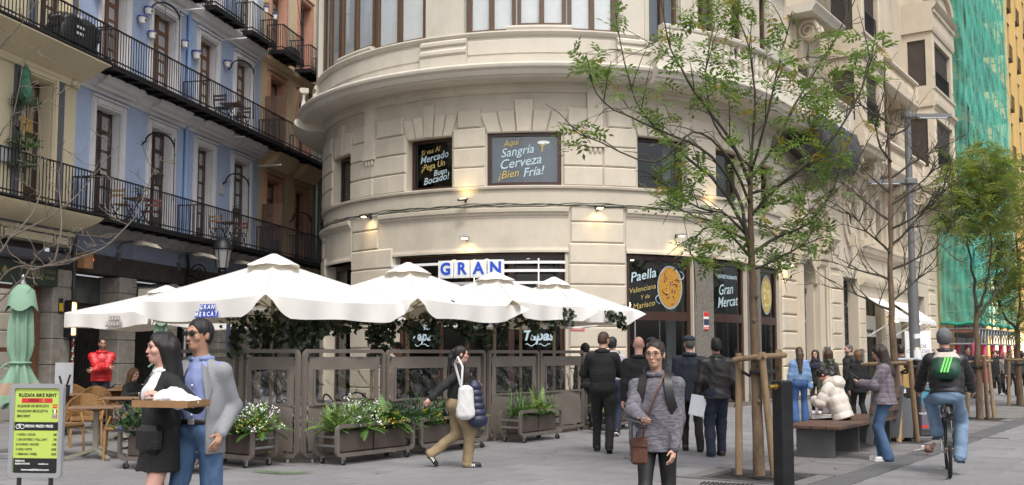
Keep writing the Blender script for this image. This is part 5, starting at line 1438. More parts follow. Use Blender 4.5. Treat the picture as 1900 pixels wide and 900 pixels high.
umbrella(.88,21.5,1.85,2.42,3.03,'farthest white umbrella, its right tip before the stone pier',{1:False},12,corner_flip=.75)
umbrella(-6.72,19.9,1.85,2.28,2.74,'leftmost white umbrella reaching before the folding gates',{0:False},15,corner_flip=0)
umbrella(-2.95,21.6,1.7,2.42,2.95,'shaded white umbrella of the back row behind the ivy',{},17)
umbrella(.2,23.6,1.75,2.40,2.95,'back row umbrella half hidden below the third one, blue logo on its rim',{0:True,1:True},19)
navy=mat('navy_post',(.02,.025,.06),.5,var=.1)
for u,d in((424,18.5),(470,19.5)):
    p=at(u,600,d);k=MB();k.box((p.x,p.y,1.15),(.06,.06,2.3));k.build('navy_post',navy,None,label='thin navy blue post behind the terrace screens, %s'%('left one nearer the folded green parasol' if u<450 else 'right one nearer the ivy'),cat='post',group='navy posts behind the terrace')

# folded green parasols
gcan=mat('sage_green_canvas',(.20,.33,.235),.75,var=.06,scale=4);tan_c=mat('tan_canvas',(.33,.23,.16),.75,var=.05)
def folded(cx,cy,z0,zt,r,label,seed):
    e=empty('folded_parasol',(cx,cy,0),0,label,'parasol','folded green parasols');rr=random.Random(seed)
    prof=[(0,.25),(.03,.5),(.16,.62),(.24,.78),(.36,.88),(.48,.93),(.56,.82),(.63,.60),(.66,.68),(.72,.95),(.8,1.3),(.9,1.65),(1.0,1.9)]
    n=60;vs=[];fs=[];mi=[]
    ph=rr.random()*6
    for j,(t,w)in enumerate(prof):
        for i in range(n):
            a=2*math.pi*i/n;fold=abs(math.sin(4*a+ph+.3*math.sin(5*t)));tight=.18 if .6<t<.68 else .42
            rad=r*w*(1-tight*fold+.06*math.sin(11*a+5*t))
            z=zt-(zt-z0)*t+(.16*(fold-.5)if j==len(prof)-1 else 0)
            vs.append((rad*math.cos(a),rad*math.sin(a),z))
    k=MB()
    for j in range(len(prof)-1):
        for i in range(n):fs.append((j*n+i,(j+1)*n+i,(j+1)*n+(i+1)%n,j*n+(i+1)%n));mi.append(1 if 10<=j<=10 else 0)
    k.add(vs,fs);k.m=mi;k.build('folded_canvas',[gcan,tan_c],e,smooth=75)
    vs=[];fs=[]
    for j,(t,w)in enumerate(((0,.3),(.05,.75),(.17,1.02))):
        for i in range(32):
            a=2*math.pi*i/32;dip=.1*abs(math.sin(2*a+1))if j==2 else 0
            vs.append((r*w*math.cos(a),r*w*math.sin(a),zt+.03-(zt-z0)*t-dip))
    for j in range(2):
        for i in range(32):fs.append((j*32+i,(j+1)*32+i,(j+1)*32+(i+1)%32,j*32+(i+1)%32))
    k=MB();k.add(vs,fs);k.build('top_flap',gcan,e,smooth=75)
    k=MB();k.tube([(r*.66*math.cos(a),r*.66*math.sin(a),zt-(zt-z0)*.635)for a in np.linspace(0,6.3,24)],.02,5);k.tube([(-r*.6,-.1,zt-(zt-z0)*.635),(-r*1.0,-.15,zt-(zt-z0)*.68)],.015,5);k.build('tie',gcan,e)
    k=MB();k.tube([(0,0,.05),(0,0,zt+.02)],.035,8);k.lathe([(.03,zt),(.045,zt+.05),(.02,zt+.1),(.03,zt+.14),(.005,zt+.18)],n=10);k.box((0,0,.04),(.7,.7,.08),b=.01);k.build('pole',steel,e,smooth=50)
    return e
p=at(40,600,15.2);folded(p.x,p.y,.72,2.5,.22,'big folded green parasol with a tan band behind the bike rental sign',2)
p=at(300,600,17.6);folded(p.x,p.y,.8,2.3,.155,'smaller folded green parasol behind the walking couple',4)

# ================================================================== terrace screens
frm=mat('taupe_powder_coat',(.145,.124,.106),.45,var=.06,scale=4);fab=mat('taupe_canvas',(.165,.14,.118),.8,var=.08,scale=3,bump=.15,bscale=6)
plast=glass('crinkled_clear_plastic',(.82,.82,.80),.10,.12)
_N=plast.node_tree.nodes;_L=plast.node_tree.links
_w=_N.new('ShaderNodeTexWave');_w.wave_type='BANDS';_w.inputs['Scale'].default_value=1.6;_w.inputs['Distortion'].default_value=9;_w.inputs['Detail'].default_value=3
_t=_N.new('ShaderNodeTexCoord');_m=_N.new('ShaderNodeMapping');_m.inputs['Rotation'].default_value=(0,.9,.5);_L.new(_t.outputs['Object'],_m.inputs[0]);_L.new(_m.outputs[0],_w.inputs['Vector'])
_bp=_N.new('ShaderNodeBump');_bp.inputs['Strength'].default_value=.9;_bp.inputs['Distance'].default_value=.06;_L.new(_w.outputs['Fac'],_bp.inputs['Height'])
for _x in _N:
    if _x.type in('BSDF_GLOSSY','LAYER_WEIGHT'):_L.new(_bp.outputs[0],_x.inputs['Normal'])
def rrect(w,h,r,n=6):
    pts=[]
    for cx,cz,a0 in((w/2-r,h-r,0),(-w/2+r,h-r,90),(-w/2+r,r,180),(w/2-r,r,270)):
        for i in range(n+1):a=R_(a0+90*i/n);pts.append((cx+r*math.cos(a),cz+r*math.sin(a)))
    return pts
def frame_ring(k,w,h,r,tw,td,z0=0.0,y=0.0):
    o=rrect(w,h,r);i_=rrect(w-2*tw,h-2*tw,max(r-tw,.02));n=len(o);vs=[]
    for yy in(y-td/2,y+td/2):
        vs+=[(x,yy,z+z0)for x,z in o];vs+=[(x,yy,z+tw+z0)for x,z in i_]
    fs=[]
    for a in range(n):
        b=(a+1)%n
        fs+=[(a,b,n+b,n+a),(2*n+a,3*n+a,3*n+b,2*n+b),(a,2*n+a,2*n+b,b),(n+a,n+b,3*n+b,3*n+a)]
    k.add(vs,fs)
def screen(c,w,rz,label,h=1.5,seed=0):
    e=empty('terrace_screen',c,rz,label,'screen','taupe canvas screens round the terrace')
    k=MB();frame_ring(k,w,h,.10,.055,.06,.07);k.build('frame',frm,e,smooth=40)
    rr=random.Random(seed);wx0,wx1,wz0,wz1=-w/2+.21,w/2-.21,.80,1.29
    X=sorted(set([-w/2+.1,wx0,wx1,w/2-.1]+list(np.linspace(-w/2+.1,w/2-.1,15))));Z=sorted(set([.16,wz0,wz1,1.46]+list(np.linspace(.16,1.46,11))+[.76,1.34]))
    ph=rr.random()*6;vs=[];fs=[]
    def yy(x,z):return .012*math.sin(5*x+ph+3*z)+.008*math.sin(13*z+7*x)+.01*math.sin(25*x)*(z>1.36)
    for x in X:
        for z in Z:vs.append((x,yy(x,z),z))
    for i in range(len(X)-1):
        for j in range(len(Z)-1):
            if X[i]>=wx0-1e-6 and X[i+1]<=wx1+1e-6 and Z[j]>=wz0-1e-6 and Z[j+1]<=wz1+1e-6:continue
            fs.append((i*len(Z)+j,(i+1)*len(Z)+j,(i+1)*len(Z)+j+1,i*len(Z)+j+1))
    k=MB();k.add(vs,fs);f=k.build('canvas_panel',fab,e,smooth=60)
    k=MB()
    for a,b in(((wx0,wz0),(wx1,wz0)),((wx0,wz1),(wx1,wz1)),((wx0,wz0),(wx0,wz1)),((wx1,wz0),(wx1,wz1))):k.bar((a[0],-.008,a[1]),(b[0],-.008,b[1]),.022,.022)
    k.bar((-w/2+.1,-.01,.79),(w/2-.1,-.01,.79),.012,.025);k.build('window_hem',fab,f)
    vs=[];fs=[];nx,nz=14,8
    for i in range(nx+1):
        for j in range(nz+1):x=wx0+(wx1-wx0)*i/nx;z=wz0+(wz1-wz0)*j/nz;vs.append((x,.012*math.sin(9*x+6*z+ph)+rr.uniform(-.006,.006),z))
    for i in range(nx):
        for j in range(nz):fs.append((i*(nz+1)+j,(i+1)*(nz+1)+j,(i+1)*(nz+1)+j+1,i*(nz+1)+j+1))
    k=MB();k.add(vs,fs);k.build('clear_window',plast,f,smooth=80)
    k=MB()
    for x in(-w/2+.07,w/2-.07):
        for z in(1.47,.2):k.tube([(x,0,z),(x*.93,.01,z-.06)],.008,4);k.tube([(x*.98+.01*math.cos(a),-.02,z-.02+.03*math.sin(a))for a in np.linspace(0,6.3,8)],.006,4)
    k.build('lashing',black_pl,e)
    for x in(-w/2+.2,w/2-.2):
        k=MB();k.lathe([(.012,-.0),(.03,.005),(.03,.05),(.012,.055)],(x,0,0),10);k.bar((x,0,.05),(x,0,.1),.03);k.build('foot',steel,e)
    return e
scr=[(-1.72-.02,None)]
EP=EE
screen(DE(-1.72,.62,0)+Vector((0,0,0)),1.18,math.atan2(-EE.y,-EE.x),'narrow end screen facing the viewer beside the walking man',seed=1)
screen(DE(-1.74,1.98,0),1.35,math.atan2(-EE.y,-EE.x),'screen half hidden behind the walking couple',seed=2)
for i,(a,b,lb)in enumerate([(-1.68,-.02,'first screen of the long row, with the white and green planting before it'),(.03,1.64,'second screen of the long row, left of the woman in khaki trousers'),(1.68,2.56,'narrow screen just right of the woman in khaki trousers'),(2.66,4.25,'wide screen behind the grassy planter'),(4.29,5.88,'screen with a bare foot, no planter before it, left of the man in black'),(5.93,7.38,'farthest screen half hidden by the man in black')]):
    screen(DE((a+b)/2,0,0),b-a,DANG,lb,seed=3+i)

# ================================================================== planters
box_m=mat('brown_planter_box',(.085,.065,.052),.6,var=.1,scale=4)
def planter(c,L_,rz,label):
    e=empty('planter',c,rz,label,'planter','wheeled planters along the screens')
    for y in(-.2,.2):k=MB();frame_ring(k,L_,.44,.09,.05,.045,.11,y);k.build('frame',frm,e,smooth=40)
    n=2 if L_>1.1 else 1
    for i in range(n):
        w=(L_-.2)/n-.03;x=-L_/2+.1+(i+.5)*(L_-.2)/n;k=MB()
        k.box((x,0,.30),(w,.32,.28),b=.02);k.build('trough',box_m,e)
        k=MB();k.box((x,0,.445),(w-.04,.28,.012));k.build('soil',soil,e)
    k=MB()
    for s in(-1,1):
        for z in(.26,.38):k.tube([(s*(L_/2-.03),-.2,z),(s*(L_/2-.03),.2,z)],.018,8)
    k.build('end_rail',steel,e,smooth=60)
    for sx in(-1,1):
        for y in(-.2,.2):
            k=MB();x=sx*(L_/2-.15);k.tube([(x-.014,y,.042),(x+.014,y,.042)],.042,12);w_=k.build('caster',black_pl,e,smooth=40)
            k=MB();k.bar((x,y,.05),(x,y,.115),.05,.03);k.tube([(x-.02,y,.042),(x+.02,y,.042)],.02,8);k.build('caster_fork',steel,w_)
    return e
fern_m=mat('fern_green',(.085,.20,.03),.5,var=.3,scale=6);fern_d=mat('deep_leaf_green',(.03,.085,.02),.5,var=.3,scale=6);lime_m=mat('lime_leaf',(.16,.28,.05),.5,var=.25,scale=6)
wfl=mat('white_petals',(.75,.76,.70),.6,var=.1);yfl=mat('yellow_petals',(.62,.45,.03),.6,var=.15);lav=mat('lavender_spikes',(.12,.11,.26),.6,var=.25)
def frond(k,p,d,L_,w,n,droop,up=Vector((0,0,1))):
    pts=[];q=Vector(p);d=Vector(d).normalized()
    for i in range(n+1):
        pts.append(q.copy());q=q+d*(L_/n);d=(d+Vector((0,0,-droop/n))).normalized()
    k.tube(pts,[.004]*(n+1),3,cap=False)
    for i in range(1,n+1):
        t=(pts[i]-pts[i-1]).normalized();s=t.cross(up);s=s.normalized()if s.length>.05 else Vector((1,0,0));ww=w*math.sin(math.pi*(.12+.86*i/(n+1)))
        for sg in(-1,1):
            tip=pts[i]+s*sg*ww+t*ww*.35+Vector((0,0,-.15*ww));h=t*(L_/n)*.48
            k.add([pts[i]-h,tip,pts[i]+h],[(0,1,2)])
def plant(kind,parent_e,x,y,seed,label,sc_=1.0,n=None):
    rr=random.Random(seed);M=Matrix.Translation(parent_e.location)@Matrix.Rotation(parent_e.rotation_euler.z,4,'Z')
    loc=M@Vector((x,y,.45));e=empty('plant',loc,rr.random()*6,label,'plant','planting in the wheeled planters')
    def rd(up=.9):v=Vector((rr.gauss(0,1),rr.gauss(0,1),up*abs(rr.gauss(0,1))+.25));return v.normalized()
    k=MB()
    if kind=='fern':
        for i in range(n or 20):frond(k,(rr.uniform(-.06,.06),rr.uniform(-.06,.06),0),rd(),rr.uniform(.28,.5)*sc_,.075*sc_,15,rr.uniform(.5,1.6))
        k.build('frond',fern_m if seed%3 else lime_m,e)
    elif kind=='grass':
        for i in range(n or 90):
            d=rd(1.4);L_=rr.uniform(.3,.52)*sc_;q=Vector((rr.uniform(-.12,.12),rr.uniform(-.08,.08),0));s=d.cross(Vector((0,0,1))).normalized()*.009;pts=[]
            for i2 in range(5):pts.append((q-s*(1-i2/4.2),q+s*(1-i2/4.2)));q=q+d*L_/4;d=(d+Vector((0,0,-.28))).normalized()
            k.add([p for pr in pts for p in pr],[(2*j,2*j+1,2*j+3,2*j+2)for j in range(4)])
        k.build('blade',fern_d if seed%2 else fern_m,e)
    else:
        for i in range(n or 260):
            d=rd(1.1);p=d*rr.uniform(.05,.34)*sc_;q=p+(d+Vector((rr.gauss(0,.5),rr.gauss(0,.5),rr.gauss(0,.3)))).normalized()*.085*sc_;t=(q-p).orthogonal().normalized()*.02
            t=Matrix.Rotation(rr.random()*6,3,(q-p).normalized())@t;k.add([p,(p+q)/2+t,q,(p+q)/2-t],[(0,1,2,3)])
        for i in range(14):d=rd(1.2);k.tube([(0,0,-.02),d*.34*sc_],.004,3,cap=False)
        k.build('leaves',{'white':lime_m,'yellow':fern_m,'lavender':fern_d,'bush':fern_d}[kind],e)
        if kind!='bush':
            k=MB()
            for i in range(36 if kind=='white' else 16):
                d=rd(1.3);c=d*rr.uniform(.26,.44)*sc_
                if kind=='lavender':
                    for q in range(7):p=c+d*q*.018;t=Vector((rr.gauss(0,1),rr.gauss(0,1),rr.gauss(0,1))).normalized()*.014;u_=t.orthogonal().normalized()*.012;k.add([p-t,p+u_,p+t,p-u_],[(0,1,2,3)])
                else:
                    for q in range(9 if kind=='white' else 8):
                        p=c+Vector((rr.gauss(0,.028),rr.gauss(0,.028),rr.gauss(0,.022)));t=Vector((rr.gauss(0,1),rr.gauss(0,1),rr.gauss(0,1))).normalized()*.0125;u_=t.orthogonal().normalized()*.0125
                        k.add([p-t,p+u_,p+t,p-u_],[(0,1,2,3)])
            k.build('flowers',{'white':wfl,'yellow':yfl,'lavender':lav}[kind],e,kind='stuff')
    return e
EA=math.atan2(-EE.y,-EE.x)
PL=[(DE(-2.28,.66),1.2,EA,'planter with white flowers and ferns before the end screen'),(DE(-.85,-.42),1.62,DANG,'long planter of white flowers, ferns and lavender on the first screen'),(DE(.95,-.42),1.7,DANG,'planter behind the legs of the woman in khaki trousers'),
      (DE(3.3,-.48),1.35,DANG,'planter of dark grassy leaves before the wide screen'),(DE(6.55,-.42),1.4,DANG,'farthest planter behind the man in black'),(Vector((-4.44,13.45,0)),1.5,EA+.08,'planter behind the walking couple near the rattan chairs')]
PLO=[planter(*a)for a in PL]
sd=10
def pl(pi,items):
    global sd
    for kind,x,y,lb,sc_ in items:sd+=1;plant(kind,PLO[pi],x,y,sd,lb,sc_)
pl(0,[('fern',-.36,0,'tall fern at the left of the end planter by the grey jacket',1.25),('white',-.1,.0,'white flowered plant in the middle of the end planter',.95),('fern',.1,.06,'low fern between the white flowers of the end planter',.9),('white',.36,.04,'white flowered plant at the right of the end planter',.95),('lavender',.26,-.1,'purple spiked plant at the right front of the end planter',.8),('yellow',.46,-.12,'small yellow flowered plant trailing at the right end of the end planter',.55),('fern',.52,-.02,'long fern drooping over the right end of the end planter',1.1)])
pl(1,[('fern',-.72,-.02,'fern at the near end of the long planter',.9),('white',-.45,0,'white flowered plant nearest the near end of the long planter',1.0),('white',-.15,.02,'tall white flowered plant in the middle of the long planter',1.15),('bush',.1,.05,'dark leafy bush in the middle of the long planter',.9),('fern',.32,0,'tall fern right of the white flowers in the long planter',1.25),('yellow',.3,-.1,'yellow flowered plant in the right half of the long planter',.7),('lavender',.62,-.1,'purple spiked plant at the far end of the long planter',.9),('fern',.7,.04,'fern at the far end of the long planter',.95),('fern',-.2,-.16,'lime fern trailing over the front rail of the long planter',.7)])
pl(2,[('bush',-.62,0,'dark bush at the near end of the khaki woman\'s planter',1.15),('grass',-.35,0,'grassy tuft in the near half of the khaki woman\'s planter',1.05),('yellow',-.55,-.14,'yellow flowers hanging over the near rail of the khaki woman\'s planter',.6),('bush',-.05,.03,'dark bush in the middle of the khaki woman\'s planter',1.0),('grass',.25,0,'grassy tuft in the far half of the khaki woman\'s planter',1.0),('lavender',-.1,-.12,'purple spikes at the front of the khaki woman\'s planter',.7),('fern',.6,0,'fern at the far end of the khaki woman\'s planter',.9)])
pl(3,[('grass',-.45,0,'dark grassy tuft at the near end of the grassy planter',1.25),('grass',-.12,.03,'tall grassy tuft in the middle of the grassy planter',1.35),('fern',.2,0,'fern in the far half of the grassy planter',1.1),('yellow',0,-.12,'yellow flowers along the front of the grassy planter',.65),('grass',.5,0,'grassy tuft drooping over the far end of the grassy planter',1.2)])
pl(4,[('fern',-.45,0,'fern at the near end of the farthest planter',.95),('yellow',-.1,0,'yellow flowered plant in the farthest planter',.9),('bush',.3,0,'dark bush in the farthest planter',.95)])
pl(5,[('bush',-.58,0,'olive leaved bush spilling over the left end rail by the rattan chair',1.2),('lavender',-.5,-.1,'purple spikes by the olive leaved bush',.8),('bush',.1,0,'dark bush half hidden behind the walking woman',1.0),('fern',.6,0,'fern half hidden behind the walking couple',1.0)])
p=gnd(505,880);k=MB();frond(k,(0,0,.02),(1,.1,.03),.5,.09,14,.05);frond(k,(.1,.05,.02),(-.9,.3,.03),.4,.08,12,.05);k.build('fallen_frond',fern_m,None,loc=p,label='fern frond fallen on the paving under the end planter',cat='leaf')

# ================================================================== ivy under the umbrellas
ivy_m=mat('dark_ivy',(.022,.045,.014),.45,var=.35,scale=8)
def ivy(pts,r,n,drops,label,seed):
    rr=random.Random(seed);e=empty('ivy_garland',pts[0],0,label,'ivy','ivy hanging under the umbrellas');o0=Vector(pts[0]);P=[Vector(p)-o0 for p in pts]
    k=MB();paths=[P]
    for(i,f,L_)in drops:
        a=P[i].lerp(P[min(i+1,len(P)-1)],f);q=a.copy();pp=[q.copy()]
        for s in range(6):q=q+Vector((rr.gauss(0,.04),rr.gauss(0,.04),-L_/6));pp.append(q.copy())
        paths.append(pp)
    for pp in paths:k.tube(pp,.007,4)
    k.build('vine',mat('vine_brown',(.06,.045,.03),.8),e)
    k=MB();tot=sum((b-a).length for pp in paths for a,b in zip(pp[:-1],pp[1:]))
    for pi,pp in enumerate(paths):
        for a,b in zip(pp[:-1],pp[1:]):
            for _ in range(max(1,int(n*(b-a).length/tot))):
                c=a.lerp(b,rr.random())+Vector([max(-1.3,min(1.3,rr.gauss(0,1)))*r for _q in range(3)])*(1 if pi==0 else .55);c.z-=abs(rr.gauss(0,r*.5))
                nn=Vector((rr.gauss(0,1),rr.gauss(0,1)-.6,rr.gauss(0,.7))).normalized();ax=nn.orthogonal().normalized();ax=Matrix.Rotation(rr.random()*6.28,3,nn)@ax;ay=nn.cross(ax);s=rr.uniform(.035,.06)
                sh=[(0,-.9),(.7,-.8),(.55,-.1),(1.0,.25),(.35,.4),(0,1.15),(-.35,.4),(-1.0,.25),(-.55,-.1),(-.7,-.8)]
                k.add([c+ax*x*s+ay*y*s+nn*(.12*s*abs(x))for x,y in sh],[tuple(range(10))])
    k.build('leaves',ivy_m,e);return e
def A3(*l):return[at(*q)for q in l]
ivy(A3((430,580,14.9),(470,586,14.9),(520,586,14.8),(556,582,14.6),(575,604,14.6)),.13,520,[(0,.3,.55),(1,.2,.75),(1,.8,.45),(2,.5,.6),(2,.9,.5),(3,.3,.35)],'thick ivy hanging below the nearest umbrella over the end screen',1)
ivy(A3((550,566,14.2),(562,586,14.7),(590,590,15.2),(640,600,15.6)),.08,200,[(1,.5,.4),(2,.4,.2)],'ivy rising into the front corner of the nearest umbrella',2)
ivy(A3((620,600,16),(665,598,16.3),(705,605,16.3),(740,596,16.6),(790,590,16.7)),.11,420,[(1,.7,.4),(2,.1,.62),(2,.5,.5),(3,.5,.3)],'ivy with a long tail between the first and second umbrellas',3)
ivy(A3((790,588,16.6),(820,574,16.6),(850,594,16.9),(880,600,17)),.11,340,[(0,.4,.45),(2,.3,.3)],'ivy under the front corner of the second umbrella',4)
ivy(A3((865,595,17.8),(920,590,18.2),(970,585,18.4),(1010,588,18.8),(1060,585,19.2)),.10,460,[(0,.6,.4),(1,.4,.45),(2,.3,.3),(3,.3,.25)],'long ivy garland below the third umbrella behind the walking woman',5)
ivy(A3((950,574,18.6),(990,576,18.8),(1060,578,19.2)),.04,70,[(2,0,.15)],'thin ivy along the rim of the third umbrella',6)
ivy(A3((1125,584,20.6),(1145,586,20.8),(1160,592,20.9)),.07,110,[(1,.5,.2)],'small ivy sprig under the right tip of the farthest umbrella',7)
# ================================================================== trees
bark=mat('grey_brown_bark',(.17,.115,.07),.9,var=.3,scale=9,bump=.8,bscale=25,stretch=(1,1,.35));bark_g=mat('green_grey_limb',(.065,.06,.038),.8,var=.3,scale=9);bark_d=mat('pale_twig_bark',(.20,.165,.13),.85,var=.25,scale=9)
leaf_a=mat('ash_leaf',(.17,.255,.06),.5,var=.4,scale=2.5);leaf_y=mat('yellowing_leaf',(.42,.30,.03),.55,var=.3,scale=8)
def smooth_path(P,n=4):
    out=[]
    P=[Vector(p)for p in P]
    for i in range(len(P)-1):
        p0,p1,p2,p3=P[max(i-1,0)],P[i],P[i+1],P[min(i+2,len(P)-1)]
        for j in range(n):
            t=j/n;out.append(.5*((2*p1)+(p2-p0)*t+(2*p0-5*p1+4*p2-p3)*t*t+(3*p1-p0-3*p2+p3)*t**3))
    out.append(P[-1]);return out
def limb(k,P,r0,r1,n=7,wob=0.0,rr=random):
    S=smooth_path(P);m=len(S)
    if wob:S=[p+Vector((rr.gauss(0,wob),rr.gauss(0,wob),rr.gauss(0,wob)))if 0<i<m-1 else p for i,p in enumerate(S)]
    k.tube(S,[r0+(r1-r0)*(i/(m-1))**.8 for i in range(m)],n);return S
def pinnate(k,p,d,L_,n,w,rr,m0=0,droop=.5):
    """compound leaf: a rachis with paired leaflets"""
    q=Vector(p);d=Vector(d).normalized();side=d.cross(Vector((0,0,1)));
    side=side.normalized()if side.length>.1 else Vector((1,0,0))
    roll=rr.uniform(-.7,.7);side=Matrix.Rotation(roll,3,d)@side;pts=[q.copy()]
    for i in range(n):
        q=q+d*L_/n;d=(d+Vector((0,0,-droop/n))).normalized();pts.append(q.copy())
    old=k.cur;k.cur=m0
    k.add([pts[0]+side*.004,pts[0]-side*.004,pts[-1]],[(0,1,2)])
    for i in range(1,n+1):
        t=(pts[i]-pts[i-1]).normalized();nn=side.cross(t)
        for sg in((-1,1)if i<n else(0,)):
            ax=(side*sg+t*.55+nn*rr.uniform(-.25,.25)).normalized()if sg else t;l=w*rr.uniform(.8,1.15);wd=ax.cross(nn).normalized()*l*.21;b=pts[i]if sg else pts[i]
            k.add([b,b+ax*l*.45+wd+nn*.1*wd.length,b+ax*l,b+ax*l*.45-wd],[(0,1,2,3)])
    k.cur=old
feath=mat('feathery_green',(.25,.29,.05),.55,var=.4,scale=1.2);feath_d=mat('dark_feathery_green',(.13,.18,.035),.55,var=.35,scale=1.2)
for _m,_c in((leaf_a,(.20,.32,.05)),(leaf_y,(.5,.36,.04)),(feath,(.28,.36,.05)),(feath_d,(.16,.24,.04))):
    _N2=_m.node_tree.nodes;_L2=_m.node_tree.links;_tr=_N2.new('ShaderNodeBsdfTranslucent');_tr.inputs[0].default_value=(*_c,1);_mx=_N2.new('ShaderNodeMixShader');_mx.inputs[0].default_value=.35
    _L2.new(_N2['Principled BSDF'].outputs[0],_mx.inputs[1]);_L2.new(_tr.outputs[0],_mx.inputs[2]);_L2.new(_mx.outputs[0],_N2['Material Output'].inputs[0])
rt=random.Random(11)
tree=empty('leafy_tree',(3.06,12.72,0),0,'young staked tree with pinnate green and yellowing leaves before the round front','tree','street trees')
def rl(o,k):k.v=[tuple(Vector(p)-o.location)for p in k.v];return k
TD=12.72
def px(l,rr=None):return[at(u,v,y)for u,v,y in l]
k=MB();trunk=px([(1409,882,TD),(1405,760,TD),(1401,640,TD),(1397,540,TD),(1394,460,TD),(1392,400,TD),(1393,300,TD)])
limb(k,trunk,.078,.028,12,.003,rt)
for z in(.9,1.35,1.9,2.2,2.6):c=trunk[0].lerp(trunk[-1],z/3.9);k.ball(c+Vector((rt.uniform(-.04,.04),-.05,0)),(.028,.03,.035),8,5)
rl(tree,k).build('trunk',bark,tree,smooth=60)
LIMBS=[
 [(1392,470,TD),(1365,355,12.6),(1300,275,12.4),(1210,236,12.2),(1120,190,12.0),(1086,120,11.9)],
 [(1392,440,TD),(1335,345,12.9),(1262,280,13.1),(1190,205,13.2),(1160,120,13.3),(1142,20,13.4)],
 [(1393,345,TD),(1355,260,12.5),(1290,170,12.3),(1245,90,12.2),(1222,-20,12.1)],
 [(1393,300,TD),(1394,300,12.7),(1400,200,12.8),(1390,90,12.9),(1350,-10,12.9)],
 [(1393,330,TD),(1430,280,12.9),(1490,170,13.1),(1548,75,13.2),(1590,-10,13.3)],
 [(1394,400,TD),(1445,345,12.5),(1530,275,12.3),(1598,165,12.2),(1622,75,12.2)],
 [(1395,470,TD),(1442,440,12.8),(1500,415,13),(1545,350,13.1),(1575,260,13.2)],
 [(1394,450,TD),(1350,400,12.9),(1295,385,13),(1238,345,13.1),(1205,330,13.1)],
 [(1396,500,TD),(1442,480,12.6),(1490,455,12.5),(1530,440,12.4)],
 [(1394,480,TD),(1345,425,12.5),(1290,400,12.3),(1225,372,12.2)],
 [(1393,380,TD),(1350,290,12.3),(1285,245,11.9),(1215,300,11.8),(1090,255,11.8),(1062,240,11.8)],
 [(1393,320,TD),(1420,230,12.4),(1445,120,12.2),(1470,20,12.1)],
 [(1393,360,TD),(1470,330,13.2),(1520,250,13.4),(1545,170,13.5)],
 [(1395,450,TD),(1320,420,13),(1280,460,13.1),(1300,490,13.1)],
 [(1393,310,TD),(1325,230,13.1),(1310,130,13.3),(1330,30,13.4)],
]
k=MB();kl=MB();tw=MB()
# dense patches of the crown in the photo: (u, v, radius px, weight)
PAT=[(1090,110,28,9),(1135,150,38,14),(1150,30,30,6),(1245,370,34,14),(1255,330,45,14),(1300,320,45,10),(1210,215,36,10),(1265,250,36,8),(1280,70,48,14),(1340,60,52,16),(1375,20,40,12),(1330,130,48,16),(1360,180,50,14),(1290,180,40,8),(1440,130,45,14),(1480,200,55,18),(1540,180,40,14),(1590,150,40,14),(1615,90,30,9),(1490,290,60,20),(1540,320,50,16),(1470,380,55,20),(1510,420,40,14),(1420,360,50,14),(1310,450,36,14),(1290,480,30,8),(1345,440,45,14),(1400,260,60,12),(1440,440,40,12),(1465,490,36,8),(1570,230,32,9),(1240,130,40,5),(1080,250,26,5),(1430,60,40,8),(1540,60,28,6),(1400,470,50,8),(1550,120,40,8)]
allp=[]
for i,l in enumerate(LIMBS):
    r0=.027 if i<7 else .02;S=limb(k,px(l),r0,.006,7,.006,rt);allp+=S[3:]
    for j in range(4,len(S)-1,2):
        d=(S[j+1]-S[j]).normalized();s=(d+Vector((rt.gauss(0,.6),rt.gauss(0,.6),rt.gauss(.1,.5)))).normalized();L_=rt.uniform(.25,.7)
        T=limb(tw,[S[j],S[j]+s*L_*.5+Vector((0,0,.04)),S[j]+s*L_],.009,.003,4)
        allp+=T[3:]
for(u,v,r,w)in PAT:
    for _ in range(int(w*.95)):
        a=rt.random()*6.28;q=r*math.sqrt(rt.random());y=TD+rt.gauss(0,.55);p=at(u+q*math.cos(a),v+q*math.sin(a),y)
        b=min(allp,key=lambda t:(t-p).length_squared)if rt.random()<.45 else None
        if b is not None and(b-p).length<1.1:tw.tube([b,b.lerp(p,.5)+Vector((0,0,.04)),p],[.006,.004,.003],3)
        for g in range(rt.choice((1,2,3))):
            d=Vector((rt.gauss(0,1),rt.gauss(0,1),rt.gauss(.1,.5)))
            pinnate(kl,p,d,rt.uniform(.16,.28),rt.choice((4,5,6)),rt.uniform(.075,.105),rt,1 if rt.random()<.075 else 0,rt.uniform(.3,.9))
for S in LIMBS:
    P=smooth_path(px(S))
    for _ in range(9):
        p=P[rt.randrange(len(P)//2,len(P))];d=Vector((rt.gauss(0,1),rt.gauss(0,1),rt.gauss(.2,.5)));pinnate(kl,p,d,rt.uniform(.16,.28),5,.09,rt,1 if rt.random()<.1 else 0,.6)
rl(tree,k).build('limb',bark_g,tree,smooth=60);rl(tree,tw).build('twig',bark_g,tree,kind='stuff');rl(tree,kl).build('crown',[leaf_a,leaf_y],tree,kind='stuff')
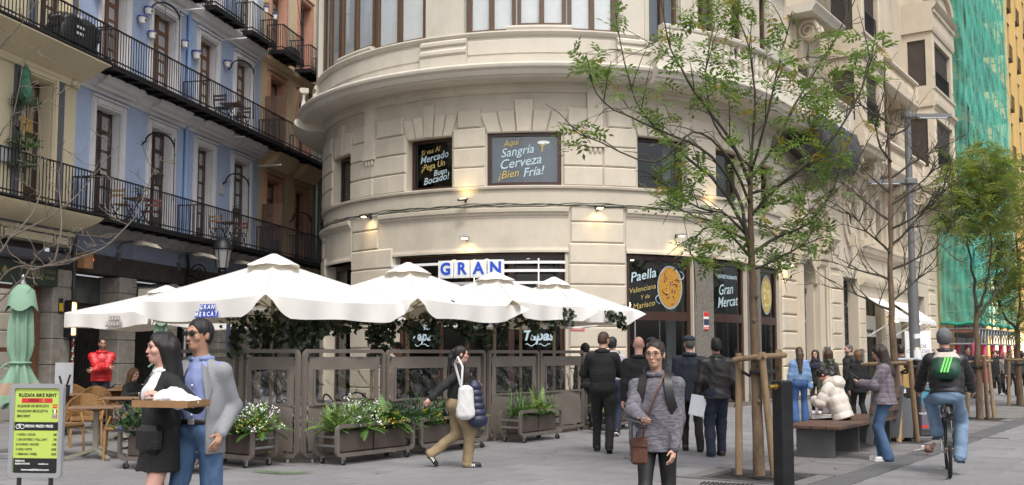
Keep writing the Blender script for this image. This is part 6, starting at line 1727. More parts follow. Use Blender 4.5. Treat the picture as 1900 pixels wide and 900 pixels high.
# stakes
stake_m=mat('peeled_pine_stake',(.30,.205,.115),.75,var=.2,scale=5,stretch=(5,5,.8),bump=.3,bscale=25);tie_m=mat('black_rubber_tie',(.015,.015,.015),.6)
def stakes(base,name_lb,posts,bars,tie_z=1.28,r=.045):
    e=empty('tree_stake_frame',base,0,name_lb,'tree stakes','wooden frames round the street trees')
    k=None
    for a,b in posts:k=MB();k.tube([Vector(a)-e.location,Vector(b)-e.location],[r*1.02,r*.95],10);k.build('post',stake_m,e,smooth=50)
    for a,b in bars:k=MB();k.tube([Vector(a)-e.location,Vector(b)-e.location],r*.8,10);k.build('crossbar',stake_m,e,smooth=50)
    k=MB()
    for a,b in posts:
        A=Vector(a).lerp(Vector(b),.86)-e.location;B=Vector((0,0,tie_z));k.tube([A,A.lerp(B,.5)-Vector((0,0,.06)),B],.02,6)
    k.tube([(.1*math.cos(t),.1*math.sin(t),tie_z)for t in np.linspace(0,6.3,14)],.028,6);k.build('rubber_tie',tie_m,e,smooth=60)
stakes((3.06,12.72,0),'rough pine stake frame round the leafy tree',[(at(1371,880,12.9)*1,at(1371,655,12.9)),(gnd(1437,885),at(1413,654,12.55)),(gnd(1447,850),at(1445,652,13.3))],[(at(1362,668,12.85),at(1420,660,12.5)),(at(1408,662,12.5),at(1456,659,13.2))])
# bare tree on the right behind the bench
tb=empty('bare_tree',(6.95,17.9,0),0,'leafless slim tree behind the bench in front of the white awnings','tree','street trees')
k=MB();BD=17.9
T=limb(k,px([(1668,815,BD),(1662,700,BD),(1655,600,BD),(1652,480,BD),(1652,350,BD),(1646,200,BD),(1640,110,BD)]),.085,.012,9,.008,rt)
rl(tb,k).build('trunk',bark,tb,smooth=60);k=MB()
def branchy(k,P0,d0,L_,r,depth,rr,spread=.55,up=.12):
    n=5;pts=[Vector(P0)];d=Vector(d0).normalized()
    for i in range(n):d=(d+Vector((rr.gauss(0,.16),rr.gauss(0,.16),rr.gauss(up*.5,.12)))).normalized();pts.append(pts[-1]+d*L_/n)
    k.tube(pts,[max(.0035,r*(1-.8*i/n))for i in range(n+1)],5 if depth>1 else 4)
    if depth>0:
        for i in range(1,n+1):
            for _ in range(2 if depth>1 and i>2 else 1):
                if rr.random()<.85:branchy(k,pts[i],d+Vector((rr.gauss(0,spread),rr.gauss(0,spread),rr.gauss(up,spread))),L_*rr.uniform(.45,.7),r*.5,depth-1,rr,spread,up)
for v,du in((520,-1),(500,1),(470,-.9),(455,.9),(425,1),(410,-1),(380,.8),(360,-.7),(330,.8),(300,-.7),(560,1),(575,-1),(250,.6),(230,-.5)):
    p=at(1653,v,BD);branchy(k,p,(du,rt.uniform(-.8,.8),.45),rt.uniform(.8,1.25),.026,2,rt)
rl(tb,k).build('branch',bark_g,tb,kind='stuff')
stakes((6.95,17.9,0),'leaning pine stakes by the information posters',[(gnd(1702,818),at(1688,668,17.5)),(gnd(1668,822),at(1672,672,18.4)),(gnd(1652,800),at(1640,676,18.6))],[(at(1600,676,18.5),at(1690,674,17.5))])
# bare twigs reaching in from a tree left of the frame
tl_=empty('bare_street_tree',(-7.6,13.2,0),0,'leafless tree at the left edge, its pale twigs reaching over the tapas sign','tree','street trees')
k=MB();limb(k,[(-7.6,13.2,0),(-7.55,13.2,1.5),(-7.3,13.2,2.4),(-6.9,13.2,3.0)],.11,.06,9);rl(tl_,k).build('trunk',bark_d,tl_,smooth=60)
k=MB();BL=[[(-60,620,13.2),(10,548,13.2),(55,500,13.2),(70,470,13.1),(130,440,13),(160,420,12.9)],[(55,500,13.2),(100,490,13.2),(190,460,13.3),(250,400,13.4),(280,330,13.5),(300,290,13.5)],[(-30,560,13.2),(20,500,13),(70,495,12.9),(120,490,12.8)],[(-40,520,13.3),(20,440,13.4),(70,380,13.5),(75,280,13.6),(70,180,13.6)],[(20,440,13.4),(110,390,13.4),(170,330,13.5),(220,270,13.6)],[(-50,300,13.5),(0,250,13.4),(30,190,13.3),(50,60,13.2)],[(100,490,13.2),(115,420,13.2),(110,340,13.3),(120,260,13.3)],[(-40,140,13.6),(10,75,13.5),(50,30,13.4),(80,-20,13.4)]]
for l in BL:
    S=limb(k,px(l),.014,.004,6,.006,rt)
    for j in range(3,len(S),2):branchy(k,S[j],Vector((rt.gauss(0,1),rt.gauss(0,.5),rt.gauss(.3,.7))),rt.uniform(.15,.45),.005,1,rt)
rl(tl_,k).build('branch',bark_d,tl_,kind='stuff')
# feathery trees on the far right
def feathery(name_lb,base,Y,trunkp,limbs,clumps,seed,mlist,L_=.5):
    rr=random.Random(seed);e=empty('feathery_tree',base,0,name_lb,'tree','street trees');k=MB()
    limb(k,px([(u,v,Y)for u,v in trunkp]),.085*Y/24,.055,9,.01,rr);rl(e,k).build('trunk',bark,e,smooth=60);k=MB();al=[]
    for l in limbs:al+=limb(k,px([(u,v,Y+dy)for u,v,dy in l]),.045,.01,6,.02,rr)
    kl=MB()
    for(u,v,ru,rv,n)in clumps:
        for _ in range(n):
            a=rr.random()*6.28;q=math.sqrt(rr.random());y=Y+rr.gauss(0,1.1);p=at(u+q*ru*math.cos(a),v+q*rv*math.sin(a),y)
            d=Vector((rr.gauss(0,1),rr.gauss(0,1),rr.gauss(.15,.35)));kl.cur=0 if rr.random()<.6 else 1
            pinnate(kl,p,d,rr.uniform(.7,1.2)*L_,9,.1*L_/.5*rr.uniform(.8,1.2),rr,kl.cur,rr.uniform(.5,1.1))
            if rr.random()<.12:b=min(al[::3],key=lambda t:(t-p).length_squared);k.tube([b,p],[.012,.005],3)
    rl(e,k).build('limb',bark_g,e,smooth=60);rl(e,kl).build('crown',mlist,e,kind='stuff');return e
feathery('feathery green tree in front of the green netting, nearer of the two',gnd(1818,778),gnd(1818,778).y,[(1818,778),(1816,700),(1812,620),(1812,580)],[[(1812,580,0),(1806,520,.1),(1795,440,.2),(1775,380,.3)],[(1812,580,0),(1826,540,-.1),(1838,480,-.2),(1835,380,-.2)],[(1812,590,0),(1850,540,.4),(1875,500,.6)]],
         [(1810,330,60,48,230),(1845,320,45,45,150),(1790,390,50,48,190),(1760,410,30,30,50),(1840,400,45,40,90),(1825,290,30,20,50),(1870,340,30,40,60)],21,[feath,feath_d])
feathery('feathery dark green tree at the right edge with a forked trunk',gnd(1893,752),gnd(1893,752).y,[(1893,752),(1890,690),(1888,630),(1888,605)],[[(1888,610,0),(1862,585,-.2),(1848,540,-.3),(1852,470,-.2),(1850,400,0)],[(1888,605,0),(1892,540,.2),(1885,450,.3)],[(1888,605,0),(1925,560,0),(1950,480,0)]],
         [(1880,450,40,70,170),(1865,520,30,40,80),(1890,540,30,50,90),(1850,450,30,40,60),(1900,360,30,60,90),(1840,560,30,30,34),(1900,600,30,40,40),(1925,450,40,90,60)],22,[feath_d,feath],.6)
stakes(gnd(1818,778),'pine stakes round the nearer feathery tree',[(gnd(1796,774),at(1792,662,24.6)),(gnd(1833,776),at(1825,660,23.6)),(gnd(1845,776),at(1833,661,24.4))],[(at(1790,672,24),at(1842,670,23.8))],1.2)
stakes(gnd(1893,752),'pine stakes round the tree at the right edge',[(gnd(1872,753),at(1872,660,30)),(gnd(1905,755),at(1903,660,29.5))],[(at(1866,667,29.8),at(1905,668,29.5))],1.2)

# ================================================================== lamp post, signs, bins, bench, bollard
gpost=mat('grey_painted_steel',(.17,.17,.175),.45,metal=.3,var=.08,scale=3)
p0=at(1700,690,20);e=empty('street_lamp',(p0.x,20,0),0,'tall grey street lamp post with two flat arms and torn stickers','street lamp')
k=MB();tp=at(1683,205,20)-e.location;md=at(1693,520,20)-e.location
k.tube([(0,0,0),md],.10,14);k.tube([md,Vector((md.x,md.y,md.z+.03))],.105,14);k.tube([md,tp],.064,12);k.build('pole',gpost,e,smooth=50)
for v,du in((215,1),(337,-1)):
    k=MB();a=at(1684+(v-215)*.04,v,20)-e.location;k.bar(a-Vector((du*.12,0,0)),a+Vector((du*.85,0,.0)),.1,.07);k.box(a,(.22,.22,.12),b=.02);k.build('arm',gpost,e)
    k=MB();k.box(a+Vector((du*.5,0,-.04)),(.55,.09,.02));k.build('lamp_strip',white_pt,e)
for z,w,h,m,dx in((1.85,.16,.09,0,0),(1.5,.17,.17,0,.01),(1.33,.14,.07,1,-.02),(1.1,.13,.2,0,.05),(1.6,.1,.05,3,0),(.85,.15,.1,0,.03),(1.22,.12,.08,2,.06)):
    k=MB();n=6;vs=[]
    for j in(0,1):
        for i in range(n+1):a=-math.pi/2+(i/n-.5)*w/.118+dx*5;vs.append((.104*math.cos(a),.104*math.sin(a),z+h*(j-.5)+random.uniform(-.008,.008)))
    k.add(vs,[(i,i+1,n+2+i,n+1+i)for i in range(n)]);k.build('sticker',stk[m],e)
p=at(1703,645,20.6);e=empty('poster_board',(p.x,p.y,1.55),0,'white board with grey lettering and a torn top behind the lamp post','sign')
k=MB();k.prism([(-.26,-.36),(.26,-.36),(.26,.42),(.1,.42),(.04,.38),(-.06,.40),(-.14,.33),(-.2,.42),(-.26,.42)],(0,.02,0),(0,-.02,0));k.build('board',white_pt,e)
gp2=mat('grey_print',(.25,.26,.28),.6,var=0)
for t,z in(('SOMOS',.1),('CIUDADES',-.0),('VIVOS',-.1)):lettering(t,.1,gp2,e,frameM((.0,-.0225,z),(1,0,0),(0,0,1)))
def totem(u0,u1,d,h,rz,face,label,kind):
    a,b=at(u0,700,d),at(u1,700,d);w=b.x-a.x;e=empty('information_totem',((a.x+b.x)/2,d,0),rz,label,'information stand','information boxes beside the street')
    k=MB();k.box((0,.3,h/2),(w,.6,h),b=.02);k.build('cabinet',mat('charcoal_cabinet',(.045,.047,.052),.5,var=.1),e)
    k=MB();k.box((0,.3,h+.02),(w+.02,.64,.05),b=.02);k.build('lid',mat('pale_lid',(.42,.47,.52),.4,var=.15,scale=5),e)
    k=MB();k.box((0,-.006,h*.51),(w-.08,.012,h*.84));f=k.build('poster',face,e)
    tcol=mat('poster_blue',(.05,.25,.36),.6,var=0)
    k=MB();k.add([(0,-.0135,h*.5)]+[(.0+min(w*.42,.2)*math.cos(t),-.0135,h*.5+.2*math.sin(t))for t in np.linspace(0,6.283,24,endpoint=False)],[(0,i+1,(i+1)%24+1)for i in range(24)]);k.build('disc_print',tcol,f)
    ink=gp2 if kind=='yellow' else mat('light_ink',(.5,.5,.54),.6,var=0)
    k=MB()
    for i in range(7):k.box((random.uniform(-.02,.02),-.0135,h*.86-i*.045),(w*random.uniform(.35,.6),.002,.012))
    k.build('text_lines',ink,f);tag(f.children[-1],kind='stuff')
    if kind!='yellow':
        lettering('VALÈNCIA',.055,white_print,f,frameM((-.12,-.014,h*.3),(1,0,0),(0,0,1)))
        k=MB();k.box((-w*.3,-.0135,h*.13),(.12,.004,.05));k.build('red_tag',redm,f)
totem(1664,1699,19.1,1.38,-.05,mat('poster_amber',(.56,.32,.025),.5,var=.04),'information box with an amber poster and a blue disc, left of its grey twin','yellow')
totem(1704,1752,18.9,1.38,-.05,mat('poster_plum_grey',(.13,.115,.145),.5,var=.04),'information box with a dark plum poster, half hidden by the cyclist','plum')
# litter bin
p=gnd(1668,814);e=empty('litter_bin',p,-.05,'grey steel litter bin with slanted sides behind the standing woman in plaid','bin')
k=MB();bs=mat('slate_steel_bin',(.15,.155,.165),.45,metal=.3,var=.1)
k.prism([(-.2,.03),(.2,.03),(.2,.72),(-.2,.72)],(0,.34,0),(0,-.17,0));k.build('body',bs,e)
for x in(-.225,.225):k=MB();k.prism([(-.2,0),(.2,0),(.22,.9),(-.12,.9)],(.045,0,0),(x-.022,0,0),(0,1,0),(0,0,1));k.build('side_plate',bs,e)
k=MB();k.box((0,.02,.78),(.36,.3,.06));k.build('opening',black,e);k=MB();k.box((-.05,-.1,.82),(.1,.04,.2),rz=.3);k.box((.08,-.05,.8),(.09,.05,.16));k.build('discarded_cup',white_pt,e)
# bench
bl=gnd(1545,851);be=empty('park_bench',bl+EE*.26+DD*1.55,math.atan2(DD.y,DD.x),'wooden street bench on grey steel plates with a partial backrest','bench')
bwood=mat('weathered_hardwood',(.135,.072,.046),.6,var=.3,scale=5,stretch=(.6,7,7),bump=.3,bscale=25);bsteel=mat('grey_bench_steel',(.12,.12,.125),.5,metal=.2,var=.1)
for i in range(4):
    k=MB();k.box((-.02,-.33+.22*i,.445),(3.4,.205,.05),b=.008);k.build('seat_plank',bwood,be)
for x in(-1.5,-.3,1.5):
    k=MB();k.box((x,0,.21),(.035,.56,.42));k.build('leg_plate',bsteel,be)
k=MB();k.box((0,.22,.405),(3.1,.04,.03));k.box((0,-.22,.405),(3.1,.04,.03));k.build('seat_rail',bsteel,be)
for x in(-.18,1.35):
    k=MB();k.bar((x,-.40,.12),(x+.0,-.52,.98),.05,.10,up=(0,1,0));k.build('back_post',bsteel,be)
for z in(.66,.86):
    k=MB();k.box((.6,-.46-(z-.66)*.14,z),(1.66,.04,.17),b=.008);k.build('back_plank',bwood,be)
# bollard
p=Vector((at(1453,800,11.4).x,11.4,0));e=empty('square_bollard',p,.5,'black square steel bollard with a brass bolt in the foreground','bollard')
k=MB();k.box((0,0,.6),(.165,.165,1.2),b=.01);k.build('post',mat('scuffed_black_paint',(.014,.015,.017),.38,var=.4,scale=8,dirt=.3),e)
k=MB();k.box((0,0,1.201),(.15,.15,.02),b=.005);k.build('cap',mat('worn_black_cap',(.04,.04,.042),.4,var=.3,scale=9),e)
k=MB();k.tube([(-.08,.0,1.14),(-.19,.0,1.14)],.024,12);k.tube([(-.08,0,1.14),(-.1,0,1.14)],.034,12);k.build('brass_bolt',mat('brass',(.6,.40,.10),.3,metal=.9,var=.1),e,smooth=40)
# bike rental sign
SD_=10.0
a,b=at(20,712,SD_),at(117,885,SD_);w,zt_,zb=b.x-a.x,a.z,at(68,886,SD_).z;h=zt_-zb
e=empty('pavement_sign',((a.x+b.x)/2,SD_,0),R_(-6),'lime green bike rental price sign in a rounded aluminium frame','sign')
alu=mat('satin_aluminium',(.55,.56,.58),.35,metal=.7,var=.05)
k=MB();frame_ring(k,w,h,.045,.042,.045,zb);k.build('frame',alu,e,smooth=40)
k=MB();k.box((0,.004,zb+h/2),(w-.07,.018,h-.07));lime=mat('lime_print',(.45,.58,.11),.45,var=0);pn=k.build('panel',lime,e)
k=MB()
for x in(-w*.3,w*.3):k.tube([(x,0,0),(x,0,zb+.05)],.022,10)
k.box((0,0,.03),(w*.9,.5,.06),b=.02);k.build('leg',black_pl,e)
def sgn(txt,x,zf,sz,m,al='LEFT',bold=.0012,sx=1.0):return lettering(txt,sz,m,pn,frameM((x,-.0062,zb+h*zf),(1,0,0),(0,0,1)),align=al,bold=bold,sx=sx,ext=.0004)
blk=mat('black_print',(.012,.012,.012),.5,var=0);iw=w-.09
def blockp(x0,x1,z0,z1,m,nm,lift=0.0):k=MB();k.box(((x0+x1)/2,-.0055-lift,zb+h*(z0+z1)/2),(x1-x0,.002,h*(z1-z0)));return k.build(nm,m,pn)
L0=-iw/2+.02;R0=iw/2-.015
sgn('RUZAFA BIKE RENT',0,.875,.045,blk,'CENTER',.0016,.98);blockp(-iw*.36,iw*.34,.795,.845,redm,'red_bar');sgn('DESDE',-.04,.82,.036,blk,'CENTER',0,.95).location.y-=.002
k=MB();k.add([(iw*.14+.018*math.cos(t),-.0085,zb+h*.82+.018*math.sin(t))for t in np.linspace(0,6.283,18,endpoint=False)],[tuple(range(18))]);k.build('yellow_dot',yfl,pn);sgn('2€',iw*.14,.82,.025,redm,'CENTER').location.y-=.003
for t,z in(('ALQUILER DE BICICLETA',.76),('NOLEGGIO BICICLETTA',.705),('BIKE RENT',.652)):sgn(t,L0,z,.034,blk,'LEFT',.0010,.86)
fx=R0-.03
for z,cols in((.76,'h'),(.705,'v'),(.652,'u')):
    if cols=='h':
        for i,m in enumerate((redm,yfl,redm)):blockp(fx-.025,fx+.025,z-.02+i*.0133,z-.02+(i+1)*.0133,m,'flag_stripe')
    elif cols=='v':
        for i,m in enumerate((mat('flag_green',(.02,.25,.06)),white_print,redm)):blockp(fx-.025+i*.0167,fx-.025+(i+1)*.0167,z-.02,z+.02,m,'flag_stripe')
    else:
        blockp(fx-.025,fx+.025,z-.02,z+.02,mat('flag_navy',(.02,.04,.25)),'flag_field');blockp(fx-.025,fx+.025,z-.007,z+.007,white_print,'flag_stripe',.001);blockp(fx-.007,fx+.007,z-.02,z+.02,white_print,'flag_stripe',.001);blockp(fx-.025,fx+.025,z-.004,z+.004,redm,'flag_stripe',.002);blockp(fx-.003,fx+.003,z-.02,z+.02,redm,'flag_stripe',.002)
blockp(-iw/2,iw/2,.50,.59,blk,'black_band');sgn('PRECIOS / PREZZO / PRICES',0,.545,.034,white_print,'LEFT',.0008,.68).location=(-.115,-.009,zb+h*.545)
k=MB()
for x in(-iw/2+.035,-iw/2+.08):k.tube([(x+.02*math.cos(t),-.0085,zb+h*.54+.02*math.sin(t))for t in np.linspace(0,6.283,14)],.003,4)
k.tube([(-iw/2+.035,-.0085,zb+h*.54),(-iw/2+.05,-.0085,zb+h*.565),(-iw/2+.075,-.0085,zb+h*.565),(-iw/2+.058,-.0085,zb+h*.54),(-iw/2+.05,-.0085,zb+h*.565)],.003,4);k.build('bicycle_mark',white_print,pn)
for(t,p_),z in zip((('1 HORA / HOUR','2€'),('1 DIA ENTERO / FULL DAY','7€'),('24 HORAS / HOURS','10€'),('3 DIAS / DAYS','20€'),('1 SEMANA / WEEK','45€')),(.455,.402,.35,.298,.247)):
    sgn(t,L0,z,.032,blk,'LEFT',.0008,.84);sgn(p_,R0,z,.032,blk,'RIGHT',.0008)
blockp(-iw/2,iw/2,.045,.205,blk,'black_band')
for t,x,z,sz,al in(('RESERVAS',L0,.175,.022,'LEFT'),('RESERVATIONS',L0,.145,.022,'LEFT'),('www.ruzafabikerent.com',0,.083,.028,'CENTER'),('ruzafabikerent',.03,.145,.018,'LEFT')):sgn(t,x,z,sz,white_print,al,.0004).location.y-=.003
# chalkboard stand
p=at(119,700,20.5);e=empty('menu_easel',(p.x,p.y,0),.2,'pale grey menu board on an easel behind the folded parasol','sign')
k=MB();k.box((0,0,1.02),(.34,.03,.62),M=None);k.build('board',mat('pale_grey_board',(.42,.43,.45),.6,var=.08),e);k=MB();k.bar((-.14,0,0),(-.12,0,.72),.03);k.bar((.14,0,0),(.12,0,.72),.03);k.bar((0,.3,0),(0,.02,.9),.03);k.build('leg',wood_dk,e)
p=at(119,722,18);e=empty('cutlery_pot',(p.x,p.y,.76),0,'dark pot of cutlery on a cafe table behind the bike sign','pot')
k=MB();k.lathe([(.09,0),(.1,.2),(.09,.2)],n=12);k.build('pot',mat('dark_pot',(0,0,0)),e,smooth=40);k=MB();k.bar((-.03,0,.15),(-.09,0,.36),.02,.03);k.bar((.03,0,.15),(.1,0,.38),.02,.03);k.build('cutlery',black_pl,e)

# ================================================================== rattan chairs and tables
rat=mat('honey_rattan',(.40,.215,.075),.6,var=.2,scale=30)
_n=rat.node_tree.nodes;_l=rat.node_tree.links
_wv=_n.new('ShaderNodeTexWave');_wv.inputs['Scale'].default_value=22;_wv.inputs['Distortion'].default_value=1.5;_wv.wave_type='BANDS';_wv.bands_direction='DIAGONAL'
_tc2=_n.new('ShaderNodeTexCoord');_l.new(_tc2.outputs['Object'],_wv.inputs['Vector']);_bp2=_n.new('ShaderNodeBump');_bp2.inputs['Strength'].default_value=.9;_bp2.inputs['Distance'].default_value=.02
_l.new(_wv.outputs['Fac'],_bp2.inputs['Height']);_l.new(_bp2.outputs[0],_n['Principled BSDF'].inputs['Normal'])
rleg=mat('honey_bamboo_leg',(.36,.2,.07),.5,var=.15,scale=8)
def rattan_proto():
    e=empty('rattan_chair',(0,0,0),0,'x','chair','rattan cafe armchairs')
    k=MB();k.box((0,0,.44),(.50,.46,.07),b=.025);k.build('seat',rat,e,smooth=50)
    # back and arms: one curved woven band (front is -y)
    vs=[];fs=[];n=22
    for i in range(n+1):
        a=math.pi*(-.12+1.24*i/n);x,y=.285*math.cos(a),.04+.27*math.sin(a);s=max(0,math.sin(a))
        top=.64+.20*s**1.3;bot=.47 if s>.35 else .47+(.12*(1-s/.35))
        for dr,zz in((1,bot),(1.06,bot),(1.09,top),(1.02,top+.012),(.97,top)):vs.append((x*dr,.04+(y-.04)*dr,zz))
    for i in range(n):
        for q in range(5):fs.append((i*5+q,(i+1)*5+q,(i+1)*5+(q+1)%5,i*5+(q+1)%5))
    fs+=[(0,1,2,3,4),tuple(n*5+q for q in(4,3,2,1,0))]
    k=MB();k.add(vs,fs);k.build('woven_back',rat,e,smooth=50)
    for x,y in((-.22,-.2),(.22,-.2),(-.22,.2),(.22,.2)):
        k=MB();k.tube([(x*1.1,y*1.15,0),(x,y,.45)]if y>0 else[(x*1.06,y*1.1,0),(x*1.02,y*1.02,.45),(x*1.14,y*.7,.62)],.017,8);k.build('leg',rleg,e,smooth=60)
    return e
rp=rattan_proto();first=[True]
def chair(x,y,rz,lb):
    o=rp if first[0]else copy_tree(rp);first[0]=False
    o.location=(x,y,0);o.rotation_euler=(0,0,rz);o['label']=lb;return o
ttop=[mat('teak_slat_%d'%i,c,.5,var=.2,scale=5,stretch=(.6,8,8))for i,c in enumerate([(.22,.13,.07),(.27,.17,.10),(.20,.10,.06)])]
tleg=mat('sage_taupe_metal',(.26,.245,.19),.45,var=.06)
def cafe_table(x,y,rz,lb):
    e=empty('cafe_table',(x,y,0),rz,lb,'table','cafe tables by the rattan chairs')
    for i in range(7):k=MB();yy=-.33+i*.11;hw=.36-(.1 if i in(0,6)else 0);k.box((0,yy,.735),(hw*2,.104,.028),b=.005);k.build('slat',ttop[i%3],e)
    k=MB();k.lathe([(.02,.68),(.16,.70),(.2,.72)],n=14);k.build('plate',black_pl,e);k=MB();k.box((0,0,.4),(.075,.075,.62),b=.006);k.build('column',tleg,e)
    for q in range(4):k=MB();a=q*math.pi/2+.5;c,s=math.cos(a),math.sin(a);k.bar((c*.03,s*.03,.13),(c*.44,s*.44,.025),.06,.035);k.build('leg',tleg,e)
    return e
def G(u,v):p=gnd(u,v);return p.x,p.y
T1=G(176,851);T2=G(225,818);T3=G(125,805);T4=G(205,788)
cafe_table(*T1,.3,'nearest slatted cafe table with a splayed four legged base');cafe_table(*T2,.1,'slatted cafe table just behind the nearest one to its right');cafe_table(*T4,.5,'farther cafe table in front of the seated woman');cafe_table(*T3,0,'cafe table mostly hidden behind the bike sign')
chair(*G(224,851),R_(-72),'rattan armchair right of the nearest cafe table, its side toward us');chair(*G(158,828),R_(25),'rattan armchair behind the nearest cafe table, its back showing weave');chair(*G(112,845),R_(75),'rattan armchair half hidden behind the bike sign, left of the nearest table')
chair(*G(118,808),R_(70),'rattan armchair second behind the bike sign');chair(*G(175,795),R_(20),'rattan armchair in the middle of the group with a broad curved back');chair(*G(210,790),R_(-20),'rattan armchair facing the seated woman\'s table');chair(*G(262,812),R_(-80),'rattan armchair against the planter, right of the second table');chair(*G(150,782),R_(160),'farthest rattan armchair by the red jacketed man')
for u,v in((215,782),(262,785)):
    p=gnd(u,v);e=empty('black_cafe_chair',p,.3,'black bentwood chair, %s'%('left one behind the rattan chairs' if u<240 else 'right one near the seated woman'),'chair','black cafe chairs');k=MB()
    k.box((0,0,.45),(.42,.42,.04),b=.015);k.build('seat',black_pl,e);k=MB();k.tube([(.2*math.cos(t),.2,.47+.36*math.sin(t))for t in np.linspace(0,math.pi,12)],.016,6);k.build('back_hoop',black_pl,e)
    for x in(-.18,.18):
        for y in(-.18,.18):k=MB();k.tube([(x,y,0),(x*.9,y*.9,.45)],.013,6);k.build('leg',black_pl,e)
# inside the terrace: black hoop chairs and tables seen through the plastic
hp_e=None;HCL=['','second along the first long screen','nearest the left end of the second screen','nearest the right end of the second screen','behind the narrow screen','behind the left half of the wide screen','behind the right half of the wide screen','behind the left half of the bare screen','behind the right half of the bare screen','behind the farthest screen','behind the half hidden end screen','farther back beside the nearest umbrella pole']
for i,(kk,ee)in enumerate([(-.9,.9),(-.2,.75),(.55,1.1),(1.2,.8),(2.1,.9),(2.9,.8),(3.5,1.0),(4.4,.8),(5.1,.9),(5.7,.8),(-1.2,2.0),(.2,2.2)]):
    p=DE(kk,ee)
    if hp_e is None:
        hp_e=empty('hoop_chair',p,random.random()*6,'black hoop backed chair inside the terrace, nearest the end screen','chair','hoop chairs inside the terrace')
        k=MB();k.lathe([(.2,.44),(.22,.455),(.2,.47)],n=14);k.build('seat',black_pl,hp_e);k=MB();k.tube([(.24*math.cos(t),.1+.12*math.sin(t),.47+.42*math.sin(t))for t in np.linspace(0,math.pi,14)],.015,6);k.tube([(.14*math.cos(t),.1+.12*math.sin(t),.47+.28*math.sin(t))for t in np.linspace(0,math.pi,12)],.012,6);k.build('back_hoop',black_pl,hp_e)
        for q in range(4):a=q*1.571+.8;k=MB();k.tube([(.24*math.cos(a),.24*math.sin(a),0),(.17*math.cos(a),.17*math.sin(a),.45)],.013,6);k.build('leg',black_pl,hp_e)
    else:
        o=copy_tree(hp_e);o.location=p;o.rotation_euler.z=random.random()*6
        o['label']='black hoop backed chair inside the terrace, '+HCL[i]
for kk,ee,lb in((-.5,1.5,'nearest the end screen'),(1.0,1.5,'behind the second screen'),(3.2,1.5,'behind the wide screen'),(5.3,1.5,'behind the screen with the bare foot')):
    e=empty('bistro_table',DE(kk,ee),0,'dark bistro table inside the terrace %s'%lb,'table','bistro tables inside the terrace');k=MB();k.lathe([(.36,.72),(.36,.75)],n=20);k.build('tabletop',wood_dk,e);k=MB();k.tube([(0,0,.02),(0,0,.72)],.03,8);k.lathe([(.22,0),(.05,.05)],n=14);k.build('pedestal',black_pl,e)
    k=MB();k.box((.1,.1,.80),(.06,.06,.1));k.build('napkin_holder',white_pt,None,loc=e.location,label='white napkin holder on the bistro table %s'%lb,cat='napkin holder',group='napkin holders')
# ================================================================== figures: one smooth implicit surface per body and per garment
def V3(*a):return np.array(a,float)
class SDF:
    def __init__(s):s.p=[]
    def cap(s,a,b,ra,rb,k=.03,sc=(1,1,1),rot=None,quilt=None,op='u'):
        s.p.append(('c',np.array(a,float),np.array(b,float),ra,rb,k,np.array(sc,float),rot,quilt,op));return s
    def ell(s,c,r,k=.02,rot=None,op='u'):
        s.p.append(('e',np.array(c,float),np.array(r,float),0,0,k,None,rot,None,op));return s
    def plane(s,pt,n):  # keep the side the normal points away from
        s.p.append(('p',np.array(pt,float),np.array(n,float)/np.linalg.norm(n),0,0,0,None,None,None,'cut'));return s
    def mesh(s,h):
        lo=np.full(3,9.);hi=np.full(3,-9.)
        for t in s.p:
            if t[9]!='u':continue
            if t[0]=='c':r=max(t[3],t[4])/min(t[6])+.03;lo=np.minimum(lo,np.minimum(t[1],t[2])-r);hi=np.maximum(hi,np.maximum(t[1],t[2])+r)
            elif t[0]=='e':r=max(t[2])+.02;lo=np.minimum(lo,t[1]-r);hi=np.maximum(hi,t[1]+r)
        lo-=2*h;n=np.ceil((hi-lo)/h).astype(int)+3
        D=np.full(n,.5,np.float32);ax=[lo[i]+h*np.arange(n[i])for i in range(3)]
        for t in s.p:
            kind,A,B,ra,rb,k,sc,rot,quilt,op=t
            if kind=='p':
                d=((ax[0]-A[0])*B[0])[:,None,None]+((ax[1]-A[1])*B[1])[None,:,None]+((ax[2]-A[2])*B[2])[None,None,:]
                D=np.maximum(D,d.astype(np.float32));continue
            m=k+3*h
            if kind=='c':r=max(ra,rb)/min(sc)+m;l_,h_=np.minimum(A,B)-r,np.maximum(A,B)+r
            else:r=max(B)+m;l_,h_=A-r,A+r
            i0=np.clip(np.floor((l_-lo)/h).astype(int),0,n-1);i1=np.clip(np.ceil((h_-lo)/h).astype(int)+1,1,n)
            if np.any(i1<=i0):continue
            X,Y,Z=np.meshgrid(ax[0][i0[0]:i1[0]],ax[1][i0[1]:i1[1]],ax[2][i0[2]:i1[2]],indexing='ij');P=np.stack([X,Y,Z],-1)
            if kind=='c':
                c0=(A+B)/2;Q=P-c0;a,b=A-c0,B-c0
                if rot is not None:Q=Q@rot;a=a@rot;b=b@rot
                Q=Q*sc;a=a*sc;b=b*sc;ba=b-a;L2=max(ba@ba,1e-9);tt=np.clip(((Q-a)@ba)/L2,0,1)
                d=np.linalg.norm(Q-a-tt[...,None]*ba,axis=-1)-(ra+(rb-ra)*tt);d=d/max(1.0,sc.max())if sc.max()>1 else d
                if quilt:d=d-quilt[0]*(np.abs(np.sin(np.pi*tt*math.sqrt(L2)/quilt[1]))**.6-.6)
            else:
                Q=P-A
                if rot is not None:Q=Q@rot
                q=np.linalg.norm(Q/B,axis=-1);d=(q-1)*B.min()*np.where(q>1,1,1)
            S=D[i0[0]:i1[0],i0[1]:i1[1],i0[2]:i1[2]];d=d.astype(np.float32)
            if op=='u':
                if k>0:hh=np.clip(.5+.5*(S-d)/k,0,1);S[...]=S*(1-hh)+d*hh-k*hh*(1-hh)
                else:S[...]=np.minimum(S,d)
            else:S[...]=np.maximum(S,-d)
        return nets(D,lo,h)
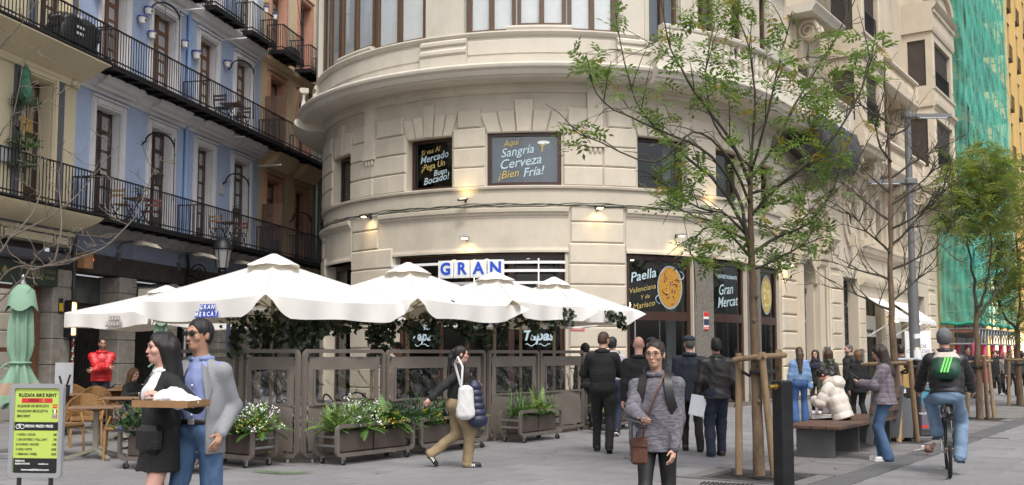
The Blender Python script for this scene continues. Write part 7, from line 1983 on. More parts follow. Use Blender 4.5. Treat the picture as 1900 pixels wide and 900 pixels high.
def nets(D,lo,h):
    ins=D<0;c=[ins[i:ins.shape[0]-1+i,j:ins.shape[1]-1+j,k:ins.shape[2]-1+k]for i in(0,1)for j in(0,1)for k in(0,1)]
    any_=c[0].copy();all_=c[0].copy()
    for x in c[1:]:any_|=x;all_&=x
    act=any_&~all_;I=np.argwhere(act)
    if len(I)==0:return None
    corners=[(i,j,k)for i in(0,1)for j in(0,1)for k in(0,1)]
    vals=[D[I[:,0]+a,I[:,1]+b,I[:,2]+d]for a,b,d in corners];pos=np.zeros((len(I),3));cnt=np.zeros(len(I))
    for a in range(8):
        for b in range(a+1,8):
            if sum(abs(corners[a][q]-corners[b][q])for q in range(3))!=1:continue
            da,db=vals[a],vals[b];m=(da<0)!=(db<0);t=np.where(m,da/np.where(m,da-db,1),0)
            pa,pb=np.array(corners[a],float),np.array(corners[b],float);pos+=np.where(m[:,None],pa+t[:,None]*(pb-pa),0);cnt+=m
    V=lo+h*(I+pos/cnt[:,None]);idx=np.full(act.shape,-1,np.int64);idx[tuple(I.T)]=np.arange(len(I));Q=[]
    for axn in range(3):
        o1,o2=(axn+1)%3,(axn+2)%3
        sl0=[slice(None)]*3;sl1=[slice(None)]*3;sl0[axn]=slice(0,-1);sl1[axn]=slice(1,None);a=ins[tuple(sl0)];b=ins[tuple(sl1)]
        E=np.argwhere(a!=b);E=E[(E[:,o1]>0)&(E[:,o2]>0)];E=E[(E[:,o1]<act.shape[o1])&(E[:,o2]<act.shape[o2])]
        q=[]
        for d1,d2 in((-1,-1),(0,-1),(0,0),(-1,0)):F_=E.copy();F_[:,o1]+=d1;F_[:,o2]+=d2;q.append(idx[tuple(F_.T)])
        q=np.stack(q,1);fl=a[tuple(E.T)];q[~fl]=q[~fl][:,::-1];Q.append(q)
    Q=np.concatenate(Q);Q=Q[(Q>=0).all(1)];return V,Q
def vnormals(V,Q):
    n=np.cross(V[Q[:,2]]-V[Q[:,0]],V[Q[:,3]]-V[Q[:,1]]);N=np.zeros_like(V)
    for i in range(4):np.add.at(N,Q[:,i],n)
    return N/np.maximum(np.linalg.norm(N,axis=1,keepdims=True),1e-9)
def folds(V,N,amp,f,seed,st=(1,1,1)):
    r=np.random.default_rng(seed);P=V*np.array(st)*f;w=np.zeros(len(V))
    for o in range(3):
        d=r.normal(size=(3,3));ph=r.random(3)*6.28;wp=P+.7*np.sin(P@d.T*.6+ph);g=r.normal(size=3);g/=np.linalg.norm(g);w+=(.55*np.sin(wp@g+ph[1])+.45*(1-2*np.abs(np.sin(wp@g+ph[0]))))/(1.5**o);P=P*1.9
    return V+N*(amp*w)[:,None]
def ik(a,t,l1,l2,hint):
    a,t,hint=np.array(a,float),np.array(t,float),np.array(hint,float);d=t-a;L_=np.linalg.norm(d);mx=(l1+l2)*.998
    if L_>mx:t=a+d/L_*mx;d=t-a;L_=mx
    u=d/L_;x=(l1*l1-l2*l2+L_*L_)/(2*L_);hgt=math.sqrt(max(l1*l1-x*x,0));hp_=hint-u*(hint@u);hp_/=max(np.linalg.norm(hp_),1e-6)
    return a+u*x+hp_*hgt,t
def skinmat(nm,c):return mat('skin_'+nm,c,.5,var=.08,scale=9,spec=.35)
SK={'light':skinmat('light',(.56,.33,.24)),'mid':skinmat('mid',(.45,.25,.17)),'rosy':skinmat('rosy',(.60,.34,.27))}
HAIRM={n:mat('hair_'+n,c,.45,var=.3,scale=40,stretch=(6,6,.5),bump=.3,bscale=120)for n,c in(('black',(.012,.01,.010)),('dark',(.03,.018,.012)),('brown',(.075,.035,.018)),('blond',(.20,.11,.05)),('grey',(.12,.11,.10)))}
def cloth(nm,c,rough=.85,var=.1,scale=12,bump=.25,bscale=140,**k):return mat('cloth_'+nm,c,rough,var=var,scale=scale,bump=bump,bscale=bscale,**k)
PEOPLE=[]
def person(label,xy,heading,H,spec,res=.011,group='people in the street'):
    s=H/1.75;e=empty('person',(xy[0],xy[1],spec.get('z',0)),heading,label,'person',group);g=spec.get
    lean=g('lean',.03);pz=g('pelvis',.95)*s;base=V3(0,0,pz);yaw=g('twist',0)
    ca,sa=math.cos(lean),math.sin(lean);cy,sy=math.cos(yaw),math.sin(yaw)
    RT=np.array([[1,0,0],[0,ca,sa],[0,-sa,ca]]).T if 0 else np.array([[cy,-sy,0],[sy,cy,0],[0,0,1]])@np.array([[1,0,0],[0,ca,-sa],[0,sa,ca]])
    # lean > 0 tips the chest forward (towards -y)
    def T(x,y,z):return base+RT@(V3(x,y,z)*s)
    wd=g('width',1.0);fem=g('fem',False);shx=(.148 if fem else .176)*wd;shz=.422 if fem else .432
    sho={+1:T(shx,0,shz),-1:T(-shx,0,shz)};neck=T(0,.005,.53)
    hy,hpch=g('look',(0,0));ch,shh=math.cos(hy),math.sin(hy);cp,sp=math.cos(hpch),math.sin(hpch)
    RH=np.array([[ch,-shh,0],[shh,ch,0],[0,0,1]])@np.array([[1,0,0],[0,cp,-sp],[0,sp,cp]]);hc=neck+(RT@V3(0,-.012,.05))*s+RH@(V3(0,-.015,.105)*s)
    def Hd(x,y,z):return hc+RH@(V3(x,y,z)*s)
    hips={+1:base+V3(.085*s,0,-.03*s),-1:base+V3(-.085*s,0,-.03*s)}
    feet=g('feet',{+1:(.10,0,.085,0),-1:(-.10,0,.085,0)});hands=g('hands',{+1:(.24,-.02,.80),-1:(-.24,-.02,.80)});eh=g('elbow',{+1:(.25,.9,-.2),-1:(-.25,.9,-.2)})
    kn,an,el,wr={},{},{},{}
    for q in(1,-1):
        f=feet[q];kn[q],an[q]=ik(hips[q],V3(*f[:3])*s,.435*s,.425*s,g('knee',{1:(.05,-1,0),-1:(-.05,-1,0)})[q]);el[q],wr[q]=ik(sho[q],V3(*hands[q][:3])*s,.285*s,.255*s,eh[q])
    sk=SDF();slim=.9 if fem else 1.0
    # --- body
    sk.cap(T(0,0,.02),T(0,0,.20),.105*s*slim,.092*s*slim,.05,(1/1.25,1,1));sk.cap(T(0,0,.2),T(0,0,.36),.092*s*slim,.097*s*slim,.05,(1/1.33,1,1))
    for q in(1,-1):sk.cap(T(0,.012,.48),sho[q],.045*s,.042*s,.04)
    sk.cap(T(0,.01,.46),hc+RH@(V3(0,.01,-.05)*s),.056*s*(.9 if fem else 1.05),.05*s*(.9 if fem else 1.05),.035)
    sk.ell(Hd(0,.012,.035),V3(.074,.092,.088)*s,.02,RH);sk.ell(Hd(0,-.022,-.035),V3(.056,.066,.076)*s*(1 if not fem else .95),.035,RH);sk.ell(Hd(0,-.058,-.085),V3(.026,.024,.022)*s,.025,RH)
    sk.cap(Hd(0,-.084,.012),Hd(0,-.101,-.027),.008*s,.0115*s,.012);sk.ell(Hd(0,-.083,-.058),V3(.022,.012,.010)*s,.008,RH);sk.cap(Hd(-.04,-.078,.03),Hd(.04,-.078,.03),.012*s,.012*s,.015)
    for q in(1,-1):
        sk.ell(Hd(q*.031,-.092,.012),V3(.014,.012,.009)*s,0,RH,'sub');sk.ell(Hd(q*.074,.012,-.005),V3(.011,.02,.032)*s,.008,RH);sk.ell(Hd(q*.042,-.058,-.02),V3(.022,.02,.018)*s,.02,RH)
        sk.cap(sho[q],el[q],.046*s*slim,.036*s*slim,.03);sk.cap(el[q],wr[q],.036*s*slim,.024*s*slim,.02);lw=1.0 if g('skirt')else .84;sk.cap(hips[q],kn[q],.085*s*slim*lw,.052*s*lw,.04);sk.cap(kn[q],an[q],.054*s*lw,.034*s*lw,.03)
        fo=feet[q];pt=fo[3];fd=V3(0,-math.cos(pt),-math.sin(pt));up=V3(0,-math.sin(pt),math.cos(pt));sk.cap(an[q]-up*.03*s,an[q]+fd*.11*s-up*.048*s,.026*s,.02*s,.02)
        # hand: palm, four unequal bent fingers, thumb off the side of the palm
        d=wr[q]-el[q];d/=np.linalg.norm(d);hv=g('palm',{1:(-1,.2,0),-1:(1,.2,0)})[q];n=np.array(hv,float);n-=d*(n@d);n/=max(np.linalg.norm(n),1e-6);sd=np.cross(d,n)
        if(sd@V3(0,-1,.0))<0:sd=-sd
        curl=g('curl',{1:.5,-1:.5})[q];pc=wr[q]+d*.05*s;sk.cap(wr[q],pc+d*.02*s,.021*s,.024*s,.015);sk.ell(pc,V3(.042,.036,.016)*s,.01,np.stack([d,sd,n],1))
        for i,(off,L_)in enumerate(((.030,.068),(.010,.077),(-.010,.072),(-.029,.056))):
            b=pc+d*.034*s+sd*off*s;c1=curl*.7+.06*i;d1=d*math.cos(c1)+n*math.sin(c1)+sd*off*2.2;m1=b+d1*L_*.5*s;c2=c1+curl*1.0;d2=d*math.cos(c2)+n*math.sin(c2)+sd*off*1.5;sk.cap(b,m1,.0092*s,.0085*s,.006);sk.cap(m1,m1+d2*L_*.5*s,.0085*s,.007*s,.004)
        tb=wr[q]+d*.03*s+sd*.028*s;t1=tb+(d*.6+sd*.7+n*.3)*.036*s;sk.cap(tb,t1,.012*s,.010*s,.008);sk.cap(t1,t1+(d*.85+sd*.15+n*.45)*.034*s,.010*s,.008*s,.004)
    def put(sd_,name,m,amp=0,f=20,hh=None,st=(1,1,1),parent=None,seed=None):
        r=sd_.mesh(hh or res)
        if r is None:return None
        V,Q=r
        if amp:V=folds(V,vnormals(V,Q),amp,f,seed if seed is not None else len(PEOPLE)*7+len(name),st)
        return link(name,np_mesh(name,V,Q,m),parent or e)
    skin=SK[g('skin','light')];put(sk,'body',skin,hh=min(res,.0085)if g('detail',1)else res)
    # --- trousers or skirt
    lo=g('legs')
    if lo:
        t=SDF();m,th,kw,aw=lo['m'],lo.get('thigh',.098),lo.get('knee',.07),lo.get('hem',.062)
        t.cap(base+V3(-.06*s,.012*s,-.02*s),base+V3(.06*s,.012*s,-.02*s),.125*s*slim,.125*s*slim,.05);t.cap(T(0,0,.0),T(0,0,.1),.118*s*slim,.106*s*slim,.05,(1/1.25,1,1))
        if fem:t.ell(base+V3(.07*s,.045*s,-.05*s),V3(.095,.095,.1)*s,.05);t.ell(base+V3(-.07*s,.045*s,-.05*s),V3(.095,.095,.1)*s,.05)
        for q in(1,-1):
            t.cap(hips[q],kn[q],th*s,kw*s,.025);t.cap(kn[q],an[q]+(an[q]-kn[q])*.06,kw*s,aw*s,.03)
        t.plane(T(0,0,lo.get('waist',.06)),RT@V3(0,0,1));put(t,lo.get('name','trousers'),m,lo.get('fold',.008),lo.get('ff',13),st=(1,1,.75))
    sk_=g('skirt')
    if sk_:
        t=SDF();t.cap(T(0,.01,.1),V3(0,-.03*s,sk_['hem']*s-.1),.12*s,.165*s,.04,(1/1.2,1,1));t.plane(V3(0,0,sk_['hem']*s),V3(0,0,-1));put(t,'skirt',sk_['m'],.007,14,st=(1.3,1.3,.4))
    # --- tops, inner first
    for top in g('tops',[]):
        t=SDF();o=top.get('o',.02)*s;m=top['m'];q_=top.get('quilt');hem=top.get('hem',-.06);tor=(1/1.28,1,1);fl=top.get('flare',0)
        t.cap(T(0,0,hem-.02),T(0,.0,.18),.112*s*slim+o+fl,.104*s*slim+o,.05,tor,RT if 0 else None,q_);t.cap(T(0,0,.16),T(0,.0,.355),.104*s*slim+o,.108*s*slim+o*.85,.05,(1/1.34,1,1),None,q_)
        for q in(1,-1):t.cap(T(0,.012,.475),sho[q],.05*s+o*.4,.046*s+o*.45,.05)
        t.cap(T(0,.01,.46),T(0,.006,.50),.09*s+o*.3,.065*s+o*.3,.05)
        if fem and top.get('bust',True):
            for q in(1,-1):t.ell(T(q*.07,-.07,.33),V3(.07,.055,.07)*s,.06)
        t.plane(T(0,0,hem),RT@V3(0,0,-1))
        if top.get('open'):
            w,z0,z1=top['open'];t.p.append(('c',T(0,-.20,z0),T(0,-.20,z1),top.get('low',.01),w,0,np.array((1,1,1.)),None,None,'sub'))
            t.p.append(('c',T(0,-.17,.44),T(0,-.13,.54),w*.9,w*.8,0,np.array((1,1,1.)),None,None,'sub'))
        if top.get('sleeves',True):
            for q in(1,-1):
                sl=top.get('sw',1.0);w2=wr[q]+(wr[q]-el[q])*top.get('sleeve',-.03);t.cap(sho[q],el[q],(.049*slim*s+o*.65)*sl,(.044*slim*s+o*.7)*sl,.035,(1,1,1),None,q_);t.cap(el[q],w2,(.044*slim*s+o*.75)*sl,(.034*s+o*.6)*sl,.025,(1,1,1),None,q_)
        put(t,top['name'],m,top.get('fold',.009),top.get('ff',10.5),st=(1,1,.8))
        if top.get('collar'):
            t=SDF();c0=T(0,.012,.505);n=12
            for i in range(n):
                a0,a1=(-.5+i/n*1.0)*2*math.pi*top.get('wrap',.86)+math.pi/2,(-.5+(i+1)/n)*2*math.pi*top.get('wrap',.86)+math.pi/2;r_=(.068 if fem else .074)*s+o*.3
                t.cap(c0+RT@V3(r_*math.cos(a0),r_*math.sin(a0),.012),c0+RT@V3(r_*math.cos(a1),r_*math.sin(a1),.012),top['collar']*s,top['collar']*s,.012)
            put(t,'collar',top.get('cm',m),.003,20)
    # --- shoes
    sh=g('shoes')
    if sh is not None:
        for q in(1,-1):
            pt=feet[q][3];fd=V3(0,-math.cos(pt),-math.sin(pt));up=V3(0,-math.sin(pt),math.cos(pt));t=SDF();a=an[q]
            t.cap(a-up*.02*s+fd*-.02*s,a-up*.045*s+fd*.0,.042*s,.044*s,.02);t.cap(a-up*.046*s-fd*.02*s,a-up*.05*s+fd*.16*s,.044*s,.036*s,.03);t.plane(a-up*.082*s,-up);so=put(t,'shoe',sh,.002,30,hh=min(res,.009))
            t=SDF();t.cap(a-up*.078*s-fd*.025*s,a-up*.078*s+fd*.165*s,.046*s,.039*s,0,(1,1,1));t.plane(a-up*.085*s,-up);t.plane(a-up*.068*s,up);put(t,'sole',g('sole',white_pt),hh=.008,parent=so)
            if g('stripes')and so:
                k=MB()
                for i in range(3):
                    for sx in(-1,1):c=a-up*.03*s+fd*(.03+.028*i)*s;k.bar(c+V3(sx*.044*s,0,0),c+V3(sx*.047*s,0,0)-up*.035*s+fd*.015*s,.012,.012)
                k.build('stripe',white_print,so)
    # --- hair, beard, hats, eyes
    hr=g('hair',('short','dark'));t=SDF()
    if hr[0]!='none':
        hm=HAIRM[hr[1]];th={'buzz':.003,'short':.008,'bun':.004,'ponytail':.006}.get(hr[0],.012)
        t.ell(Hd(0,.016,.038),V3(.076,.093,.087)*s+th*s,.0,RH);t.ell(Hd(0,.035,-.01),V3(.072,.075,.085)*s+th*.6*s,.02,RH)
        if hr[0]in('long','longfront'):
            t.cap(Hd(0,.06,.0),T(0,.10,.36),.078*s,.075*s,.05,(1/1.3,1,1))
            for q in(1,-1):t.cap(Hd(q*.066,.01,.01),T(q*.085,.035,.40)if hr[0]=='long' else T(q*.095,-.07,.36),.032*s,.03*s,.03)
        if hr[0]=='bob':
            for q in(1,-1):t.cap(Hd(q*.07,.02,.02),Hd(q*.085,.02,-.10),.032*s,.025*s,.03)
            t.cap(Hd(0,.07,0),Hd(0,.075,-.11),.06*s,.05*s,.03,(1/1.3,1,1))
        if hr[0]=='ponytail':t.ell(Hd(0,.1,.05),V3(.03,.035,.035)*s,.02,RH);t.cap(Hd(0,.125,.045),Hd(0,.155,-.05),.026*s,.03*s,.02);t.cap(Hd(0,.155,-.05),T(0,.125,.40),.032*s,.018*s,.02)
        if hr[0]=='longpony':t.cap(Hd(0,.09,.07),Hd(0,.12,-.05),.035*s,.05*s,.03);t.cap(Hd(0,.12,-.05),T(0.0,.16,.22),.072*s,.035*s,.03,(1/1.25,1,1))
        if hr[0]=='bun':t.ell(Hd(0,.105,.02),V3(.045,.04,.045)*s,.02,RH)
        if hr[0]=='curly':
            rr=random.Random(4)
            for i in range(40):a,b=rr.uniform(-.3,3.45),rr.uniform(-.2,1.2);t.ell(Hd(.08*math.cos(a)*math.cos(b),.02+.095*math.sin(a)*math.cos(b),.04+.085*math.sin(b)),V3(.022,.022,.022)*s,.008)
        t.p.append(('e',Hd(0,-.088,-.018),V3(.074 if hr[0]in('bun','short','buzz')else .066,.074 if hr[0]=='bun' else .062,.094)*s,0,0,0,None,RH,None,'sub'))
        if hr[0]in('short','buzz','curly'):t.plane(Hd(0,.03,-.06),RH@V3(0,-.25,-1))
        put(t,'hair',hm,.006 if hr[0]!='buzz' else .001,34,hh=min(res,.009),st=(1,1,.25))
    if g('beard'):
        t=SDF();t.ell(Hd(0,-.03,-.058),V3(.060,.062,.056)*s,0,RH);t.p.append(('e',Hd(0,-.05,.0),V3(.07,.09,.045)*s,0,0,0,None,RH,None,'sub'));put(t,'beard',HAIRM[g('beard')],.002,60,hh=.008)
    if g('detail',1):
        for q in(1,-1):k=MB();k.ball(Hd(q*.031,-.0835,.012),(.011*s,.008*s,.007*s),8,6);k.build('eye',mat('eye_dark',(.03,.022,.02),.25,var=0),e,smooth=180)
        for q in(1,-1):k=MB();k.tube([Hd(q*.016,-.093,.030),Hd(q*.033,-.091,.036),Hd(q*.05,-.078,.031)],[.003*s,.0042*s,.0025*s],5);k.build('eyebrow',HAIRM[hr[1]if len(hr)>1 else 'dark'],e,smooth=60)
        k=MB();k.ball(Hd(0,-.0945,-.0565),(.021*s,.006*s,.006*s),10,6);k.build('lips',mat('lips',(.40,.16,.14),.5,var=.05),e,smooth=180)
    ht=g('hat')
    if ht:
        t=SDF();hm=cloth('hat_'+ht[1],{'navy':(.02,.03,.045),'black':(.012,.012,.013),'grey':(.13,.135,.145)}[ht[1]])
        if ht[0]=='beanie':
            t.ell(Hd(0,.012,.06),V3(.088,.105,.10)*s,0,RH);t.plane(Hd(0,0,.015),RH@V3(0,.1,-1));t.cap(Hd(0,.01,.03),Hd(0,.012,.05),.092*s,.092*s,.02,(1,1/1.18,1))
        else:
            t.ell(Hd(0,.012,.07),V3(.090,.112,.062)*s,.01,RH);t.cap(Hd(-.045,-.10,.045),Hd(.045,-.10,.045),.02*s,.02*s,.03,(1,1/1.6,2.2))
        put(t,'hat',hm,.003,25,hh=.009)
    gl=g('glasses')
    if gl:
        k=MB()
        for q in(1,-1):
            if gl=='sun':k.box(Hd(q*.034,-.096,.013),(.06*s,.010,.032*s),b=.004,M=Matrix(RH.tolist()))
            else:k.tube([Hd(q*.034+.026*math.cos(a),-.106,.010+.021*math.sin(a))for a in np.linspace(0,6.3,16)],.0022*s,5)
            k.tube([Hd(q*.062,-.10,.016),Hd(q*.078,-.03,.016),Hd(q*.08,.02,.008)],.003*s,5)
        k.tube([Hd(-.01,-.108,.018),Hd(.01,-.108,.018)],.003*s,5);k.build('glasses',black_pl if gl=='sun' else mat('thin_frame',(.16,.12,.1),.3,metal=.6,var=0),e,smooth=50)
    PEOPLE.append(e);Mw=Matrix.Translation(e.location)@Matrix.Rotation(heading,4,'Z')
    e_info=dict(e=e,M=Mw,T=T,Hd=Hd,wr=wr,el=el,sho=sho,an=an,kn=kn,hips=hips,RT=RT,s=s,put=put,base=base,neck=neck)
    return e_info
def wp(I,p):return I['M']@Vector(p)
# ================================================================== the people
def XY(u,d):p=at(u,700,d);return(p.x,p.y)
def LP(xy,hd,H,*q):
    """world/photo point (u, v, d) -> figure coordinates"""
    w=at(*q)-Vector((xy[0],xy[1],0));return tuple((Matrix.Rotation(-hd,3,'Z')@w)/(H/1.75))
navyw=cloth('navy_wool',(.014,.018,.032));blackw=cloth('black_wool',(.012,.012,.013));blackk=cloth('black_knit',(.017,.017,.018),scale=20);char=cloth('charcoal',(.04,.042,.045))
jean=cloth('mid_blue_denim',(.07,.14,.27),var=.25,scale=3);jean_l=cloth('pale_blue_denim',(.20,.30,.44),var=.22,scale=3);jean_b=cloth('bright_blue_denim',(.05,.13,.32),var=.2,scale=3);jean_n=cloth('navy_denim',(.013,.022,.045),var=.2,scale=3)
gblz=cloth('grey_blazer',(.25,.26,.275),var=.06,scale=60);bshirt=cloth('blue_shirt',(.20,.25,.47),.7,bump=.1);wsh=cloth('white_shirt',(.72,.72,.72),.7,bump=.1)
redp=cloth('red_puffer',(.52,.012,.018),.45,bump=.1);creamp=cloth('cream_puffer',(.66,.60,.53),.5,bump=.1);parka=cloth('olive_parka',(.085,.10,.062));khaki=cloth('khaki_cotton',(.30,.22,.125),var=.12,scale=5)
leath=cloth('black_leather',(.016,.014,.012),.38,bump=.3,bscale=40);deniml=cloth('light_denim_jacket',(.20,.34,.56),var=.15,scale=4);sage=cloth('sage_sweat',(.36,.34,.22));greyw=cloth('pale_grey_cotton',(.42,.41,.44));legg=cloth('black_leggings',(.011,.011,.012),.6,bump=.1);gtrou=cloth('grey_trousers',(.13,.145,.17))
fleece=mat('cloth_marled_fleece',(.20,.19,.22),.9,scale=55,stretch=(.35,1,1.5),col2=(.045,.043,.055),bump=.35,bscale=120)
plaid=mat('cloth_plaid',(.10,.08,.10),.9,var=.1,bump=.25,bscale=140)
_n=plaid.node_tree.nodes;_l=plaid.node_tree.links;_b=_n['Principled BSDF'];_tc3=_n.new('ShaderNodeTexCoord');prev=None
for dirn,sc_,c in(('Z',9.5,(.26,.22,.25)),('X',9.5,(.24,.2,.23)),('Z',4.7,(.03,.025,.04)),('X',4.7,(.03,.025,.04)),('Z',28,(.30,.27,.28))):
    w=_n.new('ShaderNodeTexWave');w.bands_direction=dirn;w.inputs['Scale'].default_value=sc_;_l.new(_tc3.outputs['Object'],w.inputs['Vector'])
    mr=_n.new('ShaderNodeMapRange');mr.inputs['From Min'].default_value=.5;mr.inputs['To Max'].default_value=.55;_l.new(w.outputs['Fac'],mr.inputs[0]);mx=_n.new('ShaderNodeMix');mx.data_type='RGBA';_l.new(mr.outputs[0],mx.inputs['Factor'])
    if prev is None:mx.inputs['A'].default_value=(.10,.075,.105,1)
    else:_l.new(prev,mx.inputs['A'])
    mx.inputs['B'].default_value=(*c,1);prev=mx.outputs['Result']
_l.new(prev,_b.inputs['Base Color'])
brn_shoe=cloth('brown_shoe',(.05,.032,.022),.5);blk_shoe=cloth('black_shoe',(.012,.012,.012),.4);wht_shoe=cloth('white_shoe',(.7,.7,.69),.5,bump=.1);dsole=mat('dark_sole',(.03,.028,.026),.7)
A0=math.pi
# --- the couple in the foreground
H=1.75;xy=XY(373,7.5);hd=R_(-10)
I=person('man in a light grey blazer, blue shirt, sunglasses and faded jeans in the foreground',xy,hd,H,dict(skin='mid',res=1,lean=.02,look=(-.4,.0),hair=('short','black'),beard=None,glasses='sun',legs=dict(m=jean,fold=.009,knee=.074,waist=.1),width=.98,
    tops=[dict(name='shirt',m=bshirt,o=.008,hem=.06,fold=.005,collar=.017),dict(name='blazer',m=gblz,o=.026,hem=-.16,open=(.145,-.25,.42),low=.13,fold=.0045,ff=9,flare=.01,sw=.93)],hands={1:LP(xy,hd,H,410,805,7.4),-1:(-.22,-.05,.92)},elbow={1:(.15,1,0),-1:(-.3,.9,0)},curl={1:.3,-1:.6},feet={1:(.12,.18,.12,.3),-1:(-.10,-.22,.085,0)},shoes=brn_shoe,sole=dsole),res=.0075)
k=MB();k.tube([I['T'](.15*math.cos(a),.01+.125*math.sin(a),.07)for a in np.linspace(0,6.283,24)],.02,6);k.build('belt',leath,I['e'],smooth=60)
k=MB();k.box(I['T'](0,-.135,.07),(.05,.012,.04),b=.004);k.build('buckle',steel,I['e'])
k=MB()
for z in(.12,.19,.26,.33):k.ball(I['T'](.0,-.128,z),(.008,.005,.008),8,5)
k.build('button',white_pt,I['e'],smooth=180)
k=MB()
for q in(1,-1):k.add([I['T'](q*.045,-.09,.49),I['T'](q*.10,-.10,.46),I['T'](q*.155,-.125,.34),I['T'](q*.125,-.135,.14),I['T'](q*.10,-.135,.3)],[(0,1,2,3,4)])
k.build('lapel',gblz,I['e'])
sm=SDF();k=MB();k.tube([I['Hd'](-.022,-.098,-.043),I['Hd'](0,-.104,-.040),I['Hd'](.022,-.098,-.043)],.0045,5);k.build('moustache',HAIRM['black'],I['e'],smooth=60)
H=1.645;xy2=XY(302,7.35);hd=R_(-44)
T0=at(318,748,7.0)
I=person('woman with long black hair, black blazer and short skirt carrying a cardboard tray',xy2,hd,H,dict(skin='rosy',fem=True,lean=.0,look=(-.25,-.02),hair=('long','black'),skirt=dict(m=blackk,hem=.72),tops=[dict(name='blouse',m=wsh,o=.008,hem=.02,fold=.004,collar=.014),dict(name='blazer',m=blackw,o=.022,hem=-.14,open=(.13,-.02,.42),fold=.006)],
    hands={1:LP(xy2,hd,H,300,735,7.05),-1:LP(xy2,hd,H,302,752,7.2)},elbow={1:(.6,.8,-.5),-1:(-.6,.8,-.5)},palm={1:(-.3,0,-1),-1:(.3,0,1)},curl={1:.9,-1:.5},feet={1:(.08,-.2,.085,0),-1:(-.08,.2,.1,.3)},shoes=blk_shoe,sole=dsole),res=.0075)
k=MB();k.tube([Vector(I['wr'][1])+Vector((.034*math.cos(a),.034*math.sin(a),-.01))for a in np.linspace(0,6.3,12)],.014,6);k.build('cuff',wsh,I['e'],smooth=60)
e=empty('cardboard_tray',T0,R_(-14),'brown cardboard tray held by the woman with long black hair','tray')
k=MB();k.box((0,0,-.02),(.42,.28,.008));
for a in((0,-.138,0),(0,.138,0)):k.box(a,(.42,.006,.046))
for a in((-.207,0,0),(.207,0,0)):k.box(a,(.006,.27,.046))
k.build('tray',mat('corrugated_card',(.30,.165,.075),.8,var=.1,scale=9),e)
sd_=SDF();rr=random.Random(8)
for c,r in(((.02,0,.03),(.11,.09,.06)),((.10,.01,.02),(.09,.08,.04)),((.0,.02,.07),(.06,.06,.045)),((-.05,-.01,.03),(.07,.08,.045)),((.15,0,.01),(.05,.06,.03))):sd_.ell(c,r,.03)
V,Q=sd_.mesh(.008);V=folds(V,vnormals(V,Q),.009,34,3)
o=link('paper_parcel',np_mesh('paper_parcel',V,Q,mat('white_paper_wrap',(.8,.8,.8),.6,var=.02)),None,T0,(0,0,R_(-14)));tag(o,'crumpled white paper parcel lying on the cardboard tray','parcel')
e=empty('handbag',at(278,815,7.25),R_(-40),'dark bag hanging at the black skirted woman\'s side','bag');k=MB();k.box((0,0,0),(.26,.11,.2),b=.04);k.build('body',leath,e,smooth=50);k=MB();k.tube([(-.1,0,.08),(-.06,.05,.28),(.0,.10,.42)],.009,5);k.build('strap',leath,e,smooth=60)
# --- woman in the marled fleece
H=1.60;xy=XY(1218,8.1);hd=R_(-14)
I=person('young woman in glasses, marled grey fleece and black leggings walking towards us',xy,hd,H,dict(skin='light',fem=True,width=1.14,lean=.03,look=(-.2,.03),hair=('bun','dark'),glasses='clear',legs=dict(m=legg,name='leggings',thigh=.09,knee=.058,hem=.044,fold=.002),tops=[dict(name='fleece',m=fleece,o=.032,hem=-.13,collar=.028,wrap=.9,flare=.03,sw=1.12,fold=.011,ff=10,bust=False,sleeve=-.02)],
    hands={1:LP(xy,hd,H,1250,832,7.95),-1:LP(xy,hd,H,1190,780,7.75)},elbow={1:(.35,.9,0),-1:(-.5,.8,-.2)},palm={1:(-1,.3,0),-1:(.3,0,1)},curl={1:.45,-1:.7},feet={1:(.09,.2,.12,.3),-1:(-.09,-.12,.085,0)},shoes=blk_shoe,sole=dsole),res=.0072)
IF=I
k=MB()
for q in(1,-1):
    pts=[I['T'](q*.085,.10,.47),I['T'](q*.095,.02,.545),I['T'](q*.105,-.072,.485),I['T'](q*.118,-.112,.38),I['T'](q*.148,-.095,.24),I['T'](q*.17,-.02,.15),I['T'](q*.14,.1,.12)]
    P=smooth_path(pts,4);vs=[];n=len(P)
    for i,p in enumerate(P):
        t=(P[min(i+1,n-1)]-P[max(i-1,0)]).normalized();out=Vector((p.x*.3,p.y,0)).normalized();sd2=t.cross(out).normalized()*.032;vs+=[p+sd2+out*.012,p-sd2+out*.012,p-sd2-out*.006,p+sd2-out*.006]
    k.add(vs,[(i*4+a,i*4+(a+1)%4,(i+1)*4+(a+1)%4,(i+1)*4+a)for i in range(n-1)for a in range(4)])
bp=empty('backpack',wp(I,I['T'](0,.2,.28)),hd,'black backpack whose straps cross the marled fleece','backpack')
Mi=bp.matrix_world.inverted()if 0 else(Matrix.Translation(bp.location)@Matrix.Rotation(hd,4,'Z')).inverted()
k.v=[tuple(Mi@(I['M']@Vector(p)))for p in k.v];k.build('strap',black_pl,bp,smooth=60);k=MB();k.box((0,.04,0),(.32,.2,.46),b=.07);k.build('pack',cloth('pack_black',(.016,.017,.018)),bp,smooth=60)
pl_=Vector(I['wr'][-1]);wpl=wp(I,pl_)
ph=at(1176,778,7.66);e=empty('smartphone',ph,R_(-20),'dark smartphone held by the woman in the fleece','phone');k=MB();k.box((0,0,0),(.15,.072,.009),b=.004,M=Matrix.Rotation(R_(16),3,'Y')@Matrix.Rotation(R_(15),3,'X'));k.build('case',mat('phone_black',(.012,.012,.016),.2),e)
bt=at(1186,837,7.78);e=empty('shoulder_bag',bt,R_(-18),'small brown leather phone bag on a long strap across the fleece','bag');bl_=mat('brown_leather',(.125,.05,.028),.42,var=.2,scale=10,bump=.2,bscale=70)
k=MB();k.box((0,0,0),(.125,.055,.2),b=.018);k.build('pouch',bl_,e,smooth=50);k=MB();k.box((0,-.018,.062),(.13,.036,.075),b=.012);k.build('flap',bl_,e,smooth=50)
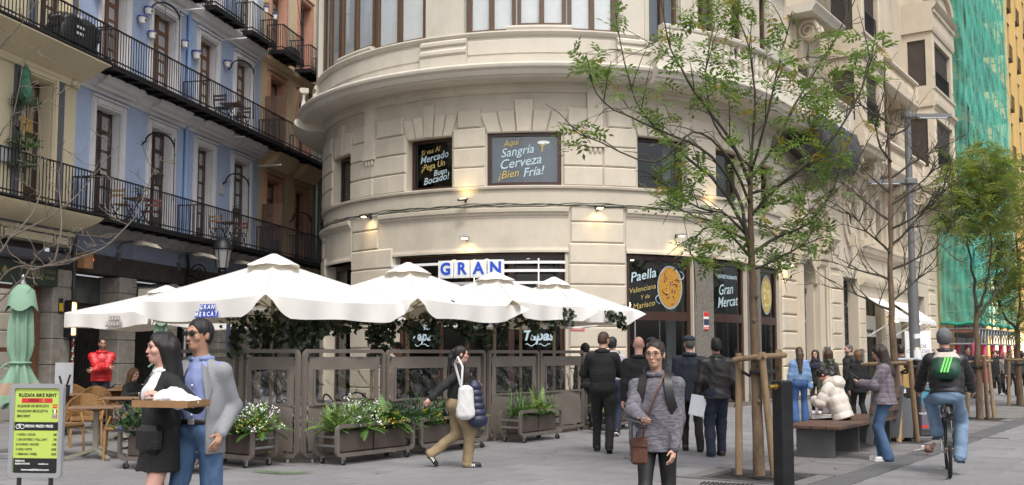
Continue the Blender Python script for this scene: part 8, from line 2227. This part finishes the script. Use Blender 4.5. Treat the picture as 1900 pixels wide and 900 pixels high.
Mi=(Matrix.Translation(bt)@Matrix.Rotation(R_(-18),4,'Z')).inverted();cr=[wp(I,I['T'](*c))for c in((.08,-.04,.54),(.045,-.150,.44),(-.02,-.178,.28),(-.08,-.175,.12),(-.10,-.17,.0))]
k=MB();k.tube([Mi@p for p in smooth_path(cr,3)]+[Vector((.05,0,.1))],.0085,5);k.tube([(-.055,0,.09),(-.06,.03,.2),Mi@cr[3]+Vector((-.03,.03,0))],.0085,5);k.build('strap',bl_,e,smooth=60)
# --- woman in khaki trousers striding right
H=1.63;xy=XY(845,13.8);hd=R_(96)
F1,F2=LP(xy,hd,H,868,850,13.7),LP(xy,hd,H,803,846,13.75)
I=person('woman striding right in a black jacket, khaki trousers and black striped trainers',xy,hd,H,dict(skin='rosy',fem=True,lean=.10,look=(.1,.02),hair=('ponytail','black'),legs=dict(m=khaki,thigh=.10,knee=.082,hem=.072,fold=.010),tops=[dict(name='jacket',m=blackk,o=.030,hem=-.1,collar=.03,fold=.008,bust=False)],pelvis=.92,
    hands={-1:LP(xy,hd,H,790,748,13.5),1:LP(xy,hd,H,880,716,13.8)},elbow={1:(.4,.6,-1),-1:(-.5,.8,-.2)},feet={-1:(-.06,F1[1],.085,0),1:(.05,F2[1],.20,.95)},shoes=blk_shoe,sole=black_pl,stripes=True),res=.009)
e=empty('tote_bag',at(864,740,13.45),R_(10),'white canvas tote bag on the shoulder of the woman in khaki trousers','bag');wt=cloth('white_canvas_bag',(.66,.65,.64))
sd_=SDF();sd_.cap((0,0,.12),(0,0,-.2),.06,.075,.02,(1/1.7,1,1));V,Q=sd_.mesh(.012);V=folds(V,vnormals(V,Q),.006,18,5);link('bag_body',np_mesh('bag_body',V,Q,wt),e);k=MB();k.tube([(-.06,-.03,.15),(-.05,-.06,.42),(-.10,.02,.54),(-.12,.2,.45),(-.05,.1,.16)],.016,6);k.build('strap',wt,e,smooth=60)
e=empty('padded_coat',at(884,748,13.6),R_(10),'navy quilted coat hanging over the arm of the woman in khaki trousers','coat');sd_=SDF();sd_.cap((-.03,0,.26),(0.02,0,-.22),.06,.10,.02,(1/1.25,1,1),None,(.02,.085));V,Q=sd_.mesh(.012);link('coat_body',np_mesh('coat_body',V,Q,cloth('navy_nylon',(.018,.024,.06),.4)),e)
# --- men in the middle walking away
def walker(lb,u,d,v_top,hd,spec,res=.0115,**kw):
    H=(EYE+(657-v_top)*d/1900)/1.0;xy=XY(u,d);return person(lb,xy,hd,H,spec,res,**kw),xy,H
stp=lambda a=.2,b=.2:{1:(.10,-a,.085,0),-1:(-.10,b,.12,.35)}
I,xy,H=walker('man in a black padded jacket and black trousers seen from behind before the farthest screen',1118,15.8,616,R_(172),dict(skin='light',look=(-.5,.25),hair=('buzz','brown'),legs=dict(m=blackw,knee=.075,hem=.062),tops=[dict(name='jacket',m=blackw,o=.034,hem=-.02,collar=.028,quilt=(.006,.05),fold=.004)],hands={1:(.12,-.30,1.12),-1:(-.1,-.30,1.15)},elbow={1:(1,.5,-.6),-1:(-1,.5,-.6)},feet=stp(.22,.16),shoes=blk_shoe,sole=dsole))
walker('dark haired man with a grey hood collar, only his head above the farthest screen',1136,19.0,626,R_(160),dict(skin='mid',hair=('short','black'),legs=dict(m=jean_n),tops=[dict(name='hoodie',m=greyw,o=.03,collar=.035)],shoes=blk_shoe,feet=stp(.1,.1)))
walker('person in a black knitted hat mostly hidden left of the man in black',1087,20.5,640,R_(200),dict(skin='light',hair=('none',),hat=('beanie','black'),legs=dict(m=blackw),tops=[dict(name='coat',m=blackw,o=.03)],shoes=blk_shoe,feet=stp(.1,.1)))
walker('bald man in a black coat and grey trousers seen from behind',1186,14.9,626,R_(178),dict(skin='rosy',hair=('none',),legs=dict(m=gtrou),tops=[dict(name='coat',m=blackw,o=.03,hem=-.22,collar=.026,flare=.015)],shoes=blk_shoe,sole=dsole,feet={1:(.10,.2,.12,.4),-1:(-.1,-.2,.085,0)}))
walker('man in a black cap between the bald man and the flat capped man',1210,16.9,627,R_(176),dict(skin='light',hair=('none',),hat=('cap','black'),legs=dict(m=jean_n),tops=[dict(name='jacket',m=blackk,o=.03,collar=.02)],shoes=blk_shoe,sole=dsole,feet=stp(.15,.15)))
walker('man in a navy flat cap and navy coat seen from behind',1280,16.0,624,R_(170),dict(skin='rosy',look=(.35,0),width=1.08,hair=('buzz','grey'),hat=('cap','navy'),legs=dict(m=blackw,knee=.068,hem=.055),tops=[dict(name='coat',m=navyw,o=.034,hem=-.2,collar=.03,flare=.015)],shoes=blk_shoe,sole=dsole,feet={1:(.08,-.1,.085,0),-1:(-.14,.1,.085,-.0)}))
I,xy,H=walker('man in a black leather jacket and navy jeans seen from behind',1330,15.2,628,R_(184),dict(skin='mid',width=1.12,hair=('short','black'),legs=dict(m=jean_n,thigh=.102,knee=.084,hem=.072,fold=.008),tops=[dict(name='leather_jacket',m=leath,o=.036,hem=-.1,collar=.022,sw=1.12,flare=.022,fold=.011)],hands={1:(.3,-.05,.86),-1:(-.3,-.05,.86)},shoes=brn_shoe,sole=dsole,feet={1:(.11,.03,.085,0),-1:(-.09,-.12,.085,0)}))
k=MB();k.box((0,0,0),(.22,.012,.3),M=Matrix.Rotation(.18,3,'Y'));k.box((.012,.01,-.01),(.22,.006,.3),M=Matrix.Rotation(.24,3,'Y'));k.build('paper_folder',mat('white_folder',(.62,.64,.70),.6,var=.03),None,loc=at(1294,752,15.15),label='white papers held by the man in the leather jacket',cat='papers')
# --- left: man in red, seated woman
person('bearded man with glasses in a bright red puffer jacket, arms crossed, before the folding gates',XY(188,22.4),R_(18),1.84,dict(skin='mid',width=1.1,hair=('buzz','dark'),beard='grey',glasses='clear',look=(.25,0),legs=dict(m=navyw),tops=[dict(name='puffer_jacket',m=redp,o=.05,hem=-.08,collar=.04,quilt=(.011,.075),fold=.005)],hands={1:(-.12,-.25,1.10),-1:(.13,-.29,1.15)},elbow={1:(.5,-.1,-1),-1:(-.5,-.1,-1)},shoes=blk_shoe,sole=dsole),.0115)
person('smiling woman with long blond streaked hair in black sitting at a cafe table',XY(243,19.4),R_(55),1.62,dict(skin='light',fem=True,pelvis=.53,lean=.12,look=(.2,.1),hair=('long','blond'),legs=dict(m=blackw),tops=[dict(name='coat',m=blackw,o=.03,hem=-.08)],hands={1:(.12,-.38,.82),-1:(-.12,-.38,.82)},elbow={1:(1,.4,-.5),-1:(-1,.4,-.5)},feet={1:(.1,-.48,.085,0),-1:(-.1,-.42,.085,0)},knee={1:(.1,-1,.8),-1:(-.1,-1,.8)},shoes=blk_shoe,sole=dsole),.0115)
# --- right-hand group
def hair_long_back():pass
I,xy,H=walker('woman with long wavy brown hair, flowered pale denim jacket and flared jeans',1484,22.8,645,R_(172),dict(skin='light',fem=True,hair=('longpony','brown'),legs=dict(m=jean_b,thigh=.10,knee=.07,hem=.105,fold=.004),tops=[dict(name='sweatshirt',m=sage,o=.032,hem=-.10),dict(name='denim_jacket',m=deniml,o=.056,hem=.03,collar=.02,sw=1.1)],feet={1:(.13,.05,.085,0),-1:(-.12,-.05,.085,0)},shoes=wht_shoe),.012)
k=MB()
for i in range(12):
    q=random.choice((1,-1));f=random.random();p=Vector(I['sho'][q]).lerp(Vector(I['wr'][q]),f)+Vector((q*.05,.045,.03*(1-f)));k.ball(p,(.022,.012,.022),6,4)
k.build('white_flower',white_print,I['e'],smooth=180)
walker('woman in black with a dark patterned scarf and white trainers facing us',1514,26.2,650,R_(-25),dict(skin='rosy',fem=True,hair=('long','dark'),legs=dict(m=blackw,hem=.05,knee=.06),tops=[dict(name='coat',m=blackw,o=.03,hem=-.15),dict(name='scarf',m=cloth('navy_scarf',(.03,.025,.07),var=.4,scale=20),o=.05,hem=.30,sleeves=False,collar=.045,bust=False)],hands={-1:(-.15,-.25,.98),1:(.22,-.05,.9)},shoes=wht_shoe,feet={1:(.1,-.05,.085,0),-1:(-.1,.12,.085,0)}),.0125)
I,xy,H=walker('woman with short brown hair in an olive hooded parka and pale trousers seen from behind',1539,22.6,649,R_(176),dict(skin='light',fem=True,hair=('bob','brown'),legs=dict(m=greyw),tops=[dict(name='parka',m=parka,o=.046,hem=-.24,collar=.05,flare=.02,bust=False)],shoes=brn_shoe,sole=dsole,feet={1:(.10,-.2,.085,0),-1:(-.10,.3,.24,1.1)}),.0125)
e=empty('backpack',wp(I,I['T'](0,.2,.28)),R_(176),'small black leather backpack on the olive parka','backpack');sd_=SDF();sd_.cap((0,0,.12),(0,.02,-.12),.07,.11,.03,(1/1.5,1,1));sd_.ell((0,0,.16),(.07,.05,.06),.03);V,Q=sd_.mesh(.014);V=folds(V,vnormals(V,Q),.006,18,6);link('pack',np_mesh('pack',V,Q,leath),e);k=MB()
for q in(1,-1):k.tube([(q*.02,.0,.2),(q*.09,-.08,.26),(q*.1,-.2,.2)],.014,5)
k.build('strap',leath,e,smooth=60)
k=MB();k.lathe([(.02,.2),(.06,.1),(.10,-.05),(.085,-.14)],n=10);k.build('plastic_bag',mat('pale_plastic_bag',(.62,.60,.64),.4,var=.1,bump=.5,bscale=20),None,loc=at(1560,735,22.4),label='pale plastic bag hanging beside the olive parka',cat='bag',smooth=60)
walker('balding man with a grey beard in a dark jacket looking left',1578,24.6,640,R_(-75),dict(skin='rosy',hair=('buzz','grey'),beard='grey',legs=dict(m=blackw),tops=[dict(name='jacket',m=char,o=.035,collar=.03)],shoes=blk_shoe,feet=stp(.1,.1)),.0125)
walker('woman with fair clipped hair in a black coat seen from behind',1594,22.0,650,R_(190),dict(skin='light',fem=True,hair=('bob','blond'),legs=dict(m=blackw),tops=[dict(name='coat',m=blackw,o=.045,hem=-.2,collar=.03)],shoes=blk_shoe,feet=stp(.1,.1)),.0125)
for u,d,vt,m,lb in((1673,21.5,640,parka,'person in a dark brown jacket behind the poster board'),(1662,21.8,652,deniml,'person in pale blue hidden behind the bare tree trunk')):
    walker(lb,u,d,vt,R_(150),dict(skin='mid',hair=('short','dark'),detail=0,legs=dict(m=blackw),tops=[dict(name='jacket',m=char if m is parka else m,o=.03)],shoes=blk_shoe,feet=stp(.1,.1)),.015)
# seated man in the cream puffer on the bench
sp=be.location+DD*-.15+EE*.02;hd=math.atan2(EE.x,-EE.y)
I=person('person with curly black hair and cream puffer jacket bent over on the bench',(sp.x,sp.y),hd,1.72,dict(skin='mid',pelvis=.585,lean=.34,look=(.1,.85),hair=('curly','black'),legs=dict(m=legg,name='track_trousers',thigh=.092,fold=.004),tops=[dict(name='puffer_jacket',m=creamp,o=.062,hem=-.10,collar=.05,quilt=(.011,.12),fold=.008)],hands={1:(.05,-.42,.78),-1:(-.06,-.42,.78)},elbow={1:(1,.5,-.6),-1:(-1,.5,-.6)},feet={1:(.10,-.48,.085,0),-1:(-.10,-.40,.085,0)},knee={1:(.1,-1,.9),-1:(-.1,-1,.9)},shoes=blk_shoe),.0105)
sd_=SDF();hoodc=I['T'](0,.11,.47);sd_.ell(hoodc,(.17,.11,.11),.03);sd_.ell(I['T'](0,.02,.53),(.14,.12,.07),.05);V,Q=sd_.mesh(.012);V=folds(V,vnormals(V,Q),.008,14,9);link('hood',np_mesh('hood',V,Q,creamp),I['e'])
k=MB()
for q in(1,-1):
    for j in range(3):
        A,B=Vector(I['hips'][q]),Vector(I['kn'][q]);off=Vector((q*.092,0,.03-.022*j));k.bar(A.lerp(B,.25)+off,A.lerp(B,.98)+off*.86,.009,.012)
k.build('side_stripe',white_print,I['e'])
k=MB();k.box((0,0,0),(.07,.14,.01),b=.004);k.build('smartphone',MATS['phone_black'],None,loc=wp(I,(0,-.47,.80)),label='black phone held by the person bent over on the bench',cat='phone')
# woman in plaid
H=1.635;xy=XY(1640,14.6);hd=R_(-112)
I=person('woman in a purple grey plaid jacket, cropped jeans and white trainers standing with her phone',xy,hd,H,dict(skin='light',fem=True,lean=.0,look=(.0,.42),hair=('long','dark'),legs=dict(m=jean,thigh=.098,knee=.068,hem=.085,fold=.004),tops=[dict(name='plaid_jacket',m=plaid,o=.045,hem=-.10,collar=.024,bust=False,sw=1.12,flare=.045,fold=.006)],hands={1:(.04,-.33,1.16),-1:(-.06,-.33,1.16)},elbow={1:(1,.6,-.8),-1:(-1,.6,-.8)},palm={1:(-.3,.3,.8),-1:(.3,.3,.8)},shoes=wht_shoe,feet={1:(.10,.03,.085,0),-1:(-.08,-.05,.085,0)}),.0095)
k=MB();k.box((0,0,0),(.075,.15,.01),b=.004,M=Matrix.Rotation(-.6,3,'X'));k.build('smartphone',MATS['phone_black'],None,loc=wp(I,(0,-.41,1.20)),rz=hd,label='phone in the hands of the woman in plaid',cat='phone')
# far group by the scaffold
walker('man in a dark suit and pale blue shirt walking towards us',1797,34.6,644,R_(-10),dict(skin='light',hair=('short','black'),legs=dict(m=navyw),tops=[dict(name='shirt',m=cloth('sky_shirt',(.35,.42,.6)),o=.008),dict(name='suit_jacket',m=navyw,o=.024,hem=-.15,open=(.07,-.1,.42))],shoes=blk_shoe,feet=stp(.2,.2)),.014)
for u,d,vt,hd_,m,hr,lb in((1845,38,652,20,blackw,('short','dark'),'person in a long black coat right of the nearer feathery tree'),(1866,39,654,-30,cloth('beige_coat',(.3,.26,.22)),('bob','blond'),'fair person in a beige top before the scaffold'),(1876,37,650,10,char,('short','grey'),'person in charcoal left of the last tree trunk'),(1852,44,650,180,blackw,('short','brown'),'small dark figure far off under the scaffold'),(1897,36,651,170,char,('bob','dark'),'dark figure cut by the right edge'),(1770,44,650,170,blackw,('short','brown'),'small dark figure far off behind the cyclist')):
    walker(lb,u,d,vt,R_(hd_),dict(skin='light',detail=0,hair=hr,legs=dict(m=blackw),tops=[dict(name='coat',m=m,o=.03,hem=-.25 if m is blackw else-.1)],shoes=wht_shoe if u==1845 else blk_shoe,feet=stp(.15,.15)),.016)
# guests inside the terrace
def guest(lb,kk,ee,hd_,m,seated=True,hr=('short','black'),H=1.72,gl=None):
    p=DE(kk,ee);person(lb,(p.x,p.y),R_(hd_),H,dict(skin='light',hair=hr,glasses=gl,pelvis=.56 if seated else .95,lean=.15 if seated else .03,legs=dict(m=blackw),tops=[dict(name='jacket',m=m,o=.03)],hands={1:(.12,-.35,.85),-1:(-.12,-.35,.85)}if seated else{1:(.24,-.02,.9),-1:(-.24,-.02,.9)},elbow={1:(1,.4,-.6),-1:(-1,.4,-.6)},feet={1:(.1,-.45,.085,0),-1:(-.1,-.42,.085,0)}if seated else{1:(.1,0,.085,0),-1:(-.1,0,.085,0)},knee={1:(.1,-1,.8),-1:(-.1,-1,.8)},shoes=blk_shoe),.013,group='guests on the terrace')
guest('seated guest in a grey jacket seen through the plastic behind the striding woman',2.05,.75,150,char)
p=at(740,700,19.2);q=toDE(p);guest('bespectacled dark haired guest whose head shows above the second screen',q[0],q[1],-70,blackw,False,('short','black'),1.71,'clear')
p=at(908,700,22);q=toDE(p);guest('dark haired guest seen in the doorway above the wide screen',q[0],q[1],180,blackw,False,('bob','black'),1.70)
# --- cyclist and bicycle
RB=Vector((at(1763,884,12.6).x,12.6,0));hdv=Vector((.36,.933,0)).normalized();bh=math.atan2(hdv.x,-hdv.y)
bk=empty('bicycle',RB,bh,'dark city bicycle ridden away from us, a coiled lock under its saddle','bicycle')
# local: forward = -y ; rear axle at origin
tyre=mat('black_tyre',(.016,.016,.016),.7,var=.2);bfr=mat('graphite_frame',(.03,.032,.035),.35,metal=.4,var=.1)
for y in(0,-1.05):
    k=MB();n=36;k.tube([(0,y+.325*math.cos(a),.345+.325*math.sin(a))for a in np.linspace(0,2*math.pi,n+1)],.022,8,cap=False);w_=k.build('wheel',tyre,bk,smooth=60)
    k=MB();k.tube([(0,y+.295*math.cos(a),.345+.295*math.sin(a))for a in np.linspace(0,2*math.pi,n+1)],.012,6,cap=False);k.tube([(-.05,y,.345),(.05,y,.345)],.02,8);k.build('rim',mat('tan_rim',(.2,.16,.12),.4,metal=.4),w_,smooth=60)
    k=MB()
    for i in range(24):a=i*2*math.pi/24;s_=.03 if i%2 else-.03;k.tube([(s_,y,.345),(0,y+.29*math.cos(a),.345+.29*math.sin(a))],.0015,3)
    tag(k.build('spokes',steel,w_),kind='stuff')
    k=MB();k.add([(sx,y+.35*math.cos(a),.345+.35*math.sin(a))for a in np.linspace(.2 if y==0 else .4,2.6,16)for sx in(-.025,.025)],[(2*i,2*i+1,2*i+3,2*i+2)for i in range(15)]);k.build('mudguard',bfr,bk)
k=MB()
for a,b,r in(((0,-.42,.29),(0,-.24,.80),.017),((0,-.42,.29),(0,-.90,.72),.02),((0,-.26,.74),(0,-.88,.82),.016),((0,-.91,.70),(0,-.87,.92),.02)):k.tube([a,b],r,8)
for s_ in(-.05,.05):k.tube([(s_,0,.345),(s_*.6,-.42,.29)],.011,6);k.tube([(s_,0,.345),(s_*.4,-.255,.72)],.009,6);k.tube([(s_,-1.05,.345),(s_*.8,-.93,.68)],.013,6)
k.build('frame',bfr,bk,smooth=60)
k=MB();k.tube([(0,-.24,.78),(0,-.215,.90)],.014,8);k.build('seat_post',steel,bk,smooth=60)
sd_=SDF();sd_.cap((-.05,-.15,.925),(.05,-.15,.925),.05,.05,.03,(1,1,1.6));sd_.cap((0,-.17,.925),(0,-.34,.935),.04,.022,.03,(1,1,1.4));V,Q=sd_.mesh(.01);link('saddle',np_mesh('saddle',V,Q,black_pl),bk)
k=MB();k.tube([(0,-.87,.92),(0,-.90,1.0)],.014,8);k.tube([(-.29,-.80,1.03),(-.2,-.88,1.02),(0,-.91,1.0),(.2,-.88,1.02),(.29,-.80,1.03)],.013,8);k.build('handlebar',bfr,bk,smooth=60)
for s_ in(-1,1):k=MB();k.tube([(s_*.29,-.80,1.03),(s_*.33,-.72,1.03)],.018,8);k.build('grip',black_pl,bk)
PA={1:(.11,-.50,.44),-1:(-.11,-.36,.17)}
k=MB();k.tube([(-.06,-.42,.29),(.06,-.42,.29)],.03,10);k.tube([(.07,-.42,.29),(.07,-.49,.43)],.011,6);k.tube([(-.07,-.42,.29),(-.07,-.36,.16)],.011,6);k.lathe([(.085,-.003),(.085,.003)],(0,0,0),18);k.v[-36:]=[(-.055+p[2],-.42+p[0],.29+p[1])for p in k.v[-36:]];k.build('crankset',steel,bk,smooth=40)
for q,c in PA.items():k=MB();k.box((c[0]+q*.03,c[1],c[2]-.01),(.1,.08,.02),b=.005);k.build('pedal',black_pl,bk)
k=MB()
for s_ in(-.045,.045):k.tube([(s_,.0,.36),(s_,.12,.70)],.006,5);k.tube([(s_,-.2,.70),(s_,.2,.71)],.007,5)
for y in(-.15,0,.15):k.tube([(-.045,y,.705),(.045,y,.705)],.006,5)
k.build('rack',black_pl,bk,smooth=60)
k=MB();k.tube([(.075*math.cos(a),-.12+.02*math.sin(a*2),.78+.075*math.sin(a)+.003*a)for a in np.linspace(0,19,70)],.009,6);k.build('coil_lock',black_pl,None,smooth=60,loc=RB,rz=bh,label='black coiled cable lock hanging under the bicycle saddle',cat='bike lock')
k=MB();k.box((0,.05,.68),(.05,.03,.05),b=.008);k.build('rear_light',mat('dark_red_lens',(.12,.01,.01),.3),bk)
cx=RB+hdv*.20
I=person('cyclist in a grey beanie, black padded jacket and pale jeans with a green striped backpack',(cx.x,cx.y),bh,1.78,dict(skin='light',pelvis=1.0,lean=.36,look=(0,-.2),width=1.0,hair=('none',),hat=('beanie','grey'),legs=dict(m=jean_l,thigh=.105,knee=.086,hem=.082,fold=.008),tops=[dict(name='padded_jacket',m=cloth('black_nylon',(.014,.014,.016),.45,bump=.1),o=.045,hem=-.03,collar=.034,quilt=(.010,.09),fold=.004)],hands={1:(.32,-.56,1.0),-1:(-.32,-.56,1.0)},elbow={1:(1,.5,-.5),-1:(-1,.5,-.5)},feet={1:(.12,-.28,.52,.1),-1:(-.13,-.13,.25,.05)},knee={1:(.25,-1,.2),-1:(-.25,-1,.2)},shoes=brn_shoe,sole=dsole),.0095)
bo=wp(I,I['T'](0,.235,.27));e=empty('backpack',bo,bh,'dark green backpack with cream top and three bright green stripes on the cyclist','backpack')
gnb=cloth('forest_green_nylon',(.012,.07,.042),.55);crn=cloth('cream_nylon',(.55,.47,.42),.6);RX=Matrix.Rotation(.36,3,'X')
def RXn(*p):return tuple(RX@Vector(p))
Rn=np.array([[1,0,0],[0,math.cos(.36),-math.sin(.36)],[0,math.sin(.36),math.cos(.36)]])
sd_=SDF();sd_.cap(RXn(-.06,0,-.06),RXn(.06,0,-.06),.11,.11,.03);sd_.cap(RXn(-.055,0,.06),RXn(.055,0,.06),.11,.11,.05);V,Q=sd_.mesh(.011);V=folds(V,vnormals(V,Q),.005,18,4);zc=(V@Rn)[:,2];mi=(zc[Q].mean(1)>.075).astype(int);link('pack',np_mesh('pack',V,Q,[gnb,crn],mi=mi),e)
k=MB()
for i in(-1,0,1):k.bar(RXn(i*.035-.03,.112,.07),RXn(i*.035+.03,.118,-.13),.02,.008,up=(0,1,.3))
k.build('stripe',mat('neon_green_print',(.12,.62,.08),.5,var=0),e)
k=MB()
for q in(1,-1):k.tube([RXn(q*.08,-.03,.15),RXn(q*.11,-.16,.25),RXn(q*.13,-.27,.2)],.022,6)
k.build('strap',crn,e,smooth=60)
# pigeon
p=gnd(1720,845);e=empty('pigeon',p,R_(62),'brown and white pigeon standing on the paving near the bicycle','pigeon')
t=SDF();t.ell((0,0,.095),(.045,.095,.05),.02,np.array([[1,0,0],[0,.95,-.3],[0,.3,.95]]));t.cap((0,-.075,.125),(0,-.10,.165),.032,.02,.02);t.ell((0,-.108,.178),(.02,.024,.02),.012);t.cap((0,.07,.085),(0,.17,.06),.025,.018,.02,(1/1.5,1,2));t.cap((0,-.128,.176),(0,-.146,.170),.006,.002,.004)
V,Q=t.mesh(.005);mi=np.where(V[Q].mean(1)[:,1]>.03,1,0);link('body',np_mesh('body',V,Q,[mat('pigeon_brown',(.17,.085,.06),.6,var=.3,scale=30),mat('pigeon_white',(.55,.5,.47),.6,var=.2,scale=30)],mi=mi),e)
k=MB()
for x in(-.018,.018):k.tube([(x,0,.055),(x,.0,.01)],.004,5);k.bar((x,.01,.004),(x,-.03,.004),.004)
k.build('leg',mat('pigeon_leg',(.4,.1,.08),.6),e)
k=MB()
for q in(-1,1):k.ball((q*.018,-.115,.182),.004)
k.build('eye',MATS['eye_dark'],e)
